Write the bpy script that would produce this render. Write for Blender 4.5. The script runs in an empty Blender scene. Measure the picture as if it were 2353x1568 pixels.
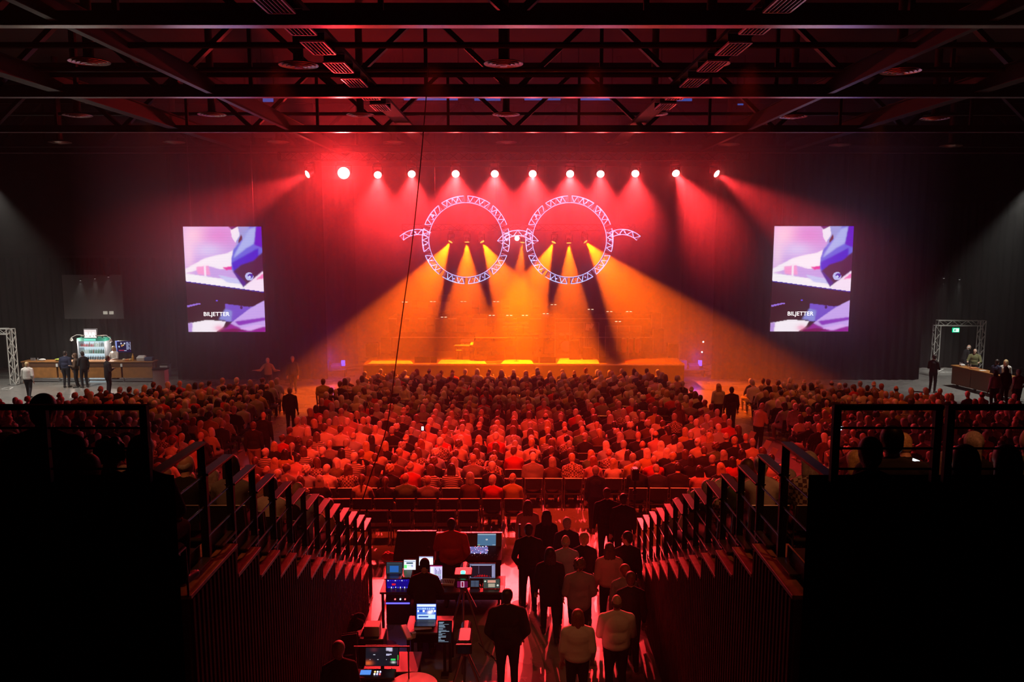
import bpy, bmesh, math, random
import numpy as np
from mathutils import Vector, Matrix, Euler
random.seed(7)
sc = bpy.context.scene
COL = sc.collection
PI = math.pi
# ------------------------------------------------------------------ camera
F_PX, CXP, CYP, HOR, EYE = 1850.0, 1180.0, 784.0, 541.0, 7.4
PITCH = math.atan((CYP - HOR) / F_PX)
cam_d = bpy.data.cameras.new('camera'); cam = bpy.data.objects.new('camera', cam_d); COL.objects.link(cam)
cam.location = (0, 0, EYE); cam.rotation_euler = (PI / 2 - PITCH, 0, 0)
cam_d.sensor_width = 36.0; cam_d.lens = 36.0 * F_PX / 2353.0
cam_d.shift_x = -(1180.0 - 1176.5) / 2353.0
cam_d.clip_start = 0.05; cam_d.clip_end = 300
sc.camera = cam
def P(u, v, Y):
    "photo pixel at forward distance Y -> world point"
    a = (u - CXP) / F_PX; b = (CYP - v) / F_PX
    s, c = math.sin(PITCH), math.cos(PITCH)
    dy = c + b * s; dz = -s + b * c
    return Vector((a * Y / dy, Y, EYE + dz * Y / dy))
def HY(v, z):
    "forward distance at which height z shows at pixel row v"
    b = (CYP - v) / F_PX; s, c = math.sin(PITCH), math.cos(PITCH)
    return (z - EYE) * (c + b * s) / (-s + b * c)
# ------------------------------------------------------------------ view, world
sc.view_settings.view_transform = 'Standard'; sc.view_settings.look = 'None'
sc.view_settings.gamma = 1.0; sc.view_settings.exposure = 0.0; sc.view_settings.use_curve_mapping = False
w = bpy.data.worlds.new('world'); sc.world = w; w.use_nodes = True
w.node_tree.nodes['Background'].inputs[0].default_value = (0, 0, 0, 1)
w.node_tree.nodes['Background'].inputs[1].default_value = 0
try:
    cy = sc.cycles
    cy.max_bounces = 4; cy.diffuse_bounces = 1; cy.glossy_bounces = 2; cy.transmission_bounces = 2
    cy.volume_bounces = 0; cy.transparent_max_bounces = 6
    cy.use_denoising = True; cy.denoiser = 'OPENIMAGEDENOISE'
    cy.use_light_tree = True; cy.caustics_reflective = False; cy.caustics_refractive = False
    cy.sample_clamp_indirect = 3.0
    cy.use_adaptive_sampling = True; cy.adaptive_threshold = 0.035
except Exception as e:
    print('cycles', e)
# ------------------------------------------------------------------ lights
RED = (1.0, 0.016, 0.022); ORANGE = (1.0, 0.105, 0.0)
def spot(name, loc, target, power, color, angle=36, blend=0.6, size=0.08, spec=1.0):
    d = bpy.data.lights.new(name, 'SPOT'); d.energy = power; d.color = color
    d.spot_size = math.radians(angle); d.spot_blend = blend; d.shadow_soft_size = size; d.specular_factor = spec
    o = bpy.data.objects.new(name, d); COL.objects.link(o); o.location = loc
    o.rotation_euler = (Vector(target) - Vector(loc)).to_track_quat('-Z', 'Y').to_euler()
    return o
def point(name, loc, power, color, size=0.1):
    d = bpy.data.lights.new(name, 'POINT'); d.energy = power; d.color = color; d.shadow_soft_size = size
    o = bpy.data.objects.new(name, d); COL.objects.link(o); o.location = loc; return o
def area(name, loc, target, sx, sy, power, color):
    d = bpy.data.lights.new(name, 'AREA'); d.shape = 'RECTANGLE'; d.size = sx; d.size_y = sy; d.energy = power; d.color = color
    o = bpy.data.objects.new(name, d); COL.objects.link(o); o.location = loc
    o.rotation_euler = (Vector(target) - Vector(loc)).to_track_quat('-Z', 'Y').to_euler(); return o
TRUSS_Y = 37.2
RED_X = [712, 790, 868, 946, 1047, 1137, 1224, 1310, 1380, 1460, 1551, 1642]
RED_V = [398, 396, 399, 397, 397, 397, 397, 397, 397, 396, 395, 396]
RED_TARGET = []
RED_LAMPS = []
for i, (u, v) in enumerate(zip(RED_X, RED_V)):
    p = P(u, v, TRUSS_Y)
    tx = p.x * 0.55
    t = Vector((tx, 20.5, 0.8))
    if i == 0: t = Vector((p.x - 11.5, 27.0, 3.0))
    if i == 1: t = Vector((-2.6, 9.0, 3.5))
    if i == 11: t = Vector((p.x + 9.0, 27.0, 2.0))
    if i == 10: t = Vector((p.x + 2.5, 22.0, 0.5))
    if 4 <= i <= 7: t = Vector((tx, 18.0, 0.8))
    RED_LAMPS.append((p, t))
    point('lamp_spill_light', p + Vector((0, -0.35, -0.12)), [80, 1150][i == 1] * (0.7 if i in (0, 11) else 1), (1.0, 0.022, 0.026), 0.12)
    fwd = (t - p).normalized()
    spot('stage_spot_light', p + fwd * 0.22, t, [11500, 22000][i == 1] * (0.45 if i in (0, 11) else (1.35 if 4 <= i <= 7 else 1)), (1.0, 0.030, 0.034), (66 if i == 1 else 37), 0.9, 0.1)
ORG_U = [(1037, 552), (1073, 552), (1106, 552), (1201, 553), (1274, 553), (1307, 554), (1343, 552)]
ORG_Y = 40.2
ORG_LAMPS = []
for i, (u, v) in enumerate(ORG_U):
    p = P(u, v, ORG_Y)
    dx = [-2.0, 0.0, 2.0, -0.6, -1.9, 0.1, 2.7][i]
    t = Vector((p.x + dx, ORG_Y - 1.5, [3.6, 0.5, 3.6, 1.0, 3.2, 0.5, 3.7][i]))
    ORG_LAMPS.append((p, t))
    fwd = (t - p).normalized()
    spot('orange_spot_light', p + fwd * 0.2, t, [31000, 28000, 32000, 15000, 32000, 28000, 33000][i], ORANGE, [46, 42, 42, 28, 42, 36, 48][i], 0.35, 0.05)
# red wash lamps over the hall (backs of the audience) and warm dim ones
for x in (-5.0, -1.7, 1.7, 5.0):
    spot('wash_light', (x, 17.6, 11.0), (x * 1.15, 22.3, 0.8), 4300, (1.0, 0.035, 0.010), 56, 0.9, 0.2)
for x in (-12, -4, 4, 12):
    spot('wash_light', (x, 27.0, 11.2), (x, 32.0, 0.5), 1150, (1.0, 0.15, 0.025), 62, 0.9, 0.2)
spot('aisle_light', (0.3, 8.5, 10.5), (0.4, 15.0, 1.0), 80, (1.0, 0.30, 0.10), 40, 0.9, 0.2)
for x in (-9.0, 9.0):
    spot('tribune_light', (x * 0.45, 6.0, 11.0), (x * 0.33, 10.0, 3.0), 380, (1.0, 0.25, 0.08), 50, 0.9, 0.2)
# ------------------------------------------------------------------ materials
MATS = {}
def mat(name, color, rough=0.6, metal=0.0, noise=0.0, nscale=8.0, emit=None, estr=0.0, spec=0.5, bump=0.0):
    if name in MATS: return MATS[name]
    m = bpy.data.materials.new(name); m.use_nodes = True; nt = m.node_tree
    b = nt.nodes['Principled BSDF']
    b.inputs['Base Color'].default_value = (*color, 1); b.inputs['Roughness'].default_value = rough
    b.inputs['Metallic'].default_value = metal; b.inputs['Specular IOR Level'].default_value = spec
    if noise > 0 or bump > 0:
        tc = nt.nodes.new('ShaderNodeTexCoord'); n = nt.nodes.new('ShaderNodeTexNoise'); n.inputs['Scale'].default_value = nscale
        n.inputs['Detail'].default_value = 3
        nt.links.new(tc.outputs['Object'], n.inputs['Vector'])
        if noise > 0:
            r = nt.nodes.new('ShaderNodeValToRGB')
            r.color_ramp.elements[0].position = 0.3; r.color_ramp.elements[1].position = 0.7
            r.color_ramp.elements[0].color = (*[c * (1 - noise) for c in color], 1)
            r.color_ramp.elements[1].color = (*[min(1, c * (1 + noise)) for c in color], 1)
            nt.links.new(n.outputs['Fac'], r.inputs['Fac']); nt.links.new(r.outputs['Color'], b.inputs['Base Color'])
        if bump > 0:
            bp = nt.nodes.new('ShaderNodeBump'); bp.inputs['Strength'].default_value = bump; bp.inputs['Distance'].default_value = 0.02
            nt.links.new(n.outputs['Fac'], bp.inputs['Height']); nt.links.new(bp.outputs['Normal'], b.inputs['Normal'])
    if emit:
        b.inputs['Emission Color'].default_value = (*emit, 1); b.inputs['Emission Strength'].default_value = estr
    MATS[name] = m
    return m
def mat_wave(name, c1, c2, scale, axis='X', rough=0.8, dist=0.0, sharp=False):
    if name in MATS: return MATS[name]
    m = bpy.data.materials.new(name); m.use_nodes = True; nt = m.node_tree; b = nt.nodes['Principled BSDF']
    b.inputs['Roughness'].default_value = rough
    tc = nt.nodes.new('ShaderNodeTexCoord'); wv = nt.nodes.new('ShaderNodeTexWave'); wv.bands_direction = axis
    wv.inputs['Scale'].default_value = scale; wv.inputs['Distortion'].default_value = dist
    r = nt.nodes.new('ShaderNodeValToRGB'); r.color_ramp.elements[0].color = (*c1, 1); r.color_ramp.elements[1].color = (*c2, 1)
    if sharp: r.color_ramp.elements[0].position = 0.48; r.color_ramp.elements[1].position = 0.52
    nt.links.new(tc.outputs['Object'], wv.inputs['Vector']); nt.links.new(wv.outputs['Fac'], r.inputs['Fac'])
    nt.links.new(r.outputs['Color'], b.inputs['Base Color'])
    MATS[name] = m; return m
def mat_check(name, c1, c2, scale, rough=0.8):
    if name in MATS: return MATS[name]
    m = bpy.data.materials.new(name); m.use_nodes = True; nt = m.node_tree; b = nt.nodes['Principled BSDF']
    b.inputs['Roughness'].default_value = rough
    tc = nt.nodes.new('ShaderNodeTexCoord'); wv = nt.nodes.new('ShaderNodeTexChecker'); wv.inputs['Scale'].default_value = scale
    wv.inputs['Color1'].default_value = (*c1, 1); wv.inputs['Color2'].default_value = (*c2, 1)
    nt.links.new(tc.outputs['Object'], wv.inputs['Vector']); nt.links.new(wv.outputs['Color'], b.inputs['Base Color'])
    MATS[name] = m; return m
def mat_emit(name, color, strength):
    return mat(name, (0.01, 0.01, 0.01), 0.5, emit=color, estr=strength)
black_metal = mat('black_metal', (0.012, 0.012, 0.013), 0.38, 0.0)
black_matte = mat('black_matte', (0.010, 0.010, 0.011), 0.9, spec=0.05)
black_plastic = mat('black_plastic', (0.018, 0.018, 0.02), 0.35)
grey_metal = mat('grey_metal', (0.30, 0.30, 0.32), 0.35, 0.8)
alu = mat('aluminium', (0.62, 0.63, 0.66), 0.32, 0.85)
steel_dark = mat('dark_steel', (0.05, 0.045, 0.045), 0.5, 0.3)
white_paint = mat('white_paint', (0.75, 0.75, 0.73), 0.6)
# ------------------------------------------------------------------ mesh builder
class MB:
    def __init__(s): s.v = []; s.f = []; s.m = []; s.mi = 0
    def add(s, vs, fs):
        n = len(s.v); s.v.extend([tuple(p) for p in vs]); s.f.extend([tuple(i + n for i in f) for f in fs]); s.m.extend([s.mi] * len(fs)); return s
    def box(s, c, size, rot=None):
        hx, hy, hz = size[0] / 2, size[1] / 2, size[2] / 2
        R = rot.to_matrix() if rot is not None and not isinstance(rot, Matrix) else rot
        vs = []
        for x, y, z in ((-1,-1,-1),(1,-1,-1),(1,1,-1),(-1,1,-1),(-1,-1,1),(1,-1,1),(1,1,1),(-1,1,1)):
            p = Vector((x * hx, y * hy, z * hz))
            if R is not None: p = R @ p
            vs.append(p + Vector(c))
        return s.add(vs, [(0,3,2,1),(4,5,6,7),(0,1,5,4),(1,2,6,5),(2,3,7,6),(3,0,4,7)])
    def bbox(s, a, b):
        return s.box([(a[i] + b[i]) / 2 for i in range(3)], [abs(b[i] - a[i]) for i in range(3)])
    def rbox(s, c, size, r=0.02, rot=None):
        "box with chamfered edges"
        hx, hy, hz = size[0] / 2, size[1] / 2, size[2] / 2; r = min(r, hx * .9, hy * .9, hz * .9)
        R = rot.to_matrix() if rot is not None and not isinstance(rot, Matrix) else rot
        rings = [(-hz, r), (-hz + r, 0), (hz - r, 0), (hz, r)]
        vs = []
        for z, k in rings:
            X, Y = hx - k, hy - k; q = r * 0.8
            for x, y in ((-X + q, -Y), (X - q, -Y), (X, -Y + q), (X, Y - q), (X - q, Y), (-X + q, Y), (-X, Y - q), (-X, -Y + q)):
                p = Vector((x, y, z))
                if R is not None: p = R @ p
                vs.append(p + Vector(c))
        fs = []
        for k in range(3):
            for i in range(8):
                j = (i + 1) % 8; fs.append((k * 8 + i, k * 8 + j, k * 8 + 8 + j, k * 8 + 8 + i))
        fs.append(tuple(range(7, -1, -1))); fs.append(tuple(range(24, 32)))
        return s.add(vs, fs)
    def cyl(s, p0, p1, r0, r1=None, n=10, caps=True):
        r1 = r0 if r1 is None else r1
        p0, p1 = Vector(p0), Vector(p1); d = (p1 - p0)
        if d.length < 1e-6: return s
        d.normalize(); a = d.orthogonal().normalized(); b = d.cross(a)
        vs = []
        for p, r in ((p0, r0), (p1, r1)):
            for i in range(n):
                t = 2 * PI * i / n; vs.append(p + a * (r * math.cos(t)) + b * (r * math.sin(t)))
        fs = [(i, (i + 1) % n, n + (i + 1) % n, n + i) for i in range(n)]
        if caps: fs += [tuple(range(n - 1, -1, -1)), tuple(range(n, 2 * n))]
        return s.add(vs, fs)
    def path(s, pts, r, n=6):
        for a, b in zip(pts[:-1], pts[1:]): s.cyl(a, b, r, n=n)
        return s
    def bar(s, p0, p1, w, h):
        "rectangular bar between two points, w sideways, h up"
        p0, p1 = Vector(p0), Vector(p1); d = p1 - p0; L = d.length
        q = d.to_track_quat('Y', 'Z'); return s.box((p0 + p1) / 2, (w, L, h), q.to_matrix())
    def ell(s, c, r, nu=12, nv=8, rot=None):
        vs = []; R = rot if (rot is None or isinstance(rot, Matrix)) else rot.to_matrix()
        def tr(p):
            p = Vector(p)
            if R is not None: p = R @ p
            return p + Vector(c)
        vs.append(tr((0, 0, -r[2])))
        for j in range(1, nv):
            ph = -PI / 2 + PI * j / nv
            for i in range(nu):
                t = 2 * PI * i / nu
                vs.append(tr((r[0] * math.cos(ph) * math.cos(t), r[1] * math.cos(ph) * math.sin(t), r[2] * math.sin(ph))))
        vs.append(tr((0, 0, r[2]))); fs = []
        for i in range(nu): fs.append((0, 1 + (i + 1) % nu, 1 + i))
        for j in range(nv - 2):
            for i in range(nu):
                a = 1 + j * nu + i; b = 1 + j * nu + (i + 1) % nu; fs.append((a, b, b + nu, a + nu))
        L = len(vs) - 1; o = 1 + (nv - 2) * nu
        for i in range(nu): fs.append((o + i, o + (i + 1) % nu, L))
        return s.add(vs, fs)
    def caps(s, p0, p1, r0, r1, sx=1.0, n=10, m=3):
        "tapered capsule"
        p0, p1 = Vector(p0), Vector(p1); d = p1 - p0
        if d.length < 1e-5: d = Vector((0, 0, 1e-3))
        d.normalize(); a = Vector((1, 0, 0)) if abs(d.x) < 0.8 else Vector((0, 1, 0))
        a = (a - d * a.dot(d)).normalized(); b = d.cross(a)
        rings = []
        for k in range(m): t = PI / 2 * (1 - k / m); rings.append((p0 - d * (r0 * math.sin(t)), r0 * math.cos(t)))
        rings.append((p0, r0)); rings.append((p1, r1))
        for k in range(1, m + 1): t = PI / 2 * k / m; rings.append((p1 + d * (r1 * math.sin(t)), r1 * math.cos(t)))
        rings = rings[1:-1]
        vs = [p0 - d * r0]
        for p, r in rings:
            for i in range(n):
                t = 2 * PI * i / n; vs.append(p + a * (r * sx * math.cos(t)) + b * (r * math.sin(t)))
        vs.append(p1 + d * r1); fs = []
        for i in range(n): fs.append((0, 1 + (i + 1) % n, 1 + i))
        for j in range(len(rings) - 1):
            for i in range(n):
                q = 1 + j * n + i; e = 1 + j * n + (i + 1) % n; fs.append((q, e, e + n, q + n))
        L = len(vs) - 1; o = 1 + (len(rings) - 1) * n
        for i in range(n): fs.append((o + i, o + (i + 1) % n, L))
        return s.add(vs, fs)
    def lathe(s, c, prof, n=20, axis=None):
        "prof: list of (r, z)"
        vs = []; R = axis
        for r, z in prof:
            for i in range(n):
                t = 2 * PI * i / n; p = Vector((r * math.cos(t), r * math.sin(t), z))
                if R is not None: p = R @ p
                vs.append(p + Vector(c))
        fs = []
        for j in range(len(prof) - 1):
            for i in range(n):
                a = j * n + i; b = j * n + (i + 1) % n; fs.append((a, b, b + n, a + n))
        fs.append(tuple(range(n - 1, -1, -1))); fs.append(tuple(range((len(prof) - 1) * n, len(prof) * n)))
        return s.add(vs, fs)
    def prism(s, poly, z0, z1):
        n = len(poly); vs = [(x, y, z0) for x, y in poly] + [(x, y, z1) for x, y in poly]
        fs = [(i, (i + 1) % n, n + (i + 1) % n, n + i) for i in range(n)] + [tuple(range(n - 1, -1, -1)), tuple(range(n, 2 * n))]
        return s.add(vs, fs)
    def truss(s, p0, p1, w=0.3, seg=0.35, r=0.022, rb=0.011, up=(0, 0, 1)):
        "square lattice truss"
        p0, p1 = Vector(p0), Vector(p1); d = p1 - p0; L = d.length; d.normalize()
        u = Vector(up); a = d.cross(u).normalized(); b = a.cross(d).normalized(); h = w / 2
        cs = [a * h + b * h, -a * h + b * h, -a * h - b * h, a * h - b * h]
        for c in cs: s.cyl(p0 + c, p1 + c, r, n=8)
        n = max(2, round(L / seg)); st = L / n
        for k in range(n):
            for q in range(4):
                c0, c1 = cs[q], cs[(q + 1) % 4]
                if (k + q) % 2: c0, c1 = c1, c0
                s.cyl(p0 + d * (st * k) + c0, p0 + d * (st * (k + 1)) + c1, rb, n=5, caps=False)
        for k in (0, n):
            for q in range(4): s.cyl(p0 + d * (st * k) + cs[q], p0 + d * (st * k) + cs[(q + 1) % 4], rb * 1.3, n=5)
        return s
    def mesh(s, name, smooth=False):
        me = bpy.data.meshes.new(name); me.from_pydata(s.v, [], s.f)
        if any(s.m): me.polygons.foreach_set('material_index', s.m)
        if smooth: me.polygons.foreach_set('use_smooth', [True] * len(me.polygons))
        me.update(); return me
    def build(s, name, material, parent=None, smooth=False, loc=None, rot=None):
        me = s.mesh(name, smooth)
        for x in (material if isinstance(material, (list, tuple)) else [material]): me.materials.append(x)
        o = bpy.data.objects.new(name, me); COL.objects.link(o)
        if parent is not None: o.parent = parent
        if loc is not None: o.location = loc
        if rot is not None: o.rotation_euler = rot
        return o
def tag(o, label, cat, group=None, kind=None):
    if label: o['label'] = label
    if cat: o['category'] = cat
    if group: o['group'] = group
    if kind: o['kind'] = kind
    return o
def thing(name, label, cat, loc=(0, 0, 0), rz=0.0, group=None):
    o = bpy.data.objects.new(name, None); COL.objects.link(o); o.location = loc; o.rotation_euler = (0, 0, rz)
    o.empty_display_size = 0.1
    return tag(o, label, cat, group)
def struct(name, mb, m, smooth=False):
    o = mb.build(name, m, smooth=smooth); o['kind'] = 'structure'; return o
def children(o): return [c for c in KIDS.get(o.name, [])]
KIDS = {}
def dup(root, loc, rz=0.0, label=None, group=None, kids=None):
    r = root.copy(); COL.objects.link(r); r.location = loc; r.rotation_euler = (0, 0, rz)
    if label: r['label'] = label
    if group: r['group'] = group
    out = [r]
    for ch in list(kids if kids is not None else root.children):
        c = ch.copy(); COL.objects.link(c); c.parent = r; out.append(c)
        for g in list(ch.children):
            d = g.copy(); COL.objects.link(d); d.parent = c
    return r
def text_mesh(mb, s, origin, right, up, height, extrude=0.004, font_scale=1.0):
    "letters as raised geometry"
    cu = bpy.data.curves.new('t', 'FONT'); cu.body = s; cu.size = height; cu.extrude = extrude; cu.align_x = 'CENTER'; cu.align_y = 'CENTER'; cu.offset = 0.0
    o = bpy.data.objects.new('t', cu); COL.objects.link(o)
    dg = bpy.context.evaluated_depsgraph_get(); me = bpy.data.meshes.new_from_object(o.evaluated_get(dg))
    R, U = Vector(right).normalized(), Vector(up).normalized(); N = R.cross(U)
    vs = [Vector(origin) + R * (v.co.x * font_scale) + U * v.co.y + N * v.co.z for v in me.vertices]
    mb.add(vs, [tuple(p.vertices) for p in me.polygons])
    bpy.data.objects.remove(o); bpy.data.curves.remove(cu); bpy.data.meshes.remove(me)
ORD = ['zeroth', 'first', 'second', 'third', 'fourth', 'fifth', 'sixth', 'seventh', 'eighth', 'ninth', 'tenth', 'eleventh', 'twelfth', 'thirteenth', 'fourteenth', 'fifteenth', 'sixteenth', 'seventeenth', 'eighteenth', 'nineteenth', 'twentieth', 'twenty-first', 'twenty-second', 'twenty-third', 'twenty-fourth', 'twenty-fifth', 'twenty-sixth', 'twenty-seventh', 'twenty-eighth', 'twenty-ninth', 'thirtieth', 'thirty-first', 'thirty-second']
# ------------------------------------------------------------------ setting: floor, walls, ceiling
def floor_mat():
    m = bpy.data.materials.new('hall_floor'); m.use_nodes = True; nt = m.node_tree; b = nt.nodes['Principled BSDF']
    tc = nt.nodes.new('ShaderNodeTexCoord'); n = nt.nodes.new('ShaderNodeTexNoise'); n.inputs['Scale'].default_value = 0.9; n.inputs['Detail'].default_value = 5
    nt.links.new(tc.outputs['Object'], n.inputs['Vector'])
    r = nt.nodes.new('ShaderNodeValToRGB'); r.color_ramp.elements[0].color = (0.20, 0.195, 0.185, 1); r.color_ramp.elements[1].color = (0.33, 0.32, 0.30, 1)
    nt.links.new(n.outputs['Fac'], r.inputs['Fac']); nt.links.new(r.outputs['Color'], b.inputs['Base Color'])
    mr = nt.nodes.new('ShaderNodeMapRange'); mr.inputs['To Min'].default_value = 0.20; mr.inputs['To Max'].default_value = 0.36
    nt.links.new(n.outputs['Fac'], mr.inputs['Value']); nt.links.new(mr.outputs['Result'], b.inputs['Roughness']); b.inputs['Specular IOR Level'].default_value = 1.0
    return m
M_floor = floor_mat()
HX0, HX1, HY0, HY1, HZ = -31.0, 31.0, -5.0, 50.0, 15.6
struct('floor', MB().bbox((HX0, HY0, -0.3), (HX1, HY1, 0)), M_floor)
M_wall = mat('black_wall', (0.02, 0.018, 0.018), 0.9, noise=0.3, nscale=2, spec=0.1)
struct('wall_back', MB().bbox((HX0, HY1, 0), (HX1, HY1 + 0.3, HZ)), M_wall)
struct('wall_left', MB().bbox((HX0 - 0.3, HY0, 0), (HX0, HY1, HZ)), M_wall)
struct('wall_right', MB().bbox((HX1, HY0, 0), (HX1 + 0.3, HY1, HZ)), M_wall)
struct('wall_front', MB().bbox((HX0, HY0 - 0.3, 0), (HX1, HY0, HZ)), M_wall)
M_ceil = mat_wave('roof_deck', (0.022, 0.018, 0.016), (0.05, 0.042, 0.038), 1.6, 'Y', 0.7)
struct('ceiling', MB().bbox((HX0, HY0, HZ), (HX1, HY1, HZ + 0.3)), M_ceil)
# white floor markings by the bar and the entrance
mk = MB()
def floor_strip(mb, a, b, w):
    a, b = Vector(a), Vector(b); d = (b - a).normalized(); n = Vector((-d.y, d.x, 0)) * w / 2
    mb.add([a - n, b - n, b + n, a + n], [(0, 1, 2, 3)])
for pts in ([(4, 897), (18, 893), (30, 893), (22, 898), (4, 899)],):
    q = [P(u, v, EYE * F_PX / (v - HOR)) for u, v in pts]
    for a, b in zip(q[:-1], q[1:]): floor_strip(mk, (a.x, a.y, 0.004), (b.x, b.y, 0.004), 0.06)
for (u0, v0), (u1, v1) in (((2150, 858), (2168, 850)), ((2160, 864), (2207, 864)), ((2190, 852), (2200, 850)), ((2160, 857), (2205, 857))):
    a = P(u0, v0, EYE * F_PX / (v0 - HOR)); b = P(u1, v1, EYE * F_PX / (v1 - HOR))
    floor_strip(mk, (a.x, a.y, 0.004), (b.x, b.y, 0.004), 0.06)
struct('floor_marking', mk, white_paint)
# ------------------------------------------------------------------ camera platform and its side wings
M_blk = mat('black_paint', (0.002, 0.002, 0.002), 0.9, spec=0.0)
pf = MB().bbox((-9, HY0, 5.6), (9, 2.45, 5.8)); pf.bbox((-9, 2.2, 0), (9, 2.45, 5.6)); struct('floor_platform', pf, M_blk)
for side, x0, x1 in (('left', -9.0, -2.0), ('right', 1.74, 9.0)):
    struct('wall_platform_' + side, MB().bbox((x0, 2.45, 0), (x1, 4.6, 6.0)), M_blk)
# ------------------------------------------------------------------ tribunes: stepped decks and inner side walls
STEP = 0.708
capY = [7.88 + STEP * k for k in range(11)]; capZ = [4.28 - 0.323 * k for k in range(11)]; CAP0 = HY(1369, 4.28)
M_deck = mat('tribune_carpet', (0.03, 0.028, 0.03), 0.95, noise=0.3, nscale=20, spec=0.1)
M_rib = mat('ribbed_panel', (0.05, 0.028, 0.024), 0.7, noise=0.35, nscale=3, spec=0.15)
M_cap = mat('stained_wood_cap', (0.34, 0.16, 0.08), 0.42, noise=0.25, nscale=12)
TX = {'left': (-2.85, -1), 'right': (2.47, 1)}
for side, (X, sg) in TX.items():
    d = MB()
    xs = sorted((X + sg * 0.26, X + sg * 16))
    d.bbox((xs[0], 4.6, 0), (xs[1], CAP0, 4.45))
    d.bbox((xs[0], CAP0, 0), (xs[1], capY[0], capZ[0] - 0.05))
    for k in range(1, 11): d.bbox((xs[0], capY[k - 1], 0), (xs[1], capY[k], capZ[k] - 0.05))
    struct('floor_tribune_' + side, d, M_deck)
    wl = MB(); a, b = sorted((X, X + sg * 0.25))
    wl.bbox((a, CAP0, 0), (b, capY[0], capZ[0] - 0.04))
    for k in range(1, 11): wl.bbox((a, capY[k - 1], 0), (b, capY[k], capZ[k] - 0.04))
    # vertical ribs on the aisle face
    y = CAP0 + 0.05
    while y < capY[-1] - 0.03:
        k = 0
        while y > capY[k]: k += 1
        a2, b2 = sorted((X - sg * 0.03, X)); wl.bbox((a2, y, 0.02), (b2, y + 0.045, capZ[k] - 0.06)); y += 0.098
    struct('wall_tribune_' + side, wl, M_rib)
    for k in range(11):
        y0 = CAP0 if k == 0 else capY[k - 1]
        a2, b2 = sorted((X - sg * 0.035, X + sg * 0.34))
        c = MB().rbox(((a2 + b2) / 2, (y0 + capY[k]) / 2, capZ[k] - 0.02), (b2 - a2, capY[k] - y0 + (0.02 if k else 0), 0.04), 0.004)
        struct('trim_%d' % (k + 1 + (0 if side == 'left' else 11)), c, M_cap)
    # white-painted kerb along the wall foot
    a3, b3 = sorted((X - sg * 0.26, X - sg * 0.03))
    struct('baseboard_' + side, MB().bbox((a3, 8.0, 0), (b3, 15.6, 0.12)), M_floor)
# stepped guard rails along the inner edge: each level piece is a railing of its own
M_rail = mat('satin_black_rail', (0.10, 0.09, 0.09), 0.30, 0.5)
railY = [7.40 + 0.7017 * k for k in range(13)]; railZ = [5.46 - 0.3158 * k for k in range(13)]
for side, (X, sg) in TX.items():
    for k in range(13):
        y1 = railY[k]; y0 = y1 - (0.70 if k else 1.15); zt = railZ[k]
        zb = (capZ[min(10, max(0, k - 1))] if k < 12 else 0.5) + 0.02
        if k == 12: zb = 0.0
        r = thing('guard_railing', '', 'railing', (X + sg * 0.10, y1, zb), 0, 'stepped railings along the %s tribune' % ('bar-side' if side == 'left' else 'exit-side'))
        t = 'topmost' if k == 0 else ('lowest' if k == 12 else ORD[k + 1] + ' from the top')
        tag(r, 'black metal guard rail on the %s tribune, %s of its flight' % ('bar-side' if side == 'left' else 'exit-side', t), 'railing')
        ox, oy, oz = r.location
        def L(x, y, z): return (x, y - oy, z - oz)
        MB().rbox(L(0, (y0 + y1) / 2, zt), (0.11, y1 - y0, 0.025), 0.005).build('handrail', M_rail, r)
        for j, q in enumerate((0.33, 0.63)): MB().cyl(L(0, y0, zt - q), L(0, y1, zt - q), 0.010, n=8).build('middle_rail', M_rail, r)
        MB().rbox(L(0, y1 - 0.006, (zt + zb) / 2), (0.075, 0.012, zt - zb), 0.003).build('post', black_metal, r)
        MB().rbox(L(0, y0 + 0.1, (zt + zb) / 2), (0.012, 0.05, zt - zb), 0.003).build('post', black_metal, r)
        MB().bbox(L(-0.055, y1 - 0.40, zb + 0.02), L(0.055, y1, zb + 0.035)).build('base_plate', M_rail, r)
        MB().bbox(L(sg * 0.05, y0 + 0.1, zb - 0.02), L(sg * 0.06, y1 - 0.02, zb + 0.16)).build('kick_plate', black_metal, r)
# railings standing on the platform wings
def near_rail(label, u0, u1, posts, Y=4.45):
    r = thing('platform_railing', label, 'railing', (P(u0, 1000, Y).x, Y, 6.0))
    ox = r.location.x
    xa, xb = P(u0, 1000, Y).x - ox, P(u1, 1000, Y).x - ox
    zt = P(600, 936, Y).z - 6.0
    MB().rbox(((xa + xb) / 2, 0, zt), (xb - xa, 0.05, 0.03), 0.006).build('top_rail', M_rail2, r)
    for v in (984, 1031, 1078):
        z = P(600, v, Y).z - 6.0; MB().cyl((xa, 0, z), (xb, 0, z), 0.007, n=8).build('middle_rail', M_rail2, r)
    for u in posts:
        x = P(u, 1000, Y).x - ox; MB().rbox((x, 0, zt / 2), (0.042, 0.042, zt), 0.006).build('post', M_rail2, r)
    return r
M_rail2 = mat('matt_black_rail', (0.010, 0.010, 0.011), 0.6)
near_rail('black platform railing above the dark bar-side parapet', -420, 343, (-410, -150, 104, 334))
near_rail('black railing section in front of the seated man with phone', 1911, 2162, (1920, 2152))
near_rail('black railing section beside the phone man, meeting the picture edge', 2171, 2800, (2180, 2480, 2790))
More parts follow.
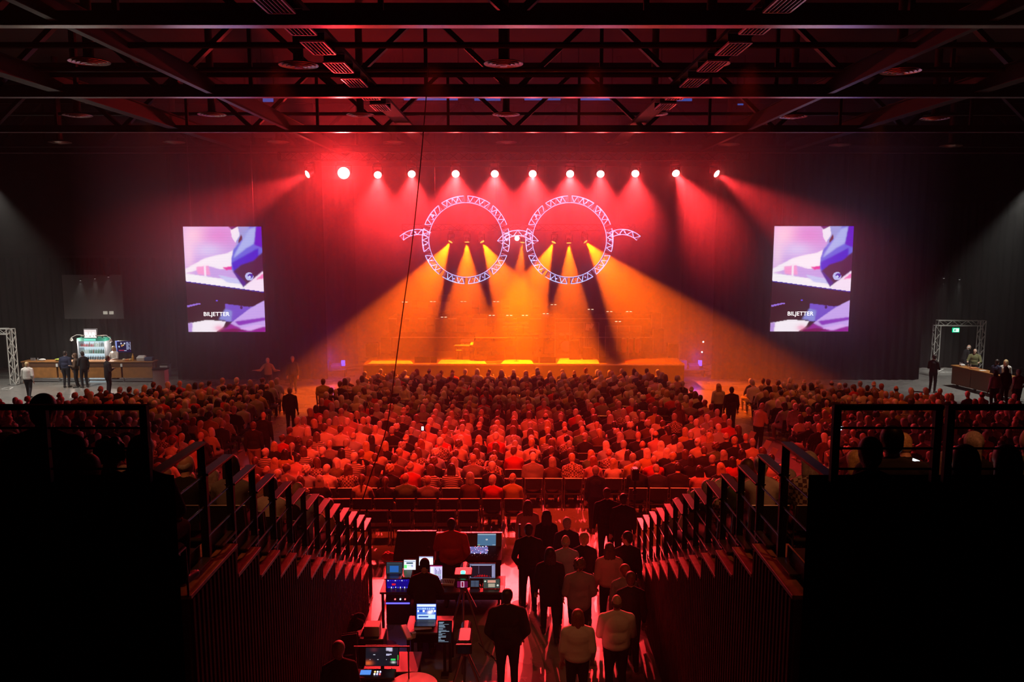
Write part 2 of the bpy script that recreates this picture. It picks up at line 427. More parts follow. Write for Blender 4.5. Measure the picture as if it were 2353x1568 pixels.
# ------------------------------------------------------------------ haze in the air of the hall
def haze_slab(x0, x1, y0, y1, density, g, label):
    hz = MB().bbox((x0, y0, 0.02), (x1, y1, HZ - 0.05))
    mh = bpy.data.materials.new('haze'); mh.use_nodes = True; nt = mh.node_tree; nt.nodes.clear()
    out = nt.nodes.new('ShaderNodeOutputMaterial'); vs = nt.nodes.new('ShaderNodeVolumeScatter')
    vs.inputs['Color'].default_value = (1, 1, 1, 1); vs.inputs['Density'].default_value = density; vs.inputs['Anisotropy'].default_value = g
    nt.links.new(vs.outputs[0], out.inputs['Volume'])
    ho = hz.build('haze', mh); tag(ho, label, 'haze', kind='stuff')
haze_slab(HX0 + 0.05, HX1 - 0.05, HY0 + 0.05, 31.99, 0.0013, 0.3, 'thin haze in the air over the audience')
haze_slab(-17.4, 17.4, 32.0, HY1 - 0.05, 0.055, 0.3, 'dense theatrical haze around the stage and its lamps')
haze_slab(HX0 + 0.05, -17.42, 32.0, HY1 - 0.05, 0.004, 0.3, 'thin haze in the air around the bar')
haze_slab(17.42, HX1 - 0.05, 32.0, HY1 - 0.05, 0.004, 0.3, 'thin haze in the air around the exit opening')
# ------------------------------------------------------------------ roof steelwork
M_beam = mat('roof_steel', (0.007, 0.006, 0.006), 0.6, 0.2)
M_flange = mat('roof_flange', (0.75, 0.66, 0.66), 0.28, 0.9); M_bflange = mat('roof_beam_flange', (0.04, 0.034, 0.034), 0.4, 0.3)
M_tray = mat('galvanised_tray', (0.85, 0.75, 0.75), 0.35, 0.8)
ROOF_NAMES = ['over the platform', 'nearest to the platform', 'second from the platform', 'third from the platform', 'fourth from the platform', 'behind the stage lights', 'last one by the back wall']
def roof_truss(Y, zb, depth, name, flange=True):
    r = thing('roof_truss', 'black steel roof truss with zigzag webs crossing the hall, ' + name, 'truss', (0, Y, zb), 0, 'roof trusses')
    m = MB(); m.bbox((-30.5, -0.14, -0.12), (30.5, 0.14, 0.12)); m.build('bottom_chord', M_beam, r)
    m = MB(); m.bbox((-30.5, -0.14, depth - 0.12), (30.5, 0.14, depth + 0.12)); m.build('top_chord', M_beam, r)
    m = MB(); x = -30.0; s = 1
    while x < 30:
        a, b = (x, 0, 0), (x + 2.5, 0, depth)
        if s < 0: a, b = (x, 0, depth), (x + 2.5, 0, 0)
        m.bar(a, b, 0.2, 0.14); 
        if s > 0: m.bar((x + 2.5, 0, 0), (x + 2.5, 0.001, depth), 0.12, 0.12) if False else m.bbox((x + 2.45, -0.05, 0), (x + 2.55, 0.05, depth))
        x += 2.5; s = -s
    m.build('web', M_beam, r)
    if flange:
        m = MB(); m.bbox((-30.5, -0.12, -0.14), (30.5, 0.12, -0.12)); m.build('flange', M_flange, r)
    return r
TR_Y = [15.86, 23.76, 31.66, 39.56, 47.2]
for i, y in enumerate(TR_Y): roof_truss(y, 11.45, 2.3, ROOF_NAMES[i + 1])
roof_truss(7.96, 11.45, 2.3, ROOF_NAMES[0])
# thin secondary pipes across
for i, (v, Y) in enumerate(((104, 18.0), (160, 20.5), (262, 26.5), (203, 22.0), (172, 24.0), (302, 31.0), (336, 35.0))):
    Y = HY(v, 11.6 + 0.25 * (i % 3)); z = P(1180, v, Y).z
    o = MB().cyl((-30, Y, z), (30, Y, z), 0.07 if i != 3 else 0.12, n=8).build('ceiling_pipe', M_beam if i % 2 == 0 else mat('dull_pipe', (0.06, 0.05, 0.048), 0.5, 0.4))
    tag(o, 'dark pipe running across the hall under the roof, %s from the platform' % ORD[[1, 2, 5, 3, 4, 6, 7][i]], 'pipe', 'ceiling pipes')
XA = [P(485, 215, HY(215, 11.4)).x, P(1850, 240, HY(240, 11.4)).x, P(245, 250, HY(250, 11.4)).x, P(2100, 262, HY(262, 11.4)).x]
# lengthwise roof beams
for nm, X, h, y0, y1, ww in (('above the bar-side seat block', XA[0], 4.0, 6, 48, .16), ('above the exit-side seat block', XA[1], 4.0, 6, 48, .16),
                         ('high over the bar-side wall', XA[2], 4.05, 6, 48, .40), ('high over the exit-side wall', XA[3], 4.05, 6, 48, .40)):
    b = thing('roof_beam', 'long steel roof beam running towards the stage ' + nm, 'beam', (X, y0, EYE + h), 0, 'lengthwise roof beams')
    MB().bbox((-0.03, 0, 0), (0.03, y1 - y0, 0.45)).build('web', M_beam, b)
    MB().bbox((-ww / 2, 0, -0.02), (ww / 2, y1 - y0, 0.0)).build('flange', M_bflange, b)
    MB().bbox((-ww / 2, 0, 0.45), (ww / 2, y1 - y0, 0.47)).build('flange', M_beam, b)
# catwalk ladders: tray carrying grated panels
for side, X, vs_ in (('bar-side', P(842, 220, HY(220, 11.4)).x, [8, 62, 110, 155, 190, 221, 247]), ('exit-side', P(1560, 222, HY(222, 11.4)).x, [6, 60, 112, 152, 190, 221, 245])):
    tr = thing('cable_tray', 'dark cable tray running towards the stage on the %s half' % side, 'cable tray', (X, 8, EYE + 4.25), 0, 'cable trays')
    for sx in (-0.28, 0.28): MB().bbox((sx - 0.015, 0, 0), (sx + 0.015, 38, 0.09)).build('side_rail', M_beam, tr)
    MB().bbox((-0.265, 0, 0.01), (0.265, 38, 0.02)).build('tray_base', M_beam, tr)
    for j, v in enumerate(vs_):
        Y = HY(v, EYE + 4.05)
        g = thing('louvre_panel', 'slatted metal louvre panel under the %s cable tray, %s from the platform' % (side, ORD[j + 1]), 'panel', (X, Y, EYE + 4.05), 0, 'louvre panels under the cable trays')
        m = MB()
        for sx in (-0.24, 0.24): m.bbox((sx - 0.018, -0.6, -0.02), (sx + 0.018, 0.6, 0.02))
        for sy in (-0.6, 0.6): m.bbox((-0.24, sy - 0.018, -0.02), (0.24, sy + 0.018, 0.02))
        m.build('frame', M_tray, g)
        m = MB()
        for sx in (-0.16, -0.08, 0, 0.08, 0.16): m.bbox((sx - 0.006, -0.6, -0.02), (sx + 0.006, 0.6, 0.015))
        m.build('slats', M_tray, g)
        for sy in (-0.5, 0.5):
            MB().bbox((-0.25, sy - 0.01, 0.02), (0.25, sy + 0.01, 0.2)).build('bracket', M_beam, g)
# round air diffusers hanging from ducts
def diffuser_proto():
    r = thing('air_diffuser', 'x', 'air diffuser', (0, 0, 0), 0, 'round ceiling air diffusers')
    prof = []
    m = MB()
    for ra, rb, z in ((0.50, 0.44, 0.0), (0.40, 0.34, -0.02), (0.30, 0.24, -0.035), (0.20, 0.13, -0.045)):
        m.lathe((0, 0, z), [(rb, 0.03), (ra, 0.0), (ra + 0.01, 0.012), (rb + 0.01, 0.045)], n=28)
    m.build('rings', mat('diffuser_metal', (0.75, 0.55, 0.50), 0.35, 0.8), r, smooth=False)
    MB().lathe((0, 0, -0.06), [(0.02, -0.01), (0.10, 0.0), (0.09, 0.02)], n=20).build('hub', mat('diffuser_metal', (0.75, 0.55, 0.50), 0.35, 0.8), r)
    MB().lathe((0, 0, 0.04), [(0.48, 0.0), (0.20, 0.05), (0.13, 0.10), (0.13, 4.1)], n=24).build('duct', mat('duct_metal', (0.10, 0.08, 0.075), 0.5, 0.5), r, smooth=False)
    return r
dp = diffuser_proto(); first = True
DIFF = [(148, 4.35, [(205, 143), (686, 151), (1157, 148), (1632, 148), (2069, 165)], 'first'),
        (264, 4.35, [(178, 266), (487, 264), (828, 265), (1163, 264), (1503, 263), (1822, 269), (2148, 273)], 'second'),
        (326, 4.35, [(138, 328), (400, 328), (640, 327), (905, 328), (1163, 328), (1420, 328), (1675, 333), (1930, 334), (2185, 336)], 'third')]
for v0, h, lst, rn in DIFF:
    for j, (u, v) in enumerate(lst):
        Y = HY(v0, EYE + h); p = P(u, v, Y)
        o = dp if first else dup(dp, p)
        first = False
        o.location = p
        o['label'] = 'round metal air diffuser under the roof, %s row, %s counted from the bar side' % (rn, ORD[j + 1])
# hanging cable
pts = [P(985, 150, 21.0), P(980, 215, 21.0), P(967, 370, 20.6), P(947, 560, 20.0), P(925, 720, 19.4), P(905, 870, 18.9), P(888, 985, 18.4), P(856, 1080, 17.9), P(830, 1160, 17.5), P(822, 1200, 17.4)]
def smooth_pts(p, n=4):
    out = []
    for i in range(len(p) - 1):
        p0 = p[max(0, i - 1)]; p1 = p[i]; p2 = p[i + 1]; p3 = p[min(len(p) - 1, i + 2)]
        for k in range(n):
            t = k / n; out.append(0.5 * ((2 * p1) + (p2 - p0) * t + (2 * p0 - 5 * p1 + 4 * p2 - p3) * t * t + (3 * p1 - p0 - 3 * p2 + p3) * t ** 3))
    out.append(p[-1]); return out
o = MB().path(smooth_pts([Vector(q) for q in pts]), 0.014, 6).build('hanging_cable', mat('rubber', (0.012, 0.012, 0.012), 0.7)); tag(o, 'thin black cable hanging from the roof down to the bar-side railings', 'cable')

# glowing blue strips on frames, added to imitate reflections on ceiling panels
M_glint = mat('blue_daylight_glass', (0.01, 0.02, 0.05), 0.2, emit=(0.03, 0.16, 0.75), estr=0.55)
n_ = 1
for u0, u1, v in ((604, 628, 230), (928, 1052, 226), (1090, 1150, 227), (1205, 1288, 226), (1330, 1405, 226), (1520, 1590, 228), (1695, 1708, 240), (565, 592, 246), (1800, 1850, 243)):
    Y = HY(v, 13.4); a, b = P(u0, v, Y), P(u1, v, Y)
    m = MB(); m.rbox(((a.x + b.x) / 2, Y, 13.4), (b.x - a.x, 0.04, 0.16 if u0 < 1690 and u0 != 565 else 0.07), 0.005); struct('window_%d' % n_, m, M_glint)
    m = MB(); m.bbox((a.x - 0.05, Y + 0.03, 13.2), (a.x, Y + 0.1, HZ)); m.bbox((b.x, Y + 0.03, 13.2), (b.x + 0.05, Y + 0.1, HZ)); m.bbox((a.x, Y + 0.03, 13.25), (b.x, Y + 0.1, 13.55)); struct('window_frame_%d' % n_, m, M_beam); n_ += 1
# ------------------------------------------------------------------ stage lights
def emit_mat(name, color, strength):
    m = bpy.data.materials.new(name); m.use_nodes = True; nt = m.node_tree; nt.nodes.clear()
    o = nt.nodes.new('ShaderNodeOutputMaterial'); e = nt.nodes.new('ShaderNodeEmission')
    e.inputs[0].default_value = (*color, 1); e.inputs[1].default_value = strength
    nt.links.new(e.outputs[0], o.inputs[0]); return m
M_lensr = emit_mat('red_lens', (1.0, 0.42, 0.36), 14.0)
M_lenso = emit_mat('orange_lens', (1.0, 0.50, 0.06), 2.2)
def moving_head(p, t, lens, label, cat='stage light', group=None, s=1.0, hang=0.55):
    r = thing('moving_head_light', label, cat, p, 0, group)
    fwd = (t - p).normalized(); R = fwd.to_track_quat('Z', 'Y').to_matrix()
    MB().lathe((0, 0, 0), [(0.10 * s, -0.22 * s), (0.15 * s, -0.16 * s), (0.17 * s, 0.0), (0.19 * s, 0.10 * s), (0.185 * s, 0.14 * s)], n=20, axis=R).build('head', black_plastic, r, smooth=False)
    c = fwd * (0.143 * s)
    MB().lathe(c, [(0.05 * s, 0.012 * s), (0.17 * s, 0.0), (0.165 * s, -0.004 * s)], n=20, axis=R).build('lens', lens, r)
    m = MB()
    for sx in (-1, 1): m.bbox((sx * 0.22 * s - 0.02, -0.05, -0.05), (sx * 0.22 * s + 0.02, 0.05, 0.32))
    m.bbox((-0.24 * s, -0.05, 0.28), (0.24 * s, 0.05, 0.32)); m.build('yoke', black_plastic, r)
    MB().rbox((0, 0, 0.37), (0.36 * s, 0.24 * s, 0.12), 0.02).build('base', black_plastic, r)
    MB().cyl((0, 0, 0.4), (0, 0, hang), 0.03, n=8).bbox((-0.03, -0.2, hang - 0.03), (0.03, 0.2, hang + 0.01)).build('clamp', grey_metal, r)
    return r
# lighting truss carrying the red lamps
zt = P(1180, 397, TRUSS_Y).z + 0.72
lt = thing('lighting_truss', 'long dark lighting truss above the stage carrying the red lamps', 'truss', (0, TRUSS_Y, zt))
MB().truss((-10.6, 0, 0), (10.6, 0, 0), 0.36, 0.45, 0.025, 0.012).build('lattice', black_metal, lt)
for x in (-9, -3, 3, 9): MB().cyl((x, 0, 0.18), (x, 0, HZ - zt), 0.012, n=6).build('hoist_chain', grey_metal, lt)
for i, (p, t) in enumerate(RED_LAMPS):
    which = ['end lamp on the bar side', 'brightest one, second from the bar side'] + [ORD[k] + ' from the bar side' for k in range(3, 12)] + ['end lamp on the exit side']
    moving_head(p, t, M_lensr, 'glowing red moving head lamp on the stage truss, ' + which[i], 'stage light', 'red lamps on the stage truss', 1.55 if i == 1 else 1.0, zt - 0.18 - p.z)
# rear truss with the orange lamps
zo = P(1180, 552, ORG_Y).z + 0.62
lt = thing('lighting_truss', 'rear dark truss behind the spectacle rings carrying orange lamps', 'truss', (0, ORG_Y, zo))
MB().truss((-5.5, 0, 0), (6.0, 0, 0), 0.29, 0.4, 0.02, 0.01).build('lattice', black_metal, lt)
for x in (-5, 0, 5.2): MB().cyl((x, 0, 0.15), (x, 0, HZ - zo), 0.01, n=6).build('hoist_chain', grey_metal, lt)
wh = ['inside the bar-side ring, nearest its rim', 'in the middle of the bar-side ring', 'inside the bar-side ring, nearest the nose bridge', 'small one under the nose bridge',
      'inside the exit-side ring, nearest the nose bridge', 'in the middle of the exit-side ring', 'inside the exit-side ring, nearest its rim']
for i, (p, t) in enumerate(ORG_LAMPS):
    moving_head(p, t, M_lenso, 'orange beam lamp seen ' + wh[i], 'stage light', 'orange lamps behind the rings', 0.7, zo - 0.145 - p.z)
# white-pink round lamp under the bridge
pb = P(1188, 548, 36.0)
bl = thing('blinder_lamp', 'round white-glowing lamp hanging under the nose bridge truss', 'stage light', pb)
MB().lathe((0, 0, 0), [(0.05, 0.0), (0.10, -0.03), (0.11, -0.10), (0.08, -0.16)], n=18, axis=Matrix.Rotation(-PI / 2, 3, 'X')).build('housing', black_plastic, bl)
MB().ell((0, -0.165, 0), (0.105, 0.04, 0.105), 16, 8).build('bulb', emit_mat('white_bulb', (1.0, 0.55, 0.55), 9.0), bl, smooth=True)
MB().cyl((0, 0.05, 0.08), (0, 0.05, 0.32), 0.012, n=6).build('stem', black_metal, bl)
point('blinder_light', pb + Vector((0, -0.25, 0)), 25, (1, 0.25, 0.22), 0.1)
# ------------------------------------------------------------------ spectacle-shaped truss rings
RY = 36.0
M_ringtruss = mat('lit_truss_metal', (0.85, 0.87, 0.97), 0.35, 0.15)
def arc_truss(mb, c, R0, R1, a0, a1, n, d=0.26, r=0.020, rb=0.012, skip=0):
    "truss bent to an arc in the XZ plane"
    def pt(R, a, y): return (c[0] + R * math.cos(a), y, c[2] + R * math.sin(a))
    for R in (R0, R1):
        for y in (-d / 2, d / 2):
            for k in range(n): mb.cyl(pt(R, a0 + (a1 - a0) * k / n, y), pt(R, a0 + (a1 - a0) * (k + 1) / n, y), r, n=6, caps=False)
    for k in range(n):
        A, B = a0 + (a1 - a0) * k / n, a0 + (a1 - a0) * (k + 1) / n
        Ra, Rb = (R0, R1) if k % 2 else (R1, R0)
        for y in (-d / 2, d / 2): mb.cyl(pt(Ra, A, y), pt(Rb, B, y), rb, n=5, caps=False)
        for R in (R0, R1): mb.cyl(pt(R, A, -d / 2 if k % 2 else d / 2), pt(R, B, d / 2 if k % 2 else -d / 2), rb, n=5, caps=False)
    for a in (a0, a1):
        for y in (-d / 2, d / 2): mb.cyl(pt(R0, a, y), pt(R1, a, y), r, n=6)
        for R in (R0, R1): mb.cyl(pt(R, a, -d / 2), pt(R, a, d / 2), r, n=6)
pxm = RY / F_PX
RING_W = 0.30
M_toner = emit_mat('blue_toner_lens', (0.42, 0.42, 1.0), 2.0); M_glowstrip = emit_mat('led_tape', (0.30, 0.50, 1.0), 2.8)  # glow strips on chords and webs are added so the truss looks lit
def lay_glow_strip(c, R0, R1, a0, a1, n, y):
    m = MB()
    for R in (R0, R1):
        for q in range(n): A, B = a0 + (a1 - a0) * q / n, a0 + (a1 - a0) * (q + 1) / n; m.cyl((c[0] + R * math.cos(A), y, c[2] + R * math.sin(A)), (c[0] + R * math.cos(B), y, c[2] + R * math.sin(B)), 0.008, n=5, caps=False)
    for q in range(n):
        A, B = a0 + (a1 - a0) * q / n, a0 + (a1 - a0) * (q + 1) / n; Ra, Rb = (R0, R1) if q % 2 else (R1, R0); m.cyl((c[0] + Ra * math.cos(A), y, c[2] + Ra * math.sin(A)), (c[0] + Rb * math.cos(B), y, c[2] + Rb * math.sin(B)), 0.007, n=5, caps=False)
    m.build('led_tape', M_glowstrip, sp)
V3 = Vector
def toner(c, R, a, k, power=6.0):
    q = V3((c[0] + R * math.cos(a), 0, c[2] + R * math.sin(a)))
    MB().rbox(q + V3((0, 0.05, 0)), (0.09, 0.06, 0.09), 0.01).build('toner_lamp', black_plastic, sp)
    MB().cyl(q + V3((0, 0.015, 0)), q + V3((0, 0.019, 0)), 0.03, n=10).build('toner_lens', M_toner, sp)
    point('toner_light', q + V3(sp.location) + V3((0, -0.02, 0)), power, (0.42, 0.42, 1.0) if k % 3 else (0.62, 0.36, 1.0), 0.02)
sp = thing('spectacle_truss', 'huge round spectacles built of blue-lit truss segments hanging over the stage', 'stage decoration', P(1190, 553, RY))
ox, oy, oz = sp.location
for side, uc in (('bar-side', 1071), ('exit-side', 1308)):
    c = P(uc, 552, RY) - sp.location; R = 92.5 * pxm
    for k in range(10):
        a0 = math.radians(90 + 36 * k + 2.6); a1 = math.radians(90 + 36 * (k + 1) - 2.6)
        m = MB(); arc_truss(m, c, R - 0.13, R + 0.13, a0, a1, 8); m.build('ring_segment', M_ringtruss, sp)
        m = MB()
        for q in range(8): A, B = a0 + (a1 - a0) * q / 8, a0 + (a1 - a0) * (q + 1) / 8; m.cyl((c[0] + (R + 0.13) * math.cos(A), -0.155, c[2] + (R + 0.13) * math.sin(A)), (c[0] + (R + 0.13) * math.cos(B), -0.155, c[2] + (R + 0.13) * math.sin(B)), 0.009, n=5, caps=False)
        for q in range(8):
            A, B = a0 + (a1 - a0) * q / 8, a0 + (a1 - a0) * (q + 1) / 8; Ra, Rb = (R - .13, R + .13) if q % 2 else (R + .13, R - .13)
            if (q * 5 + k * 3) % 4: m.cyl((c[0] + Ra * math.cos(A), -0.145, c[2] + Ra * math.sin(A)), (c[0] + Rb * math.cos(B), -0.145, c[2] + Rb * math.sin(B)), 0.008, n=5, caps=False)
        m.build('led_tape', M_glowstrip, sp); toner(c, R, a0 + (0.3 + 0.4 * ((k * 7) % 3) / 2) * (a1 - a0), k)
    m = MB()
    for k in range(72):
        A, B = 2 * PI * k / 72, 2 * PI * (k + 1) / 72
        m.cyl((c[0] + (R - 0.165) * math.cos(A), -0.13, c[2] + (R - 0.165) * math.sin(A)), (c[0] + (R - 0.165) * math.cos(B), -0.13, c[2] + (R - 0.165) * math.sin(B)), 0.008, n=5, caps=False)
    m.build('led_hoop', M_glowstrip, sp)
m = MB(); c = P(1190, 587, RY) - sp.location; arc_truss(m, c, 45 * pxm, 57 * pxm, math.radians(35), math.radians(145), 8, 0.24); m.build('nose_bridge', M_ringtruss, sp); lay_glow_strip(c, 45 * pxm, 57 * pxm, math.radians(35), math.radians(145), 8, -0.14); toner(c, 51 * pxm, math.radians(70), 1); toner(c, 51 * pxm, math.radians(115), 1)
for u, a0, a1 in ((962, 62, 132), (1428, 48, 118)):
    m = MB(); c = P(u, 590, RY) - sp.location; arc_truss(m, c, 50 * pxm, 62 * pxm, math.radians(a0), math.radians(a1), 7, 0.24); m.build('temple_hook', M_ringtruss, sp); lay_glow_strip(c, 50 * pxm, 62 * pxm, math.radians(a0), math.radians(a1), 7, -0.14); toner(c, 56 * pxm, math.radians((a0 + a1) / 2), 1)
for u in (1000, 1140, 1250, 1370):
    q = P(u, 470, RY) - sp.location; MB().cyl((q.x, 0, q.z), (q.x, 0, HZ - oz), 0.006, n=5).build('suspension_wire', grey_metal, sp)
# ------------------------------------------------------------------ stage body, curtains
SY0, SZ = 38.6, 1.2
M_stage = mat('stage_floor', (0.09, 0.07, 0.06), 0.42, noise=0.15, nscale=1.5)
st = thing('stage', 'low wide concert stage with lit wooden deck and black front', 'stage', (0, SY0, 0))
MB().bbox((-7.3, 0, SZ - 0.1), (8.3, 9.6, SZ)).build('deck', M_stage, st)
MB().bbox((-7.3, 0.05, 0), (8.3, 9.55, SZ - 0.1)).build('skirt', black_matte, st)
MB().bbox((-7.3, -0.02, SZ - 0.06), (8.3, 0.0, SZ)).build('lip', white_paint, st)
def curtain(name, label, x0, x1, Y, z0, z1, color, amp=0.12, wl=0.42, struct_=False, ang=0.0):
    m = MB(); n = int(abs(x1 - x0) / wl * 8); vs = []
    rnd = random.Random(sum(map(ord, label)) % 1000)
    ph = [rnd.uniform(0.7, 1.3) for _ in range(n + 1)]
    for k in range(n + 1):
        x = x0 + (x1 - x0) * k / n
        y = amp * (math.sin(2 * PI * (x - x0) / wl) * 0.6 + 0.4 * math.sin(2 * PI * (x - x0) / (wl * 2.3) + 1)) * ph[k // 4]
        for z in (z0, z1): vs.append((x, Y + y + (x - x0) * ang, z))
    # thickness
    fs = [(2 * k, 2 * k + 2, 2 * k + 3, 2 * k + 1) for k in range(n)]
    nv = len(vs); vs += [(x, y + 0.03, z) for x, y, z in vs]
    fs += [(nv + 2 * k + 1, nv + 2 * k + 3, nv + 2 * k + 2, nv + 2 * k) for k in range(n)]
    m.add(vs, fs); o = m.build(name, color, smooth=True); tag(o, label, 'curtain'); return o
M_drape = mat('black_drape', (0.007, 0.006, 0.006), 0.95, noise=0.3, nscale=3, spec=0.03)
M_back = mat('backdrop_cloth', (0.06, 0.045, 0.045), 0.95, noise=0.12, nscale=1.0, spec=0.05)
M_gdrape = mat('grey_drape', (0.03, 0.03, 0.03), 0.9, spec=0.1)
curtain('stage_backdrop', 'wide grey backdrop cloth behind the stage catching red and orange light', -13.0, 13.5, 48.4, 0.03, 13.5, M_back, 0.10, 0.8)
curtain('stage_curtain', 'tall black curtain between the bar and the stage behind the screen', -17.3, -9.6, 40.9, 0.03, 12.2, M_drape)
curtain('stage_curtain', 'tall black curtain between the stage and the exit opening behind the screen', 10.2, 20.9, 40.9, 0.03, 12.2, M_drape)
curtain('stage_curtain', 'narrow black wing curtain at the bar-side end of the stage', -12.5, -9.0, 46.0, 0.03, 10.5, M_drape)
curtain('stage_curtain', 'narrow black wing curtain at the exit-side end of the stage', 9.6, 13.5, 46.0, 0.03, 10.5, M_drape)
# ------------------------------------------------------------------ video screens (the picture is what the screen shows)
def attr_mat(name, strength):
    m = bpy.data.materials.new(name); m.use_nodes = True; nt = m.node_tree; nt.nodes.clear()
    o = nt.nodes.new('ShaderNodeOutputMaterial'); e = nt.nodes.new('ShaderNodeEmission'); a = nt.nodes.new('ShaderNodeAttribute'); a.attribute_name = 'picture'
    e.inputs[1].default_value = strength; nt.links.new(a.outputs['Color'], e.inputs[0]); nt.links.new(e.outputs[0], o.inputs[0]); return m
M_pic = attr_mat('screen_picture', 1.0)
try: M_pic.cycles.emission_sampling = 'NONE'
except Exception: pass
def poly_mask(X, Y, pts, soft=0.0):
    "even-odd mask of polygon on grid"
    m = np.zeros(X.shape, bool); n = len(pts)
    for i in range(n):
        x1, y1 = pts[i]; x2, y2 = pts[(i + 1) % n]
        c = ((y1 > Y) != (y2 > Y)); xx = (x2 - x1) * (Y - y1) / ((y2 - y1) if y2 != y1 else 1e-9) + x1
        m ^= c & (X < xx)
    m = m.astype(float)
    for _ in range(int(soft)):
        p = np.pad(m, 1, mode='edge'); m = (p[:-2, 1:-1] + p[2:, 1:-1] + p[1:-1, :-2] + p[1:-1, 2:] + 4 * m) / 8
    return m
def lin(c): return np.array([((v / 255) / 12.92) if v / 255 <= 0.04045 else ((v / 255 + 0.055) / 1.055) ** 2.4 for v in c])
class Pic:
    def __init__(s, w, h, bg):
        s.w, s.h = w, h; s.X, s.Y = np.meshgrid((np.arange(w) + 0.5) / w, (np.arange(h) + 0.5) / h); s.im = np.zeros((h, w, 3)) + lin(bg)
    def poly(s, pts, col, soft=0):
        m = poly_mask(s.X, s.Y, pts, soft)[..., None]; s.im = s.im * (1 - m) + lin(col) * m
    def rect(s, x0, y0, x1, y1, col, soft=0): s.poly([(x0, y0), (x1, y0), (x1, y1), (x0, y1)], col, soft)
    def blob(s, x, y, rx, ry, col, a=1.0):
        m = (a * np.exp(-((s.X - x) / rx) ** 2 - ((s.Y - y) / ry) ** 2))[..., None]; s.im = s.im * (1 - m) + lin(col) * m
    def disc(s, x, y, r, col, asp=1.0):
        m = (((s.X - x) ** 2 + ((s.Y - y) * asp) ** 2) < r * r)[..., None]; s.im = s.im * (1 - m) + lin(col) * m
    def mesh(s, name, origin, right, down, gain=1.0):
        "one quad per picture cell, colour per face corner"
        O, R, D = Vector(origin), Vector(right), Vector(down); w, h = s.w, s.h
        vs = [tuple(O + R * (i / w) + D * (j / h)) for j in range(h + 1) for i in range(w + 1)]
        fs = [(j * (w + 1) + i, (j + 1) * (w + 1) + i, (j + 1) * (w + 1) + i + 1, j * (w + 1) + i + 1) for j in range(h) for i in range(w)]
        me = bpy.data.meshes.new(name); me.from_pydata(vs, [], fs); ca = me.color_attributes.new('picture', 'FLOAT_COLOR', 'CORNER')
        c = np.ones((h * w, 4, 4)); c[:, :, :3] = (s.im.reshape(-1, 1, 3) * gain); ca.data.foreach_set('color', c.ravel()); me.materials.append(M_pic); return me
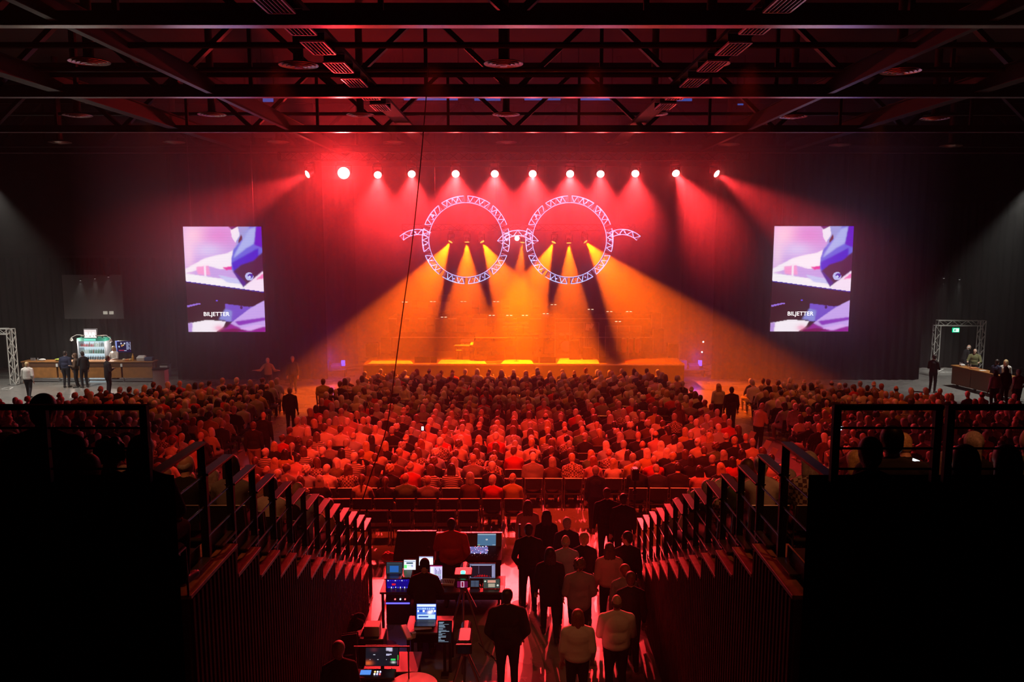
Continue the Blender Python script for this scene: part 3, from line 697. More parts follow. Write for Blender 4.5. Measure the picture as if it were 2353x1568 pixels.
def stage_picture():
    p = Pic(120, 160, (205, 165, 235))
    p.blob(0.15, 0.08, 0.18, 0.12, (255, 215, 235)); p.blob(0.45, 0.1, 0.25, 0.12, (222, 140, 215), 0.9); p.blob(0.3, 0.22, 0.2, 0.07, (215, 205, 250), 0.9); p.blob(0.05, 0.25, 0.08, 0.2, (255, 215, 240), 0.8)
    p.poly([(0.62, 0), (1, 0), (1, 0.30), (0.60, 0.25), (0.68, 0.16)], (150, 160, 225), 4)
    p.poly([(0.60, 0), (0.70, 0), (0.72, 0.08), (0.66, 0.15), (0.62, 0.10)], (245, 240, 255), 1); p.poly([(0.58, 0), (0.70, 0), (0.62, 0.03)], (90, 20, 110), 1)
    p.poly([(0.70, 0.13), (0.74, 0.07), (0.76, 0.13), (0.70, 0.16)], (90, 10, 40), 1)
    p.poly([(0.0, 0.40), (0.25, 0.30), (0.40, 0.27), (0.55, 0.25), (0.63, 0.22), (0.60, 0.40), (0.45, 0.40), (0.3, 0.37), (0.1, 0.42), (0, 0.44)], (255, 245, 255), 2)   # hand
    p.poly([(0.14, 0.38), (0.30, 0.365), (0.32, 0.46), (0.16, 0.45)], (255, 160, 215), 4); p.poly([(0.24, 0.37), (0.27, 0.37), (0.27, 0.47), (0.24, 0.47)], (255, 240, 255), 1)
    p.poly([(0.48, 0.385), (0.61, 0.37), (0.61, 0.405), (0.53, 0.41)], (235, 40, 160), 2)
    p.poly([(0.0, 0.44), (0.45, 0.49), (1.0, 0.545), (1.0, 0.62), (0, 0.52)], (255, 250, 255), 2)   # keys
    p.poly([(0.42, 0.455), (0.72, 0.50), (0.72, 0.545), (0.52, 0.525)], (205, 205, 250), 2)
    p.poly([(0.63, 0.22), (0.70, 0.16), (0.80, 0.08), (0.85, 0), (1, 0), (1, 0.40), (0.74, 0.565), (0.60, 0.40), (0.60, 0.30)], (95, 100, 225), 2)   # sleeve
    p.poly([(0.84, 0.02), (0.95, 0.0), (0.90, 0.16), (0.80, 0.2), (0.62, 0.3), (0.66, 0.24)], (170, 185, 245), 5)
    p.poly([(0.93, 0), (1, 0), (1, 0.2), (0.9, 0.17)], (90, 10, 200), 3); p.poly([(0.60, 0.34), (0.95, 0.20), (0.95, 0.30), (0.75, 0.38), (0.62, 0.42)], (60, 20, 205), 5)
    p.poly([(0.62, 0.42), (0.72, 0.36), (0.88, 0.32), (1, 0.24), (1, 0.42), (0.76, 0.56)], (66, 14, 60), 3)
    p.poly([(0.61, 0.42), (0.66, 0.44), (0.78, 0.53), (0.74, 0.575)], (70, 20, 140), 2)
    p.disc(0.82, 0.47, 0.052, (190, 195, 250), 1.33); p.disc(0.835, 0.465, 0.032, (60, 30, 170), 1.33); p.disc(0.825, 0.475, 0.015, (210, 220, 255), 1.33)
    p.poly([(0.78, 0.55), (1.0, 0.42), (1.0, 0.62), (0.76, 0.59)], (255, 235, 255), 2); p.poly([(0.9, 0.5), (1.0, 0.44), (1.0, 0.49)], (250, 120, 190), 2)
    p.poly([(0, 0.52), (1, 0.62), (1, 1), (0, 1)], (52, 12, 24), 0)                                        # dark lower panel
    p.poly([(0, 0.515), (1, 0.615), (1, 0.625), (0, 0.525)], (40, 20, 150), 0)
    p.poly([(0.0, 0.745), (0.16, 0.722), (0.18, 0.733), (0.0, 0.765)], (150, 110, 220), 0); p.disc(0.39, 0.70, 0.012, (90, 70, 230), 1.33)
    p.poly([(0.49, 0.73), (0.80, 0.76), (0.88, 0.75), (0.60, 0.90), (0.49, 0.90)], (118, 80, 205), 1); p.disc(0.70, 0.765, 0.02, (70, 20, 90), 1.33); p.poly([(0.49, 0.78), (0.58, 0.80), (0.56, 0.90), (0.4, 0.88)], (140, 145, 220), 5)
    p.poly([(0, 0.92), (0.25, 0.885), (0.49, 0.90), (0.46, 0.95), (0.36, 1.0), (0, 1)], (255, 246, 255), 1); p.poly([(0, 0.92), (0.06, 0.91), (0.05, 1), (0, 1)], (190, 150, 225), 3); p.blob(0.40, 0.965, 0.06, 0.03, (250, 130, 180), 0.7)
    p.poly([(1.0, 0.70), (0.82, 0.77), (0.6, 0.89), (0.55, 0.92), (0.62, 1.0), (1, 1)], (205, 170, 245), 1)
    p.poly([(0.60, 0.90), (1, 0.86), (1, 0.89), (0.66, 0.94)], (140, 50, 190), 3); p.poly([(0.55, 0.92), (0.7, 0.97), (1, 0.95), (1, 1.0), (0.44, 1.0)], (150, 30, 150), 4); p.poly([(0.66, 0.97), (0.9, 0.93), (1, 0.94), (0.8, 0.99)], (225, 180, 250), 3)
    p.poly([(0.42, 0.985), (0.6, 0.965), (0.75, 0.99), (0.6, 1.0), (0.42, 1.0)], (120, 0, 80), 2)
    # scan lines of the LED wall
    p.im[::4] *= 0.93
    return p
SPIC = stage_picture()
def led_screen(label, corners, Y, mirror=False):
    tl, tr, br, bl = [P(u, v, Y) for u, v in corners]
    c = (tl + br) / 2; W = ((tr - tl).length + (br - bl).length) / 2; Hh = ((tl - bl).length + (tr - br).length) / 2
    r = thing('led_screen', label, 'screen', c, 0, None)
    MB().rbox((0, 0.09, 0), (W + 0.06, 0.14, Hh + 0.06), 0.01).build('cabinet', black_plastic, r)
    me = SPIC.mesh('picture', (-W / 2, 0.012, Hh / 2), (W, 0, 0), (0, 0, -Hh), 1.3); o = bpy.data.objects.new('picture', me); COL.objects.link(o); o.parent = r
    t = MB(); text_mesh(t, 'BILJETTER', (-W / 2 + W * 0.375, -0.004, Hh / 2 - Hh * 0.83), (1, 0, 0), (0, 0, 1), 0.27, 0.004, 1.05); t.build('lettering', emit_mat('white_letters', (1, 0.97, 0.95), 2.2), r)
    for sx in (-1, 1): MB().cyl((sx * W * 0.4, 0.09, Hh / 2), (sx * W * 0.4, 0.09, HZ - c.z), 0.012, n=6).build('hoist_chain', grey_metal, r)
    area('screen_glow', c + Vector((0, -0.1, 0)), c + Vector((0, -5, -1.0)), W, Hh, 5, (0.62, 0.45, 1.0)); return r
led_screen('hanging video screen by the bar showing a hand on piano keys', ((423, 521), (602, 521), (607, 763), (429, 763)), 38.0)
led_screen('hanging video screen by the exit opening showing a hand on piano keys', ((1777, 520), (1959, 520), (1952, 762), (1772, 762)), 38.0)
# ------------------------------------------------------------------ people: one continuous body, garments and hair as its parts
def remesh(mb, voxel, name, smooth_it=2, dec=1.0):
    me = mb.mesh(name); o = bpy.data.objects.new(name, me); COL.objects.link(o)
    r = o.modifiers.new('r', 'REMESH'); r.mode = 'VOXEL'; r.voxel_size = voxel; r.use_smooth_shade = True
    if smooth_it: s = o.modifiers.new('s', 'SMOOTH'); s.iterations = smooth_it; s.factor = 0.5
    if dec < 1: d = o.modifiers.new('d', 'DECIMATE'); d.ratio = dec
    dg = bpy.context.evaluated_depsgraph_get(); out = bpy.data.meshes.new_from_object(o.evaluated_get(dg))
    out.name = name; bpy.data.objects.remove(o); bpy.data.meshes.remove(me)
    out.polygons.foreach_set('use_smooth', [True] * len(out.polygons)); return out
V = Vector
def figure_joints(pose, rnd, tall=1.75, wide=1.0, lean=0.0, turn=0.0, nod=0.0):
    k = tall / 1.75; J = {}
    if pose == 'sit':
        hz_ = 0.56; hip = V((0, -0.02, hz_)); J['hipL'] = V((-0.09, 0, hz_)); J['hipR'] = V((0.09, 0, hz_))
        J['kneeL'] = V((-0.12, 0.43, 0.52)); J['kneeR'] = V((0.12, 0.43, 0.52))
        J['ankL'] = V((-0.12, 0.40, 0.10)); J['ankR'] = V((0.12, 0.42, 0.10))
        c, s = math.cos(lean), math.sin(lean)
        up = lambda h, y=0: hip + V((0, h * s + y * c, h * c - y * s)) * k
        J['pelvis'] = hip; J['waist'] = up(0.20); J['chest'] = up(0.38); J['neck0'] = up(0.52, -0.01); J['neck1'] = up(0.61, 0.02); J['head'] = up(0.72, 0.045)
        for n, sx in (('L', -1), ('R', 1)):
            J['sh' + n] = up(0.465) + V((sx * (0.055 + 0.118 * wide), 0, 0)); J['el' + n] = V((sx * (0.07 + 0.15 * wide), 0.10, 0.78)); J['wr' + n] = V((sx * 0.13, 0.30, 0.66))
    else:
        J['pelvis'] = V((0, 0, 0.95)) ; hip = V((0, 0, 0.95))
        J['hipL'] = V((-0.09, 0, 0.92)); J['hipR'] = V((0.09, 0, 0.92))
        st = 0.0
        if pose == 'walk': st = 0.24
        J['kneeL'] = V((-0.10, 0.04 + st * 0.6, 0.50)); J['kneeR'] = V((0.10, 0.03 - st * 0.35, 0.50))
        J['ankL'] = V((-0.10, -0.02 + st, 0.09)); J['ankR'] = V((0.11, -0.03 - st * 1.1, 0.10 + (0.05 if st else 0)))
        c, s = math.cos(lean), math.sin(lean)
        up = lambda h, y=0: hip + V((0, h * s + y * c, h * c - y * s))
        J['waist'] = up(0.16); J['chest'] = up(0.34); J['neck0'] = up(0.49, -0.01); J['neck1'] = up(0.57, 0.015); J['head'] = up(0.67, 0.035)
        for n, sx in (('L', -1), ('R', 1)):
            J['sh' + n] = up(0.430) + V((sx * (0.055 + 0.122 * wide), 0, 0))
            J['el' + n] = J['sh' + n] + V((sx * 0.055, -0.02 - sx * st * 0.2, -0.30)); J['wr' + n] = J['el' + n] + V((sx * 0.01, 0.09 - sx * st * 0.25, -0.245))
        for q in J: J[q] = J[q] * k if pose != 'sit' else J[q]
    return J
def arm_pose(J, mode):
    "mode per arm: adjusts elbow / wrist positions"
    for n, m in mode.items():
        sx = -1 if n == 'L' else 1; sh = J['sh' + n]
        if m == 'front': J['el' + n] = sh + V((sx * 0.06, 0.03, -0.28)); J['wr' + n] = J['el' + n] + V((-sx * 0.14, 0.21, 0.03))
        elif m == 'pocket': J['el' + n] = sh + V((sx * 0.09, -0.08, -0.27)); J['wr' + n] = J['el' + n] + V((-sx * 0.07, 0.12, -0.20))
        elif m == 'akimbo': J['el' + n] = sh + V((sx * 0.20, -0.06, -0.22)); J['wr' + n] = J['el' + n] + V((-sx * 0.16, 0.10, -0.14))
        elif m == 'face': J['el' + n] = sh + V((sx * 0.07, 0.16, -0.22)); J['wr' + n] = J['el' + n] + V((-sx * 0.06, 0.05, 0.24))
        elif m == 'desk': J['el' + n] = sh + V((sx * 0.09, 0.10, -0.26)); J['wr' + n] = J['el' + n] + V((-sx * 0.04, 0.25, 0.0))
        elif m == 'raise': J['el' + n] = sh + V((sx * 0.12, 0.22, -0.12)); J['wr' + n] = J['el' + n] + V((-sx * 0.02, 0.20, 0.12))
        elif m == 'phone': J['el' + n] = sh + V((sx * 0.12, 0.10, -0.24)); J['wr' + n] = J['el' + n] + V((sx * 0.03, 0.20, 0.10))
        elif m == 'out': J['el' + n] = sh + V((sx * 0.17, 0.10, -0.22)); J['wr' + n] = J['el' + n] + V((sx * 0.18, 0.14, 0.03))
        elif m == 'back': J['el' + n] = sh + V((sx * 0.10, -0.12, -0.25)); J['wr' + n] = J['el' + n] + V((-sx * 0.22, -0.02, -0.06))
def head_rot(J, turn, nod):
    return Euler((nod, 0, turn)).to_matrix()
def body_mb(J, R, detail, wide=1.0, k=1.0, fem=False):
    m = MB(); h = J['head']; hr = lambda x, y, z: h + R @ V((x, y, z))
    m.ell(h, (0.079, 0.097, 0.118), 16, 12, R); m.ell(hr(0, 0.035, -0.064), (0.055, 0.061, 0.060), 12, 8, R)
    if detail:
        m.caps(hr(0, 0.088, 0.015), hr(0, 0.110, -0.022), 0.010, 0.015, n=8)          # nose
        m.ell(hr(0, 0.088, -0.062), (0.026, 0.014, 0.011), 10, 6, R)                    # mouth
        m.ell(hr(0, 0.082, 0.035), (0.055, 0.016, 0.012), 10, 6, R)                     # brow
        m.ell(hr(0, 0.080, -0.10), (0.026, 0.02, 0.018), 8, 6, R)                       # chin
        for sx in (-1, 1): m.ell(hr(sx * 0.077, 0.0, -0.005), (0.010, 0.020, 0.032), 8, 6, R)
    m.caps(J['neck0'] + V((0, 0, -0.03)), J['neck1'] + V((0, 0, 0.02)), 0.064 if not fem else 0.053, 0.055 if not fem else 0.046, n=12)
    w = wide
    sh0 = (J['shL'] + J['shR']) / 2
    m.caps(J['pelvis'] + V((0, 0, 0.03)), J['chest'] + V((0, 0, 0.04)), 0.112, 0.108, 1.36 * w, n=16)
    m.ell(J['chest'], (0.165 * w, 0.115 * w, 0.17), 16, 10); m.ell(J['waist'], (0.145 * w, 0.105 * w * w, 0.15), 16, 10); m.ell(J['pelvis'], (0.165 * w, 0.125, 0.12), 16, 10)
    m.caps(J['neck0'] + V((0, 0, 0.0)), sh0, 0.06, 0.10, n=12)
    for n in 'LR':
        sx = -1 if n == 'L' else 1
        m.caps(J['neck0'] + V((sx * 0.02, 0, 0.03)), J['sh' + n] + V((-sx * 0.02, 0, 0.005)), 0.050, 0.056, n=12)
        m.caps(J['sh' + n], J['el' + n], 0.055 * w, 0.041, n=12); m.caps(J['el' + n], J['wr' + n], 0.041, 0.028, n=12)
        m.caps(J['hip' + n], J['knee' + n], 0.088 * w, 0.056, n=12); m.caps(J['knee' + n], J['ank' + n], 0.055, 0.038, n=12)
        a = J['ank' + n]; fd = V((sx * 0.03, 0.14, -0.045))
        m.caps(a + V((0, -0.035, -0.045)), a + fd, 0.038, 0.032, n=8)
        # hand
        wv = J['wr' + n]; d = (wv - J['el' + n]).normalized(); side = d.cross(V((0, 0, 1)))
        if side.length < 0.3: side = V((0, 1, 0))
        side.normalize(); nrm = d.cross(side).normalized()
        if detail:
            for q in (-0.024, -0.008, 0.008, 0.024): m.caps(wv + d * 0.01 + side * q * 0.6, wv + d * 0.085 + side * q, 0.017, 0.014, n=8)
            for q, L_ in ((-0.031, 0.058), (-0.0105, 0.072), (0.0105, 0.078), (0.031, 0.070)):
                k1 = wv + d * 0.085 + side * q; k2 = k1 + d * (L_ * 0.55) + nrm * 0.008; k3 = k2 + d * (L_ * 0.40) + nrm * 0.020
                m.caps(k1, k2, 0.0095, 0.0085, n=8); m.caps(k2, k3, 0.0085, 0.0075, n=8)
            t0 = wv + d * 0.03 + side * (-sx * 0.0 + 0.026) ; t1 = t0 + d * 0.035 + side * 0.026 + nrm * 0.012; t2 = t1 + d * 0.030 + side * 0.004 + nrm * 0.010
            m.caps(t0, t1, 0.014, 0.010, n=8); m.caps(t1, t2, 0.010, 0.0085, n=8)
        else: m.caps(wv, wv + d * 0.11, 0.034, 0.026, n=8)
    return m
def top_mb(J, wide=1.0, long_sleeve=True, loose=0.016, hem=0.0, fem=False):
    m = MB(); w = wide; e = loose; sh0 = (J['shL'] + J['shR']) / 2
    m.caps(J['pelvis'] + V((0, 0, 0.03)), J['chest'] + V((0, 0, 0.04)), 0.118 + e, 0.112 + e, 1.34 * w, n=16)
    m.ell(J['chest'], (0.165 * w + e, 0.115 * w + e, 0.17 + e), 16, 10); m.ell(J['waist'], (0.148 * w + e, 0.105 * w * w + e, 0.16 + e), 16, 10)
    m.ell(J['pelvis'] + V((0, 0, 0.03 - hem * 0.3)), (0.165 * w + e * 1.2, 0.125 + e, 0.10 + hem), 16, 10)
    m.caps(J['neck0'] + V((0, -0.005, 0.0)), sh0, 0.064 if not fem else .055, 0.10 + e, n=12)
    for n in 'LR':
        sx = -1 if n == 'L' else 1
        m.caps(J['neck0'] + V((sx * 0.02, 0, 0.03)), J['sh' + n] + V((-sx * 0.02, 0, 0.005)), 0.048 + e * 0.6, 0.056 + e, n=12)
        m.caps(J['chest'] + V((sx * 0.10 * w, 0, 0.03)), J['sh' + n], 0.08, 0.055 * w + e, n=12)
        if long_sleeve:
            m.caps(J['sh' + n], J['el' + n], 0.055 * w + e, 0.045 + e, n=12); m.caps(J['el' + n], J['wr' + n] + (J['el' + n] - J['wr' + n]) * 0.08, 0.043 + e, 0.036, n=12)
        else: m.caps(J['sh' + n], J['sh' + n] + (J['el' + n] - J['sh' + n]) * 0.7, 0.055 * w + e, 0.052 + e, n=12)
    return m
def bottom_mb(J, wide=1.0, skirt=False):
    m = MB(); e = 0.012
    m.ell(J['pelvis'] + V((0, 0, -0.02)), (0.165 * wide + e, 0.125 + e, 0.115), 16, 10)
    for n in 'LR':
        m.caps(J['hip' + n], J['knee' + n], 0.090 * wide + e, 0.060 + e, n=12)
        m.caps(J['knee' + n], J['ank' + n] + (J['knee' + n] - J['ank' + n]) * 0.05, 0.058 + e, 0.052, n=12)
    if skirt: m.caps(J['pelvis'], (J['kneeL'] + J['kneeR']) / 2, 0.16, 0.20, n=14)
    return m
def shoe_mb(J):
    m = MB()
    for n in 'LR':
        sx = -1 if n == 'L' else 1; a = J['ank' + n]
        m.caps(a + V((0, -0.04, -0.045)), a + V((sx * 0.035, 0.16, -0.055)), 0.046, 0.038, n=10); m.caps(a + V((0, -0.02, 0.0)), a + V((0, -0.02, -0.04)), 0.045, 0.045, n=10)
    return m
def hair_mb(J, R, style):
    m = MB(); h = J['head']; hr = lambda x, y, z: h + R @ V((x, y, z))
    if style == 'short':
        m.ell(hr(0, -0.012, 0.030), (0.091, 0.103, 0.106), 16, 12, R); m.ell(hr(0, -0.048, -0.02), (0.079, 0.066, 0.088), 12, 8, R)
    elif style == 'fringe':   # bald crown with a ring of hair
        m.ell(hr(0, -0.045, -0.025), (0.085, 0.066, 0.054), 16, 8, R)
        for sx in (-1, 1): m.ell(hr(sx * 0.071, -0.015, -0.005), (0.017, 0.045, 0.042), 8, 6, R)
    elif style == 'curly':
        for i in range(26):
            a = i * 2.399; z = 0.10 - 0.0065 * i; rr = math.sqrt(max(0.0, 1 - (z / 0.12) ** 2)) * 0.085
            m.ell(hr(rr * math.cos(a), -0.018 + rr * math.sin(a) * 0.95 - 0.01, z + 0.015), (0.038, 0.038, 0.034), 8, 6)
        m.ell(hr(0, -0.02, 0.03), (0.085, 0.09, 0.095), 12, 8, R)
    elif style == 'bob':
        m.ell(hr(0, -0.015, 0.028), (0.098, 0.106, 0.108), 16, 12, R)
        m.caps(hr(-0.05, -0.045, 0.0), hr(-0.062, -0.045, -0.13), 0.055, 0.042, n=10); m.caps(hr(0.05, -0.045, 0.0), hr(0.062, -0.045, -0.13), 0.055, 0.042, n=10)
        m.caps(hr(0, -0.055, 0.0), hr(0, -0.065, -0.135), 0.062, 0.05, n=10)
    elif style == 'long':
        m.ell(hr(0, -0.015, 0.028), (0.095, 0.105, 0.108), 16, 12, R)
        for x in (-0.055, -0.02, 0.02, 0.055): m.caps(hr(x, -0.05, 0.0), h + V((x * 1.5, -0.115 + abs(x) * 0.5, -0.33 + abs(x) * 0.7)), 0.055, 0.032, n=10)
    elif style == 'bun':
        m.ell(hr(0, -0.012, 0.028), (0.090, 0.102, 0.106), 16, 12, R); m.ell(hr(0, -0.045, -0.02), (0.07, 0.06, 0.07), 12, 8, R); m.ell(hr(0, -0.10, 0.055), (0.045, 0.045, 0.042), 12, 8, R)
    elif style == 'ponytail':
        m.ell(hr(0, -0.012, 0.028), (0.090, 0.102, 0.106), 16, 12, R); m.ell(hr(0, -0.045, -0.02), (0.07, 0.06, 0.06), 12, 8, R)
        m.caps(hr(0, -0.10, 0.03), h + V((0, -0.14, -0.22)), 0.034, 0.020, n=10)
    elif style == 'cap':
        m.ell(hr(0, -0.005, 0.045), (0.090, 0.100, 0.085), 16, 12, R); m.ell(hr(0, 0.10, 0.035), (0.065, 0.055, 0.010), 12, 6, R)
    elif style == 'beanie':
        m.ell(hr(0, -0.012, 0.045), (0.090, 0.100, 0.100), 16, 12, R); m.caps(hr(0, -0.01, 0.0), hr(0, -0.01, 0.02), 0.09, 0.09, n=12)
    return m
HAIRM = {'grey': mat('grey_hair', (0.42, 0.40, 0.38), 0.6, noise=0.3, nscale=60), 'white': mat('white_hair', (0.78, 0.75, 0.70), 0.6, noise=0.2, nscale=60),
         'blond': mat('blond_hair', (0.55, 0.40, 0.20), 0.5, noise=0.3, nscale=60), 'brown': mat('brown_hair', (0.13, 0.07, 0.04), 0.5, noise=0.3, nscale=60),
         'dark': mat('dark_hair', (0.035, 0.025, 0.02), 0.45, noise=0.3, nscale=60), 'red': mat('auburn_hair', (0.30, 0.10, 0.04), 0.5, noise=0.3, nscale=60)}
SKIN = mat('skin', (0.62, 0.40, 0.30), 0.5)
CLOTH = {'white': mat('white_cloth', (0.72, 0.70, 0.66), 0.85, nscale=9, bump=0.5), 'cream': mat('cream_cloth', (0.58, 0.50, 0.36), 0.9, nscale=9, bump=0.5), 'light-blue': mat('light_blue_cloth', (0.38, 0.46, 0.58), 0.85, nscale=9, bump=0.5),
         'grey': mat('grey_cloth', (0.24, 0.24, 0.25), 0.9, nscale=9, bump=0.5), 'black': mat('black_cloth', (0.022, 0.022, 0.024), 0.9, spec=0.25, nscale=9, bump=0.5), 'navy': mat('navy_cloth', (0.03, 0.035, 0.07), 0.9, spec=0.3, nscale=9, bump=0.5),
         'brown': mat('brown_cloth', (0.12, 0.07, 0.045), 0.9, nscale=9, bump=0.5), 'red': mat('red_cloth', (0.62, 0.04, 0.03), 0.85, nscale=9, bump=0.5), 'pink': mat('pink_cloth', (0.60, 0.34, 0.34), 0.85, nscale=9, bump=0.5),
         'olive': mat('olive_cloth', (0.16, 0.16, 0.07), 0.9, nscale=9, bump=0.5), 'yellow': mat('mustard_cloth', (0.50, 0.38, 0.10), 0.85, nscale=9, bump=0.5), 'green': mat('green_cloth', (0.10, 0.22, 0.10), 0.85, nscale=9, bump=0.5),
         'striped': mat_wave('striped_cloth', (0.06, 0.06, 0.07), (0.68, 0.66, 0.62), 7.0, 'Z', 0.85, 0.0, True), 'checked': mat_check('checked_cloth', (0.10, 0.06, 0.06), (0.52, 0.48, 0.42), 22.0)}
PANTS = {'dark': mat('dark_trousers', (0.02, 0.02, 0.025), 0.9, spec=0.25), 'jeans': mat('denim', (0.05, 0.07, 0.13), 0.9), 'beige': mat('beige_trousers', (0.36, 0.30, 0.22), 0.9)}
SHOE = mat('shoe_leather', (0.02, 0.018, 0.016), 0.4)
# ---- seated prototypes (mesh data shared by every copy; materials set per object)
SEATP = []
styles = ['short', 'short', 'short', 'fringe', 'bald', 'curly', 'bob', 'bob', 'long', 'long', 'bun', 'ponytail', 'short', 'bob']
for i, sty in enumerate(styles):
    rnd = random.Random(i + 11)
    fem = sty in ('bob', 'long', 'bun', 'ponytail', 'curly'); wide = rnd.uniform(0.88, 1.0) if fem else rnd.uniform(1.0, 1.2)
    lean = rnd.uniform(-0.10, 0.10); turn = rnd.choice([0, 0, 0.15, -0.15, 0.5, -0.6]); nod = rnd.uniform(-0.2, 0.05)
    if i == 12: lean = 0.35; nod = -0.35
    if i == 7: turn = 1.0
    J = figure_joints('sit', rnd, rnd.uniform(1.64, 1.72) if fem else rnd.uniform(1.74, 1.86), wide, lean)
    if i in (2, 9): arm_pose(J, {'R': 'face'})
    if i in (5,): arm_pose(J, {'L': 'raise'})
    R = head_rot(J, turn, nod)
    SEATP.append(dict(style=sty, fem=fem, body=remesh(body_mb(J, R, False, wide, 1, fem), 0.020, 'body', 2),
                      top=remesh(top_mb(J, wide, not (i % 5 == 4), 0.017, 0.0, fem), 0.022, 'top', 3), legs=remesh(bottom_mb(J, wide), 0.028, 'trousers', 2),
                      shoes=remesh(shoe_mb(J), 0.022, 'shoes', 1), hair=None if sty == 'bald' else remesh(hair_mb(J, R, sty), 0.014, 'hair', 3)))
def part_obj(name, me, m, parent):
    o = bpy.data.objects.new(name, me); COL.objects.link(o); o.parent = parent
    if len(me.materials) == 0: me.materials.append(None)
    o.material_slots[0].link = 'OBJECT'; o.material_slots[0].material = m; return o
def place_seated(pi, loc, rz, hairc, topc, pantc, label, group=None, scale=1.0):
    p = SEATP[pi]; b = bpy.data.objects.new('seated_person', p['body']); COL.objects.link(b)
    if len(p['body'].materials) == 0: p['body'].materials.append(None)
    b.material_slots[0].link = 'OBJECT'; b.material_slots[0].material = SKIN
    b.location = loc; b.rotation_euler = (0, 0, rz); b.scale = (scale, scale, scale); tag(b, label, 'person', group)
    part_obj('top', p['top'], CLOTH[topc], b); part_obj('trousers', p['legs'], PANTS[pantc], b); part_obj('shoes', p['shoes'], SHOE, b)
    if p['hair']: part_obj('hair', p['hair'], HAIRM[hairc], b)
    return b
STYLE_WORDS = {'short': 'short %s hair', 'fringe': 'balding %s hair', 'bald': 'bald head', 'curly': 'curly %s hair', 'bob': '%s bob', 'long': 'long %s hair', 'bun': '%s hair bun', 'ponytail': '%s ponytail',
               'cap': 'dark cap', 'beanie': 'dark beanie'}
def looks(pi, hairc, topc):
    sty = SEATP[pi]['style']; h = STYLE_WORDS[sty]; h = h % hairc if '%s' in h else h
    return 'person with %s, %s top' % (h, topc)
# ---- standing people, each modelled in its own pose
def stander(label, loc, rz, pose='stand', hair='short', hairc='dark', top='black', pants='dark', tall=1.76, wide=1.0, lean=0.0, turn=0.0, nod=0.0, arms=None, fem=False, sleeves=True,
            voxel=0.009, name='standing_person', group=None, face=False, loose=0.016, hem=0.0, skirt=False, seat_h=None, topmat=None, bag=False):
    rnd = random.Random(sum(map(ord, label)) % 999)
    J = figure_joints(pose, rnd, tall, wide, lean)
    if arms: arm_pose(J, arms)
    R = head_rot(J, turn, nod)
    body = remesh(body_mb(J, R, True, wide, tall / 1.75, fem), voxel, 'body', 1)
    b = bpy.data.objects.new(name, body); COL.objects.link(b); b.location = loc; b.rotation_euler = (0, 0, rz); body.materials.append(SKIN)
    tag(b, label, 'person', group)
    v2 = max(0.014, voxel)
    for nm, mb, mt in (('top', top_mb(J, wide, sleeves, loose, hem, fem), topmat or CLOTH[top]), ('skirt' if skirt else 'trousers', bottom_mb(J, wide, skirt), PANTS[pants]), ('shoes', shoe_mb(J), SHOE)):
        me = remesh(mb, v2, nm, 6); me.materials.append(mt); o = bpy.data.objects.new(nm, me); COL.objects.link(o); o.parent = b
    if hair not in (None, 'bald'):
        me = remesh(hair_mb(J, R, hair), 0.011, 'hair', 2); me.materials.append(HAIRM[hairc] if hair not in ('cap', 'beanie') else CLOTH['black'])
        o = bpy.data.objects.new('hair' if hair not in ('cap', 'beanie') else hair, me); COL.objects.link(o); o.parent = b
    if face:
        for sx in (-1, 1):
            c = J['head'] + R @ V((sx * 0.030, 0.078, 0.012)); m = MB(); m.ell(c, (0.012, 0.012, 0.010), 10, 8); m.mi = 1; m.ell(c + R @ V((0, 0.0085, 0)), (0.0055, 0.005, 0.0055), 8, 6)
            m.build('eye', [mat('eye_white', (0.8, 0.8, 0.78), 0.3), mat('iris', (0.03, 0.02, 0.02), 0.2)], b, smooth=True)
    return b, J
# ------------------------------------------------------------------ chairs
M_seatcloth = mat('chair_fabric', (0.020, 0.018, 0.020), 0.85, noise=0.2, nscale=30); M_chrome = mat('chair_frame', (0.25, 0.24, 0.25), 0.3, 0.85)
def chair_parts():
    d = {}
    d['seat'] = MB().rbox((0, 0.02, 0.44), (0.44, 0.44, 0.055), 0.02)
    m = MB(); n = 6
    for k in range(n):
        z0, z1 = 0.58 + 0.30 * k / n, 0.58 + 0.30 * (k + 1) / n
        y0 = -0.20 - 0.05 * k / n; y1 = -0.20 - 0.05 * (k + 1) / n
        m.bar((0, y0, z0), (0, y1, z1 + 0.004), 0.43, 0.035)
    d['backrest'] = m
    fr = MB()
    for sx in (-0.235, 0.235):
        fr.path([V((sx, 0.22, 0.0)), V((sx, 0.20, 0.43)), V((sx, -0.17, 0.43)), V((sx, -0.205, 0.60)), V((sx, -0.262, 0.905))], 0.011, 6); fr.cyl((sx, -0.17, 0.43), (sx, -0.26, 0.0), 0.011, n=6)
    fr.cyl((-0.235, -0.262, 0.905), (0.235, -0.262, 0.905), 0.012, n=6); fr.cyl((-0.235, 0.1, 0.41), (0.235, 0.1, 0.41), 0.01, n=6)
    d['frame'] = fr
    return d
CP = chair_parts()
chair_me = MB(); 
for nm, q in (('seat', 0), ('backrest', 0), ('frame', 1)):
    chair_me.mi = q; chair_me.add(CP[nm].v, CP[nm].f)
CH_ME = chair_me.mesh('chair'); CH_ME.materials.append(M_seatcloth); CH_ME.materials.append(M_chrome)
CHP = {k: (v.mesh(k)) for k, v in CP.items()}
for k in CHP: CHP[k].materials.append(M_chrome if k == 'frame' else M_seatcloth)
def chair_full(loc, rz, label, group):
    r = thing('stacking_chair', label, 'chair', loc, rz, group)
    for k, me in CHP.items():
        o = bpy.data.objects.new(k, me); COL.objects.link(o); o.parent = r
    return r
def chair_simple(loc, rz, label, group):
    o = bpy.data.objects.new('stacking_chair', CH_ME); COL.objects.link(o); o.location = loc; o.rotation_euler = (0, 0, rz); return tag(o, label, 'chair', group)
GONE = []  # places taken by standing people
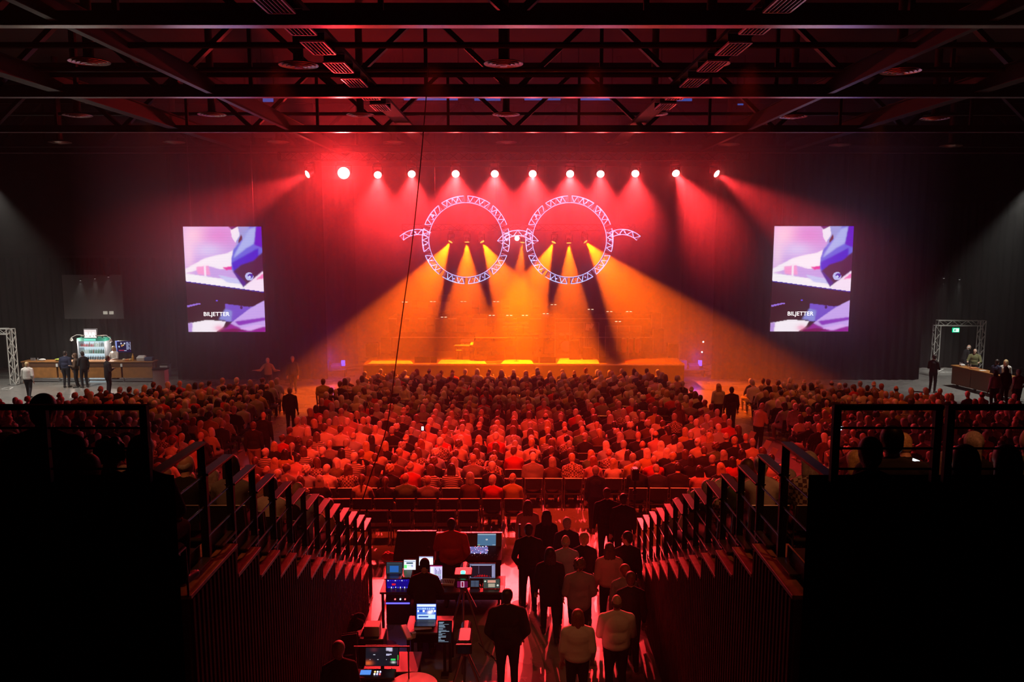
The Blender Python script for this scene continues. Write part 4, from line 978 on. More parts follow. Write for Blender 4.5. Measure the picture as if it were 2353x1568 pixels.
# ------------------------------------------------------------------ bar corner
def FL(u, v): return P(u, v, HY(v, 0.0))
def ZP(u, v, z): return P(u, v, HY(v, z))
BY = HY(880, 0.0)
curtain('side_curtain', 'black pleated curtain behind the bar', -30.8, -17.5, 44.6, 0.03, 6.3, mat('bar_drape', (0.022, 0.02, 0.02), 0.95, spec=0.05))
struct('trim_31', MB().bbox((-30.9, 43.2, 6.2), (-17.4, 43.5, 6.35)), M_beam)
fa = MB().bbox((-30.9, 43.25, 6.35), (-17.4, 43.45, HZ)); struct('wall_above_bar', fa, M_wall)
wp = MB().bbox((P(142, 640, 43.9).x, 43.9, P(200, 733, 43.9).z), (P(279, 640, 43.9).x, 44.0, P(200, 632, 43.9).z)); o = wp.build('grey_wall_panel', mat('grey_panel', (0.09, 0.085, 0.085), 0.8)); tag(o, 'large matt grey wall panel hanging above the bar curtain', 'panel')
for j, u in enumerate((242, 256)):
    q = P(u, 719, 43.85); w_ = 10 * 43.8 / F_PX
    o = MB().rbox((0, 0, 0), (w_, 0.03, 0.17), 0.01).build('wall_notice', mat('notice_board', (0.6, 0.58, 0.5), 0.8, emit=(1, 0.95, 0.8), estr=0.25), loc=q); tag(o, 'small lit white plate on the grey panel, %s' % ('nearer the entrance truss' if j == 0 else 'nearer the video screen'), 'sign', 'two plates on the grey panel')
WOOD = mat('bar_oak', (0.36, 0.15, 0.04), 0.5, noise=0.2, nscale=5); WOODD = mat('bar_dark_band', (0.13, 0.055, 0.025), 0.5)
xs = [P(u, 870, BY).x for u in (52, 132, 198, 280, 352)]
ct = thing('bar_counter', 'long brown wooden bar counter with steel feet', 'bar counter', ((xs[0] + xs[-1]) / 2, BY, 0)); ox = ct.location.x
zc = P(200, 831, BY).z
for a, b in zip(xs[:-1], xs[1:]):
    MB().rbox(((a + b) / 2 - ox, 0.30, 0.16 + (zc - 0.34) / 2), (b - a - 0.09, 0.5, zc - 0.50), 0.01).build('front_panel', WOOD, ct)
MB().rbox((0, 0.30, zc - 0.17), (xs[-1] - xs[0], 0.54, 0.24), 0.01).build('band', WOODD, ct)
MB().rbox((0, 0.32, zc - 0.03), (xs[-1] - xs[0] + 0.08, 0.66, 0.05), 0.01).build('worktop', WOOD, ct)
for x in xs: MB().rbox((x - ox, 0.2, 0.5), (0.07, 0.07, zc - 0.1), 0.01).build('leg', grey_metal, ct)
for x in xs[1:-1]: MB().rbox((x - ox, 0.03, zc - 0.2), (0.10, 0.02, 0.16), 0.004).build('white_plate', white_paint, ct)
MB().bbox((xs[0] - ox + 0.1, 0.25, 0.05), (xs[-1] - ox - 0.1, 0.33, 0.13)).build('foot_strip', alu, ct)
FY = BY + 1.6
fr = P(218, 830, FY); FW = 62 * FY / F_PX
fg = thing('drinks_fridge', 'open white drinks fridge with lit shelves behind the bar', 'fridge', (fr.x, FY, 0)); ztop = P(218, 783, FY).z
MB().bbox((-FW / 2, 0.3, 0), (FW / 2, 0.36, ztop)).build('back_panel', emit_mat('fridge_light', (0.7, 0.9, 1.0), 1.0), fg)
for sx in (-1, 1): MB().bbox((sx * FW / 2 - 0.03, -0.25, 0), (sx * FW / 2 + 0.03, 0.36, ztop)).build('side_panel', mat('fridge_white', (0.30, 0.34, 0.38), 0.4), fg)
MB().bbox((-FW / 2 - 0.03, -0.25, ztop), (FW / 2 + 0.03, 0.36, ztop + 0.16)).build('header', mat('fridge_header', (0.02, 0.2, 0.14), 0.5, emit=(0.0, 0.35, 0.25), estr=0.15), fg)
MB().bbox((-0.35, -0.27, ztop + 0.03), (0.25, -0.25, ztop + 0.12)).build('header_sign', emit_mat('green_sign', (0.25, 1.0, 0.75), 1.0), fg)
shz = [0.55, 0.92, 1.28, 1.64]
for z in shz: MB().bbox((-FW / 2, -0.2, z - 0.03), (FW / 2, 0.3, z)).build('shelf', emit_mat('shelf_light', (0.8, 0.95, 1.0), 0.8), fg)
BOT = {'green': mat('green_bottle', (0.02, 0.10, 0.05), 0.2), 'dark': mat('dark_bottle', (0.015, 0.012, 0.012), 0.2), 'red': mat('red_can', (0.35, 0.02, 0.03), 0.3), 'clear': mat('pale_bottle', (0.35, 0.45, 0.42), 0.2), 'brown': mat('brown_bottle', (0.12, 0.04, 0.01), 0.2)}
def bottle_me(col, h, r=0.032):
    m = MB(); m.lathe((0, 0, 0), [(r * 0.9, 0), (r, 0.01), (r, h * 0.62), (r * 0.4, h * 0.8), (r * 0.38, h)], n=8); me = m.mesh('bottle', True); me.materials.append(BOT[col]); return me
BM = {c: bottle_me(c, 0.25 if c != 'red' else 0.17) for c in BOT}
for si, z in enumerate(shz):
    n = 15
    for k in range(n):
        c = ['dark', 'dark', 'dark', 'dark'][si] if si < 2 else ('green' if si == 2 and k > 4 else ('clear' if si == 2 else ('red' if k < 8 else 'clear')))
        if (k * 7 + si * 3) % 11 == 0: c = 'brown'
        o = bpy.data.objects.new('bottle', BM[c]); COL.objects.link(o); o.location = (fr.x - FW / 2 + 0.09 + k * (FW - 0.18) / (n - 1), FY - 0.08, z)
        tag(o, '%s bottle on the %s fridge shelf, %s from the entrance-truss side' % (c, ['bottom', 'second', 'third', 'top'][si], ORD[k + 1]), 'bottle', 'bottles on the %s fridge shelf' % ['bottom', 'second', 'third', 'top'][si])
# illuminated bar sign on a wooden gantry with two clip lamps
sg_ = thing('bar_sign', 'brightly lit square BAR sign above the drinks fridge', 'sign', (P(210, 769, FY).x, FY - 0.1, P(210, 769, FY).z)); sw = 28 * FY / F_PX
MB().rbox((0, 0.05, 0), (sw + 0.08, 0.1, sw * 0.86 + 0.08), 0.01).build('frame', grey_metal, sg_)
MB().bbox((-sw / 2, -0.012, -sw * 0.42), (sw / 2, 0.0, sw * 0.42)).build('light_panel', emit_mat('sign_panel', (1.0, 0.88, 0.86), 1.0), sg_)
t = MB(); text_mesh(t, 'BAR', (0, -0.02, -0.01), (1, 0, 0), (0, 0, 1), 0.34, 0.006, 0.88); t.build('lettering', emit_mat('sign_letters', (1, 1, 1), 6.0), sg_)
gy = thing('sign_gantry', 'pale wooden beam under the bar sign', 'shelf', (fr.x, FY - 0.1, ztop + 0.2))
MB().rbox((0, 0.05, 0.06), (FW * 0.85, 0.14, 0.05), 0.01).build('beam', mat('pale_wood', (0.6, 0.5, 0.42), 0.5), gy)
for sx in (-1, 1): MB().bbox((sx * 0.5 - 0.02, 0.0, -0.05), (sx * 0.5 + 0.02, 0.1, 0.08)).build('bracket', grey_metal, gy)
for j, (u, v, u2) in enumerate(((164, 778, 185), (254, 781, 232))):
    q = P(u, v, FY - 0.4); lp = thing('clip_lamp', 'white clip lamp on a long arm beside the bar sign, ' + ('facing the entrance truss' if j == 0 else 'facing the menu board'), 'lamp', q)
    base = V((fr.x + (-0.55 if j == 0 else 0.55), FY - 0.05, ztop + 0.30)) - q; mid = base * 0.5 + V((0, 0, 0.10))
    MB().path([V((0, 0, 0.05)), mid, base], 0.014, 6).build('arm', white_paint, lp)
    MB().lathe((0, 0, -0.06), [(0.09, -0.05), (0.06, 0.04), (0.03, 0.10)], n=14).build('shade', white_paint, lp)
    MB().ell((0, 0, -0.09), (0.045, 0.045, 0.045), 10, 6).build('bulb', emit_mat('warm_bulb', (1, 0.85, 0.75), 9.0), lp)
    point('bar_lamp', q + V((0, -0.05, -0.2)), 55, (1, 0.85, 0.75), 0.06)
# menu screen
mp = Pic(60, 40, (14, 12, 60)); mp.rect(0.02, 0.0, 0.10, 1.0, (150, 170, 255)); mp.rect(0.02, 0.0, 0.25, 0.06, (120, 140, 255))
for x, y, c in ((0.38, 0.22, (220, 225, 255)), (0.60, 0.22, (235, 235, 255)), (0.42, 0.42, (240, 160, 90)), (0.52, 0.36, (230, 200, 120)), (0.24, 0.50, (190, 220, 255))): mp.disc(x, y, 0.05, c, 0.7)
for k in range(7): mp.rect(0.70, 0.10 + k * 0.1, 0.85 + 0.03 * (k % 3), 0.14 + k * 0.1, (190, 200, 240)); mp.rect(0.94, 0.10 + k * 0.1, 0.98, 0.14 + k * 0.1, (220, 225, 255))
mp.rect(0.20, 0.80, 0.58, 0.86, (220, 60, 80)); mp.rect(0.55, 0.82, 0.72, 0.88, (200, 210, 255))
mn = thing('menu_screen', 'blue lit menu screen behind the bar staff', 'screen', P(283, 797, FY)); mw = 36 * FY / F_PX
MB().rbox((0, 0.03, 0), (mw + 0.04, 0.05, mw * 0.74 + 0.04), 0.006).build('housing', black_plastic, mn)
me = mp.mesh('picture', (-mw / 2, -0.002, mw * 0.37), (mw, 0, 0), (0, 0, -mw * 0.74), 1.0); o = bpy.data.objects.new('picture', me); COL.objects.link(o); o.parent = mn
MB().cyl((0, 0.08, -mw * 0.4), (0, 0.08, -mn.location.z + 0.02), 0.03, n=8).build('stand_pole', black_metal, mn); MB().lathe((0, 0.08, -mn.location.z), [(0.25, 0), (0.25, 0.02), (0.04, 0.03)], n=16).build('foot', black_metal, mn)
# things on the counter
def on_bar(u, name, label, cat, mb, m, dy=0.3):
    o = mb.build(name, m); o.location = (P(u, 840, BY).x, BY + dy, zc - 0.005); return tag(o, label, cat)
on_bar(320, 'cash_register', 'white cash register at the menu-screen end of the bar counter', 'till', MB().rbox((0, 0, 0.12), (0.42, 0.3, 0.24), 0.04, Euler((0.3, 0, 0))), white_paint)
on_bar(338, 'blue_crate', 'blue plastic crate beside the white cash register', 'crate', MB().rbox((0, 0, 0.09), (0.4, 0.28, 0.18), 0.02), mat('blue_plastic', (0.05, 0.09, 0.2), 0.5))
on_bar(300, 'juice_bottle', 'tall orange bottle beside the white cash register', 'bottle', MB().lathe((0, 0, 0), [(0.055, 0), (0.06, 0.02), (0.06, 0.2), (0.03, 0.28), (0.03, 0.36)], n=12), mat('orange_bottle', (0.7, 0.35, 0.05), 0.3))
for k, (u, c, s_) in enumerate(((279, (0.75, 0.6, 0.4), 0.09), (284, (0.7, 0.25, 0.08), 0.07), (289, (0.75, 0.3, 0.1), 0.08), (294, (0.8, 0.55, 0.25), 0.09))):
    on_bar(u, 'snack_packet', '%s snack packet in the heap by the bartender' % ['cream', 'dark orange', 'orange', 'yellow'][k], 'snack', MB().rbox((0, 0, s_ * 0.6), (0.14, 0.12, s_ * 1.2), 0.03, Euler((0.1, 0, 0.3 * k))), mat('snack%d' % k, c, 0.5))
on_bar(90, 'cloth_bundle', 'folded white cloth at the truss end of the bar counter', 'cloth', MB().ell((0, 0, 0.05), (0.17, 0.11, 0.06), 12, 6), white_paint)
on_bar(131, 'fruit_bowl', 'yellow-green tray on the bar beside the standing man', 'tray', MB().lathe((0, 0, 0), [(0.14, 0), (0.24, 0.09), (0.22, 0.09)], n=16), mat('lime_plastic', (0.45, 0.6, 0.08), 0.4))
for k, u in enumerate((65, 69, 73, 80)):
    on_bar(u, 'drinking_glass', 'empty drinking glass on the long bar, %s from the entrance truss' % ORD[k + 1], 'glass', MB().lathe((0, 0, 0), [(0.03, 0), (0.035, 0.14), (0.032, 0.14)], n=10), mat('smoky_glass', (0.25, 0.25, 0.27), 0.1))['group'] = 'glasses on the bar'
# white plinths at the end of the bar
for j, (u0, u1, v0, v1) in enumerate(((353, 377, 849, 908), (368, 384, 838, 868))):
    Y = HY(v1, 0); a, b = P(u0, v1, Y), P(u1, v0, Y)
    pl = thing('display_plinth', ['low white plinth with dark tray in front of the bar end', 'taller grey-white plinth behind the low one at the bar end'][j], 'plinth', ((a.x + b.x) / 2, Y + 0.25, 0))
    MB().rbox((0, 0, (b.z - 0.05) / 2), (b.x - a.x, 0.45, b.z - 0.05), 0.01).build('body', white_paint, pl); MB().rbox((0, 0, b.z - 0.02), (b.x - a.x + 0.06, 0.5, 0.06), 0.01).build('top', black_plastic, pl)
# ceiling spots above bar
for j, u in enumerate((185, 218, 249)):
    p = P(u, 645 - 4 * j, 42.6); d = thing('ceiling_spot', 'tiny white spotlight over the bar, %s of three from the entrance truss' % ORD[j + 1], 'spotlight', p, 0, 'spots over the bar')
    MB().cyl((0, 0, 0.0), (0, 0, 0.10), 0.05, n=10).build('can', black_plastic, d); MB().cyl((0, 0, -0.004), (0, 0, 0.0), 0.04, n=10).build('lens', emit_mat('white_lens', (1, 0.95, 0.9), 2.0), d); MB().cyl((0, 0, 0.1), (0, 0.75, 0.16), 0.012, n=5).build('arm', black_metal, d)
    spot('bar_spot', p + V((0, 0, -0.05)), p + V((0, -1.0, -6)), 380, (1, 0.93, 0.85), 60, 0.8, 0.05)
spot('bar_floor_light', (-22.0, 34.5, 9.5), (-21.5, 37.5, 0), 2600, (1, 0.92, 0.82), 62, 0.7, 0.2)
spot('bar_floor_light', (-26.0, 34.5, 9.5), (-25.0, 37.5, 0), 2000, (1, 0.95, 0.85), 62, 0.7, 0.2)
# ------------------------------------------------------------------ entrance trusses
M_wtruss = mat('white_truss', (0.72, 0.72, 0.68), 0.4, 0.3)
def gate(label, u0, u1, v0, Y, post_u=None, only_right=True):
    a, b = P(u0, v0, Y), P(u1, v0, Y); r = thing('entrance_truss', label, 'truss', (b.x, Y, 0)); z = a.z - 0.15
    MB().truss((a.x - b.x, 0, z), (0.0 - 0.15, 0, z), 0.27, 0.36, 0.026, 0.013).build('crossbar', M_wtruss, r)
    MB().truss((0, 0, 0.02), (0, 0, z + 0.13), 0.27, 0.36, 0.026, 0.013, up=(0, 1, 0)).build('post', M_wtruss, r)
    if post_u is not None: MB().truss((a.x - b.x, 0, 0.02), (a.x - b.x, 0, z - 0.13), 0.27, 0.36, 0.026, 0.013, up=(0, 1, 0)).build('post', M_wtruss, r)
    MB().rbox((0, 0, 0.01), (0.5, 0.5, 0.02), 0.004).build('foot_plate', grey_metal, r); return r
gate('white lattice truss gate standing beside the bar', -100, 24, 755, HY(884, 0), 1)
gate('white lattice truss gate around the exit opening', 2154, 2257, 736, 42.0, 1)
# exit corner
curtain('side_curtain', 'grey pleated curtain behind the exit truss gate', 21.3, 30.8, 44.8, 0.03, 9.2, M_gdrape)
struct('wall_above_exit', MB().bbox((20.9, 44.2, 9.2), (30.9, 44.4, HZ)), M_wall)
ex = thing('exit_sign', 'small glowing green and white emergency exit sign under the truss gate', 'sign', P(2197, 759, 42.1)); 
MB().rbox((0, 0.03, 0), (0.36, 0.06, 0.24), 0.01).build('housing', mat('sign_green', (0.0, 0.3, 0.12), 0.5, emit=(0.0, 0.8, 0.35), estr=1.0), ex)
m = MB().bbox((-0.14, -0.006, -0.085), (0.14, 0.0, 0.085)); m.build('light_panel', emit_mat('exit_panel', (0.8, 1.0, 0.9), 1.6), ex)
m = MB(); m.bbox((-0.10, -0.012, -0.06), (-0.03, -0.006, 0.06)); m.bbox((0.03, -0.012, -0.012), (0.10, -0.006, 0.012)); m.bbox((0.0, -0.012, -0.03), (0.02, -0.006, 0.05)); m.build('pictogram', mat('sign_green2', (0.0, 0.4, 0.15), 0.5, emit=(0, 0.6, 0.3), estr=0.8), ex)
for sx in (-0.12, 0.12): MB().cyl((sx, 0.03, 0.12), (sx, 0.03, 0.60), 0.006, n=5).build('hanger', grey_metal, ex)
for j, u in enumerate((2169, 2205)):
    p = P(u, 640 + j * 3, 43.6); d = thing('ceiling_spot', 'tiny white spotlight above the exit opening, %s from the stage' % ORD[j + 1], 'spotlight', p, 0, 'spots over the exit opening')
    MB().cyl((0, 0, 0.0), (0, 0, 0.10), 0.05, n=10).build('can', black_plastic, d); MB().cyl((0, 0, -0.004), (0, 0, 0.0), 0.04, n=10).build('lens', emit_mat('white_lens2', (1, 0.95, 0.9), 2.0), d); MB().cyl((0, 0, 0.1), (0, 1.15, 0.16), 0.012, n=5).build('arm', black_metal, d)
    spot('exit_spot', p + V((0, 0, -0.05)), p + V((0, 0.4, -6)), 420, (1, 0.96, 0.88), 40, 0.8, 0.05)
spot('exit_floor_light', (23.0, 36.5, 9.5), (21.5, 39.0, 0), 3000, (1, 0.96, 0.88), 58, 0.7, 0.2)
# counter on the exit side, running towards the viewer
cA, cB = ZP(2210, 838, 1.08), ZP(2353, 868, 1.08); dcx = V((cB.x - cA.x, cB.y - cA.y, 0)); Lc = dcx.length
sc_ = thing('bar_counter', 'dark wooden counter on castors at the exit side', 'bar counter', (cA.x, cA.y, 0), math.atan2(dcx.y, dcx.x))
for k in range(3): MB().rbox((Lc * (k + 0.5) / 3, -0.3, 0.58), (Lc / 3 - 0.03, 0.5, 0.86), 0.01).build('front_panel', WOODD, sc_)
MB().rbox((Lc / 2, -0.3, 1.05), (Lc + 0.06, 0.62, 0.05), 0.01).build('worktop', WOOD, sc_)
for k in range(4):
    MB().cyl((0.15 + (Lc - 0.3) * k / 3, -0.32, 0.07), (0.15 + (Lc - 0.3) * k / 3, -0.28, 0.07), 0.07, n=12).build('castor', black_plastic, sc_); MB().bbox((0.12 + (Lc - 0.3) * k / 3, -0.33, 0.09), (0.18 + (Lc - 0.3) * k / 3, -0.27, 0.17)).build('castor_bracket', grey_metal, sc_)
ux = dcx.normalized(); uy = V((-ux.y, ux.x, 0))
def on_side(t, name, label, cat, mb, m, lat=-0.3):
    o = mb.build(name, m); q = V((cA.x, cA.y, 0)) + ux * (Lc * t) + uy * lat; o.location = (q.x, q.y, 1.072); return tag(o, label, cat)
on_side(0.10, 'napkin_stack', 'white napkin stack at the truss end of the exit-side counter', 'napkins', MB().rbox((0, 0, 0.05), (0.22, 0.16, 0.10), 0.02), white_paint)
on_side(0.30, 'serving_tray', 'orange tray on the exit-side counter in front of the bald man', 'tray', MB().rbox((0, 0, 0.025), (0.34, 0.26, 0.05), 0.015), mat('orange_tray', (0.55, 0.2, 0.08), 0.5))
on_side(0.45, 'menu_card', 'white paper sheet lying on the exit-side counter', 'paper', MB().bbox((-0.15, -0.1, 0), (0.15, 0.1, 0.004)), white_paint)
for k, t in enumerate((0.03, 0.06, 0.17, 0.21)): on_side(t, 'drinking_glass', 'glass standing on the exit-side counter, %s from its truss end' % ORD[k + 1], 'glass', MB().lathe((0, 0, 0), [(0.03, 0), (0.035, 0.14), (0.032, 0.14)], n=10), mat('smoky_glass', (0.25, 0.25, 0.27), 0.1), -0.2)['group'] = 'glasses on the exit-side counter'
# ------------------------------------------------------------------ orchestra gear on the stage
SG = SZ
M_riser = mat('riser_black', (0.03, 0.026, 0.024), 0.7); M_gloss = mat('piano_lacquer', (0.010, 0.009, 0.009), 0.12); M_brass = mat('cymbal_brass', (0.75, 0.48, 0.16), 0.25, 0.9)
M_red = mat('drum_red', (0.45, 0.03, 0.02), 0.3); M_skinw = mat('drum_head', (0.7, 0.68, 0.62), 0.5)
for nm, y0, y1, z, x0, x1 in (('mid stage riser with black front behind the piano and drums', 42.9, 44.9, 2.0, -7.0, 8.0), ('rear stage riser below the tubular bells', 44.9, 47.4, 2.8, -7.0, 8.0)):
    r = thing('stage_riser', 'long black ' + nm, 'riser', (0, y0, SG), 0, 'stage risers')
    MB().bbox((x0, 0, z - SG - 0.08), (x1, y1 - y0, z - SG)).build('deck', M_stage, r); MB().bbox((x0, 0.03, 0), (x1, y1 - y0, z - SG - 0.08)).build('skirt', M_riser, r)
    MB().bbox((x0, -0.01, z - SG - 0.07), (x1, 0.0, z - SG)).build('edge_strip', alu, r)
def riser_z(y): return 2.8 if y > 44.9 else (2.0 if y > 42.9 else SG)
M_glow = emit_mat('stand_lamp_glow', (1.0, 0.8, 0.55), 3.0); M_sheet = mat('sheet_music', (0.75, 0.72, 0.62), 0.7)
def music_stand(u, v, Y, label, lamps=True):
    q = P(u, v, Y); zb = riser_z(Y); h = q.z - zb
    r = thing('music_stand', label, 'music stand', (q.x, Y, zb), 0, 'music stands on the risers')
    MB().cyl((0, 0, 0.02), (0, 0, h - 0.05), 0.012, n=6).build('pole', black_metal, r)
    m = MB()
    for k in range(3): a = k * 2.094; m.cyl((0, 0, 0.22), (0.22 * math.cos(a), 0.22 * math.sin(a), 0), 0.010, n=5)
    m.build('tripod', black_metal, r)
    MB().rbox((0, 0.0, h), (0.48, 0.015, 0.32), 0.004, Euler((-0.35, 0, 0))).build('desk', black_metal, r)
    MB().rbox((0, 0.016, h), (0.40, 0.004, 0.28), 0.001, Euler((-0.35, 0, 0))).build('sheet', M_sheet, r)
    if lamps:
        for sx in (-0.1, 0.1): MB().bbox((sx - 0.06, -0.035, h + 0.13), (sx + 0.06, -0.01, h + 0.155)).build('lamp', M_glow, r)
for k, (u, v, Y) in enumerate(((995, 699, 46.2), (1065, 699, 46.2), (1140, 699, 46.2), (930, 700, 46.2), (1272, 706, 46.0), (1357, 717, 45.6), (1400, 722, 45.4), (1445, 722, 45.6))):
    music_stand(u, v, Y, 'black music stand with lit lamps on the rear riser, %s from the bar side' % ORD[sorted([995, 1065, 1140, 930, 1272, 1357, 1400, 1445]).index(u) + 1])
for k, (u, v, Y) in enumerate(((1130, 731, 43.9), (1170, 731, 43.9), (1206, 731, 43.9), (950, 735, 43.9), (1020, 735, 43.9), (1075, 735, 43.9), (1254, 727, 43.9), (1420, 745, 43.6))):
    music_stand(u, v, Y, 'black music stand with lit lamps on the middle riser, %s from the bar side' % ORD[sorted([1130, 1170, 1206, 950, 1020, 1075, 1254, 1420]).index(u) + 1], u not in (950, 1075))
# empty orchestra chairs
for k, u in enumerate((905, 940, 975, 1010, 1045, 1080, 1115, 1150, 1185, 1220, 1255)):
    Y = 46.0 if k % 2 else 44.0; q = P(u + 12, 700, Y)
    chair_simple((q.x, Y + 0.35, riser_z(Y)), PI, 'empty musician chair on the %s riser, %s from the bar side' % ('rear' if k % 2 else 'middle', ORD[k // 2 + 1]), 'empty musician chairs')
# tubular bells
q = P(1021, 711, 45.7); tb = thing('tubular_bells', 'tall rack of silver tubular bells standing on the rear riser', 'tubular bells', (q.x, 45.7, 2.8)); hh = P(1021, 678, 45.7).z - 2.8
for sx in (-0.36, 0.36): MB().rbox((sx, 0, hh / 2), (0.04, 0.06, hh), 0.005).build('frame_post', grey_metal, tb); MB().rbox((sx, 0, 0.03), (0.05, 0.5, 0.05), 0.005).build('foot', grey_metal, tb)
MB().rbox((0, 0, hh), (0.78, 0.06, 0.05), 0.005).build('top_bar', grey_metal, tb); MB().rbox((0, 0, hh * 0.68), (0.74, 0.05, 0.03), 0.005).build('crossbar', grey_metal, tb)
for k in range(13): x = -0.30 + 0.05 * k; MB().cyl((x, 0, hh * 0.70), (x, 0, hh * 0.16 + 0.012 * k), 0.017, n=8).build('tube', alu, tb)
# grand piano
gx, gy = P(1090, 825, 40.3).x, 40.3
gp = thing('grand_piano', 'black grand piano with open lid in the middle of the stage', 'piano', (gx, gy, SG))
out = [(0, -0.75), (0.35, -0.75), (1.2, -0.73), (1.75, -0.55), (1.95, -0.2), (1.85, 0.12), (1.5, 0.28), (1.15, 0.45), (0.8, 0.68), (0.45, 0.75), (0, 0.75)]
MB().prism(out, 0.68, 0.98).build('case', M_gloss, gp)
MB().prism([(x * 0.94 + 0.06, y * 0.93) for x, y in out], 0.98, 0.985).build('soundboard', mat('gold_frame', (0.6, 0.38, 0.12), 0.3, 0.6), gp)
m = MB(); vs = []
for x, y in out:
    c, s = math.cos(0.10), math.sin(0.10); yy = y - 0.75
    vs.append((x, 0.75 + yy * c, 1.0 - yy * s))
n = len(vs); vs2 = [(a, b + 0.02, c_ + 0.025) for a, b, c_ in vs]
m.add(vs + vs2, [(i, (i + 1) % n, n + (i + 1) % n, n + i) for i in range(n)] + [tuple(range(n - 1, -1, -1)), tuple(range(n, 2 * n))]); m.build('lid', mat('lid_lacquer', (0.10, 0.08, 0.07), 0.25), gp)  # lid is the black lacquer made paler, light on top put into its colour
MB().cyl((1.0, -0.5, 0.98), (1.0, -0.45, 1.10), 0.012, n=6).build('lid_prop', black_metal, gp)
MB().rbox((-0.10, 0, 0.74), (0.22, 1.40, 0.06), 0.01).build('key_bed', M_gloss, gp); MB().bbox((-0.19, -0.62, 0.775), (-0.04, 0.62, 0.79)).build('keys', mat('ivory', (0.85, 0.82, 0.75), 0.3), gp)
MB().bbox((0.02, -0.4, 1.0), (0.04, 0.4, 1.25)).build('music_desk', M_gloss, gp)
for x, y in ((0.08, -0.6), (0.08, 0.6), (1.55, -0.1)): MB().cyl((x, y, 0.68), (x, y, 0.03), 0.06, 0.04, n=10).build('leg', M_gloss, gp)
MB().rbox((0.0, 0, 0.35), (0.06, 0.22, 0.6), 0.01).build('pedal_lyre', M_gloss, gp)
bn = thing('piano_bench', 'black padded bench at the keyboard end of the grand piano', 'bench', (gx - 0.75, gy, SG)); MB().rbox((0, 0, 0.46), (0.36, 0.72, 0.09), 0.03).build('seat', mat('bench_leather', (0.05, 0.04, 0.04), 0.35), bn)
for x in (-0.14, 0.14):
    for y in (-0.3, 0.3): MB().cyl((x, y, 0), (x, y, 0.42), 0.02, n=8).build('leg', black_metal, bn)
mi_ = thing('boom_microphone', 'boom microphone reaching over the grand piano', 'microphone', (gx + 0.85, gy + 1.1, SG)); MB().cyl((0, 0, 0.02), (0, 0, 1.5), 0.012, n=6).build('pole', grey_metal, mi_); MB().cyl((0, 0.1, 1.45), (0, -0.7, 1.85), 0.010, n=6).build('boom', grey_metal, mi_)
MB().caps((0, -0.7, 1.85), (0, -0.82, 1.80), 0.03, 0.022).build('capsule', grey_metal, mi_); MB().lathe((0, 0, 0), [(0.18, 0), (0.18, 0.015), (0.02, 0.03)], n=16).build('base', black_metal, mi_)
# keyboards on stands
def keyboard(u, v, Y, W, label, tiers=1, col=black_plastic, rz=0.0):
    q = P(u, v, Y); zb = riser_z(Y); h = q.z - zb
    r = thing('stage_keyboard', label, 'keyboard', (q.x, Y, zb), rz)
    for t in range(tiers):
        z = h - t * 0.22; MB().rbox((0, 0, z), (W, 0.32, 0.09), 0.012).build('keyboard_body', col, r); MB().bbox((-W / 2 + 0.06, 0.0, z + 0.045), (W / 2 - 0.06, 0.15, z + 0.056)).build('keys', mat('ivory', (0.85, 0.82, 0.75), 0.3), r)
    for sx in (-1, 1): MB().bar((sx * W * 0.3, -0.22, 0.02), (sx * W * 0.3, 0.22, h - 0.2), 0.03, 0.03).build('stand_leg', black_metal, r); MB().bar((sx * W * 0.3, 0.22, 0.02), (sx * W * 0.3, -0.22, h - 0.2), 0.03, 0.03).build('stand_leg', black_metal, r); MB().bbox((sx * W * .3 - .015, -.12, h - .22), (sx * W * .3 + .015, .12, h - 0.04)).build('support', black_metal, r)
keyboard(1066, 796, 40.2, 1.0, 'stage keyboard on crossed stand beside the piano bench', 1)
keyboard(1083, 783, 41.6, 1.1, 'white-lit double keyboard on stand behind the piano bench', 2, mat('silver_case', (0.5, 0.48, 0.45), 0.35))
keyboard(1205, 771, 41.8, 1.5, 'long stage keyboard on stand between piano and drum kit', 2)
keyboard(1185, 743, 43.4, 1.4, 'keyboard with pale case on the middle riser', 2, mat('silver_case', (0.5, 0.48, 0.45), 0.35))
# vocal microphone stands
for k, (u, v, Y) in enumerate(((1187, 760, 39.4), (1233, 790, 39.8), (1335, 752, 40.3), (1400, 775, 40.5), (905, 775, 40.5), (1480, 770, 40.5), (868, 805, 39.6))):
    q = P(u, v, Y); r = thing('microphone_stand', 'straight microphone stand at the stage front, %s from the bar side' % ORD[sorted([1187, 1233, 1335, 1400, 905, 1480, 868]).index(u) + 1], 'microphone stand', (q.x, Y, riser_z(Y)), 0, 'microphone stands'); h = q.z - riser_z(Y)
    MB().cyl((0, 0, 0.02), (0, 0, h), 0.011, n=6).build('pole', grey_metal, r); MB().lathe((0, 0, 0), [(0.14, 0), (0.14, 0.02), (0.02, 0.035)], n=16).build('base', black_metal, r); MB().caps((0, 0, h), (0, -0.10, h + 0.06), 0.016, 0.028).build('microphone', grey_metal, r)
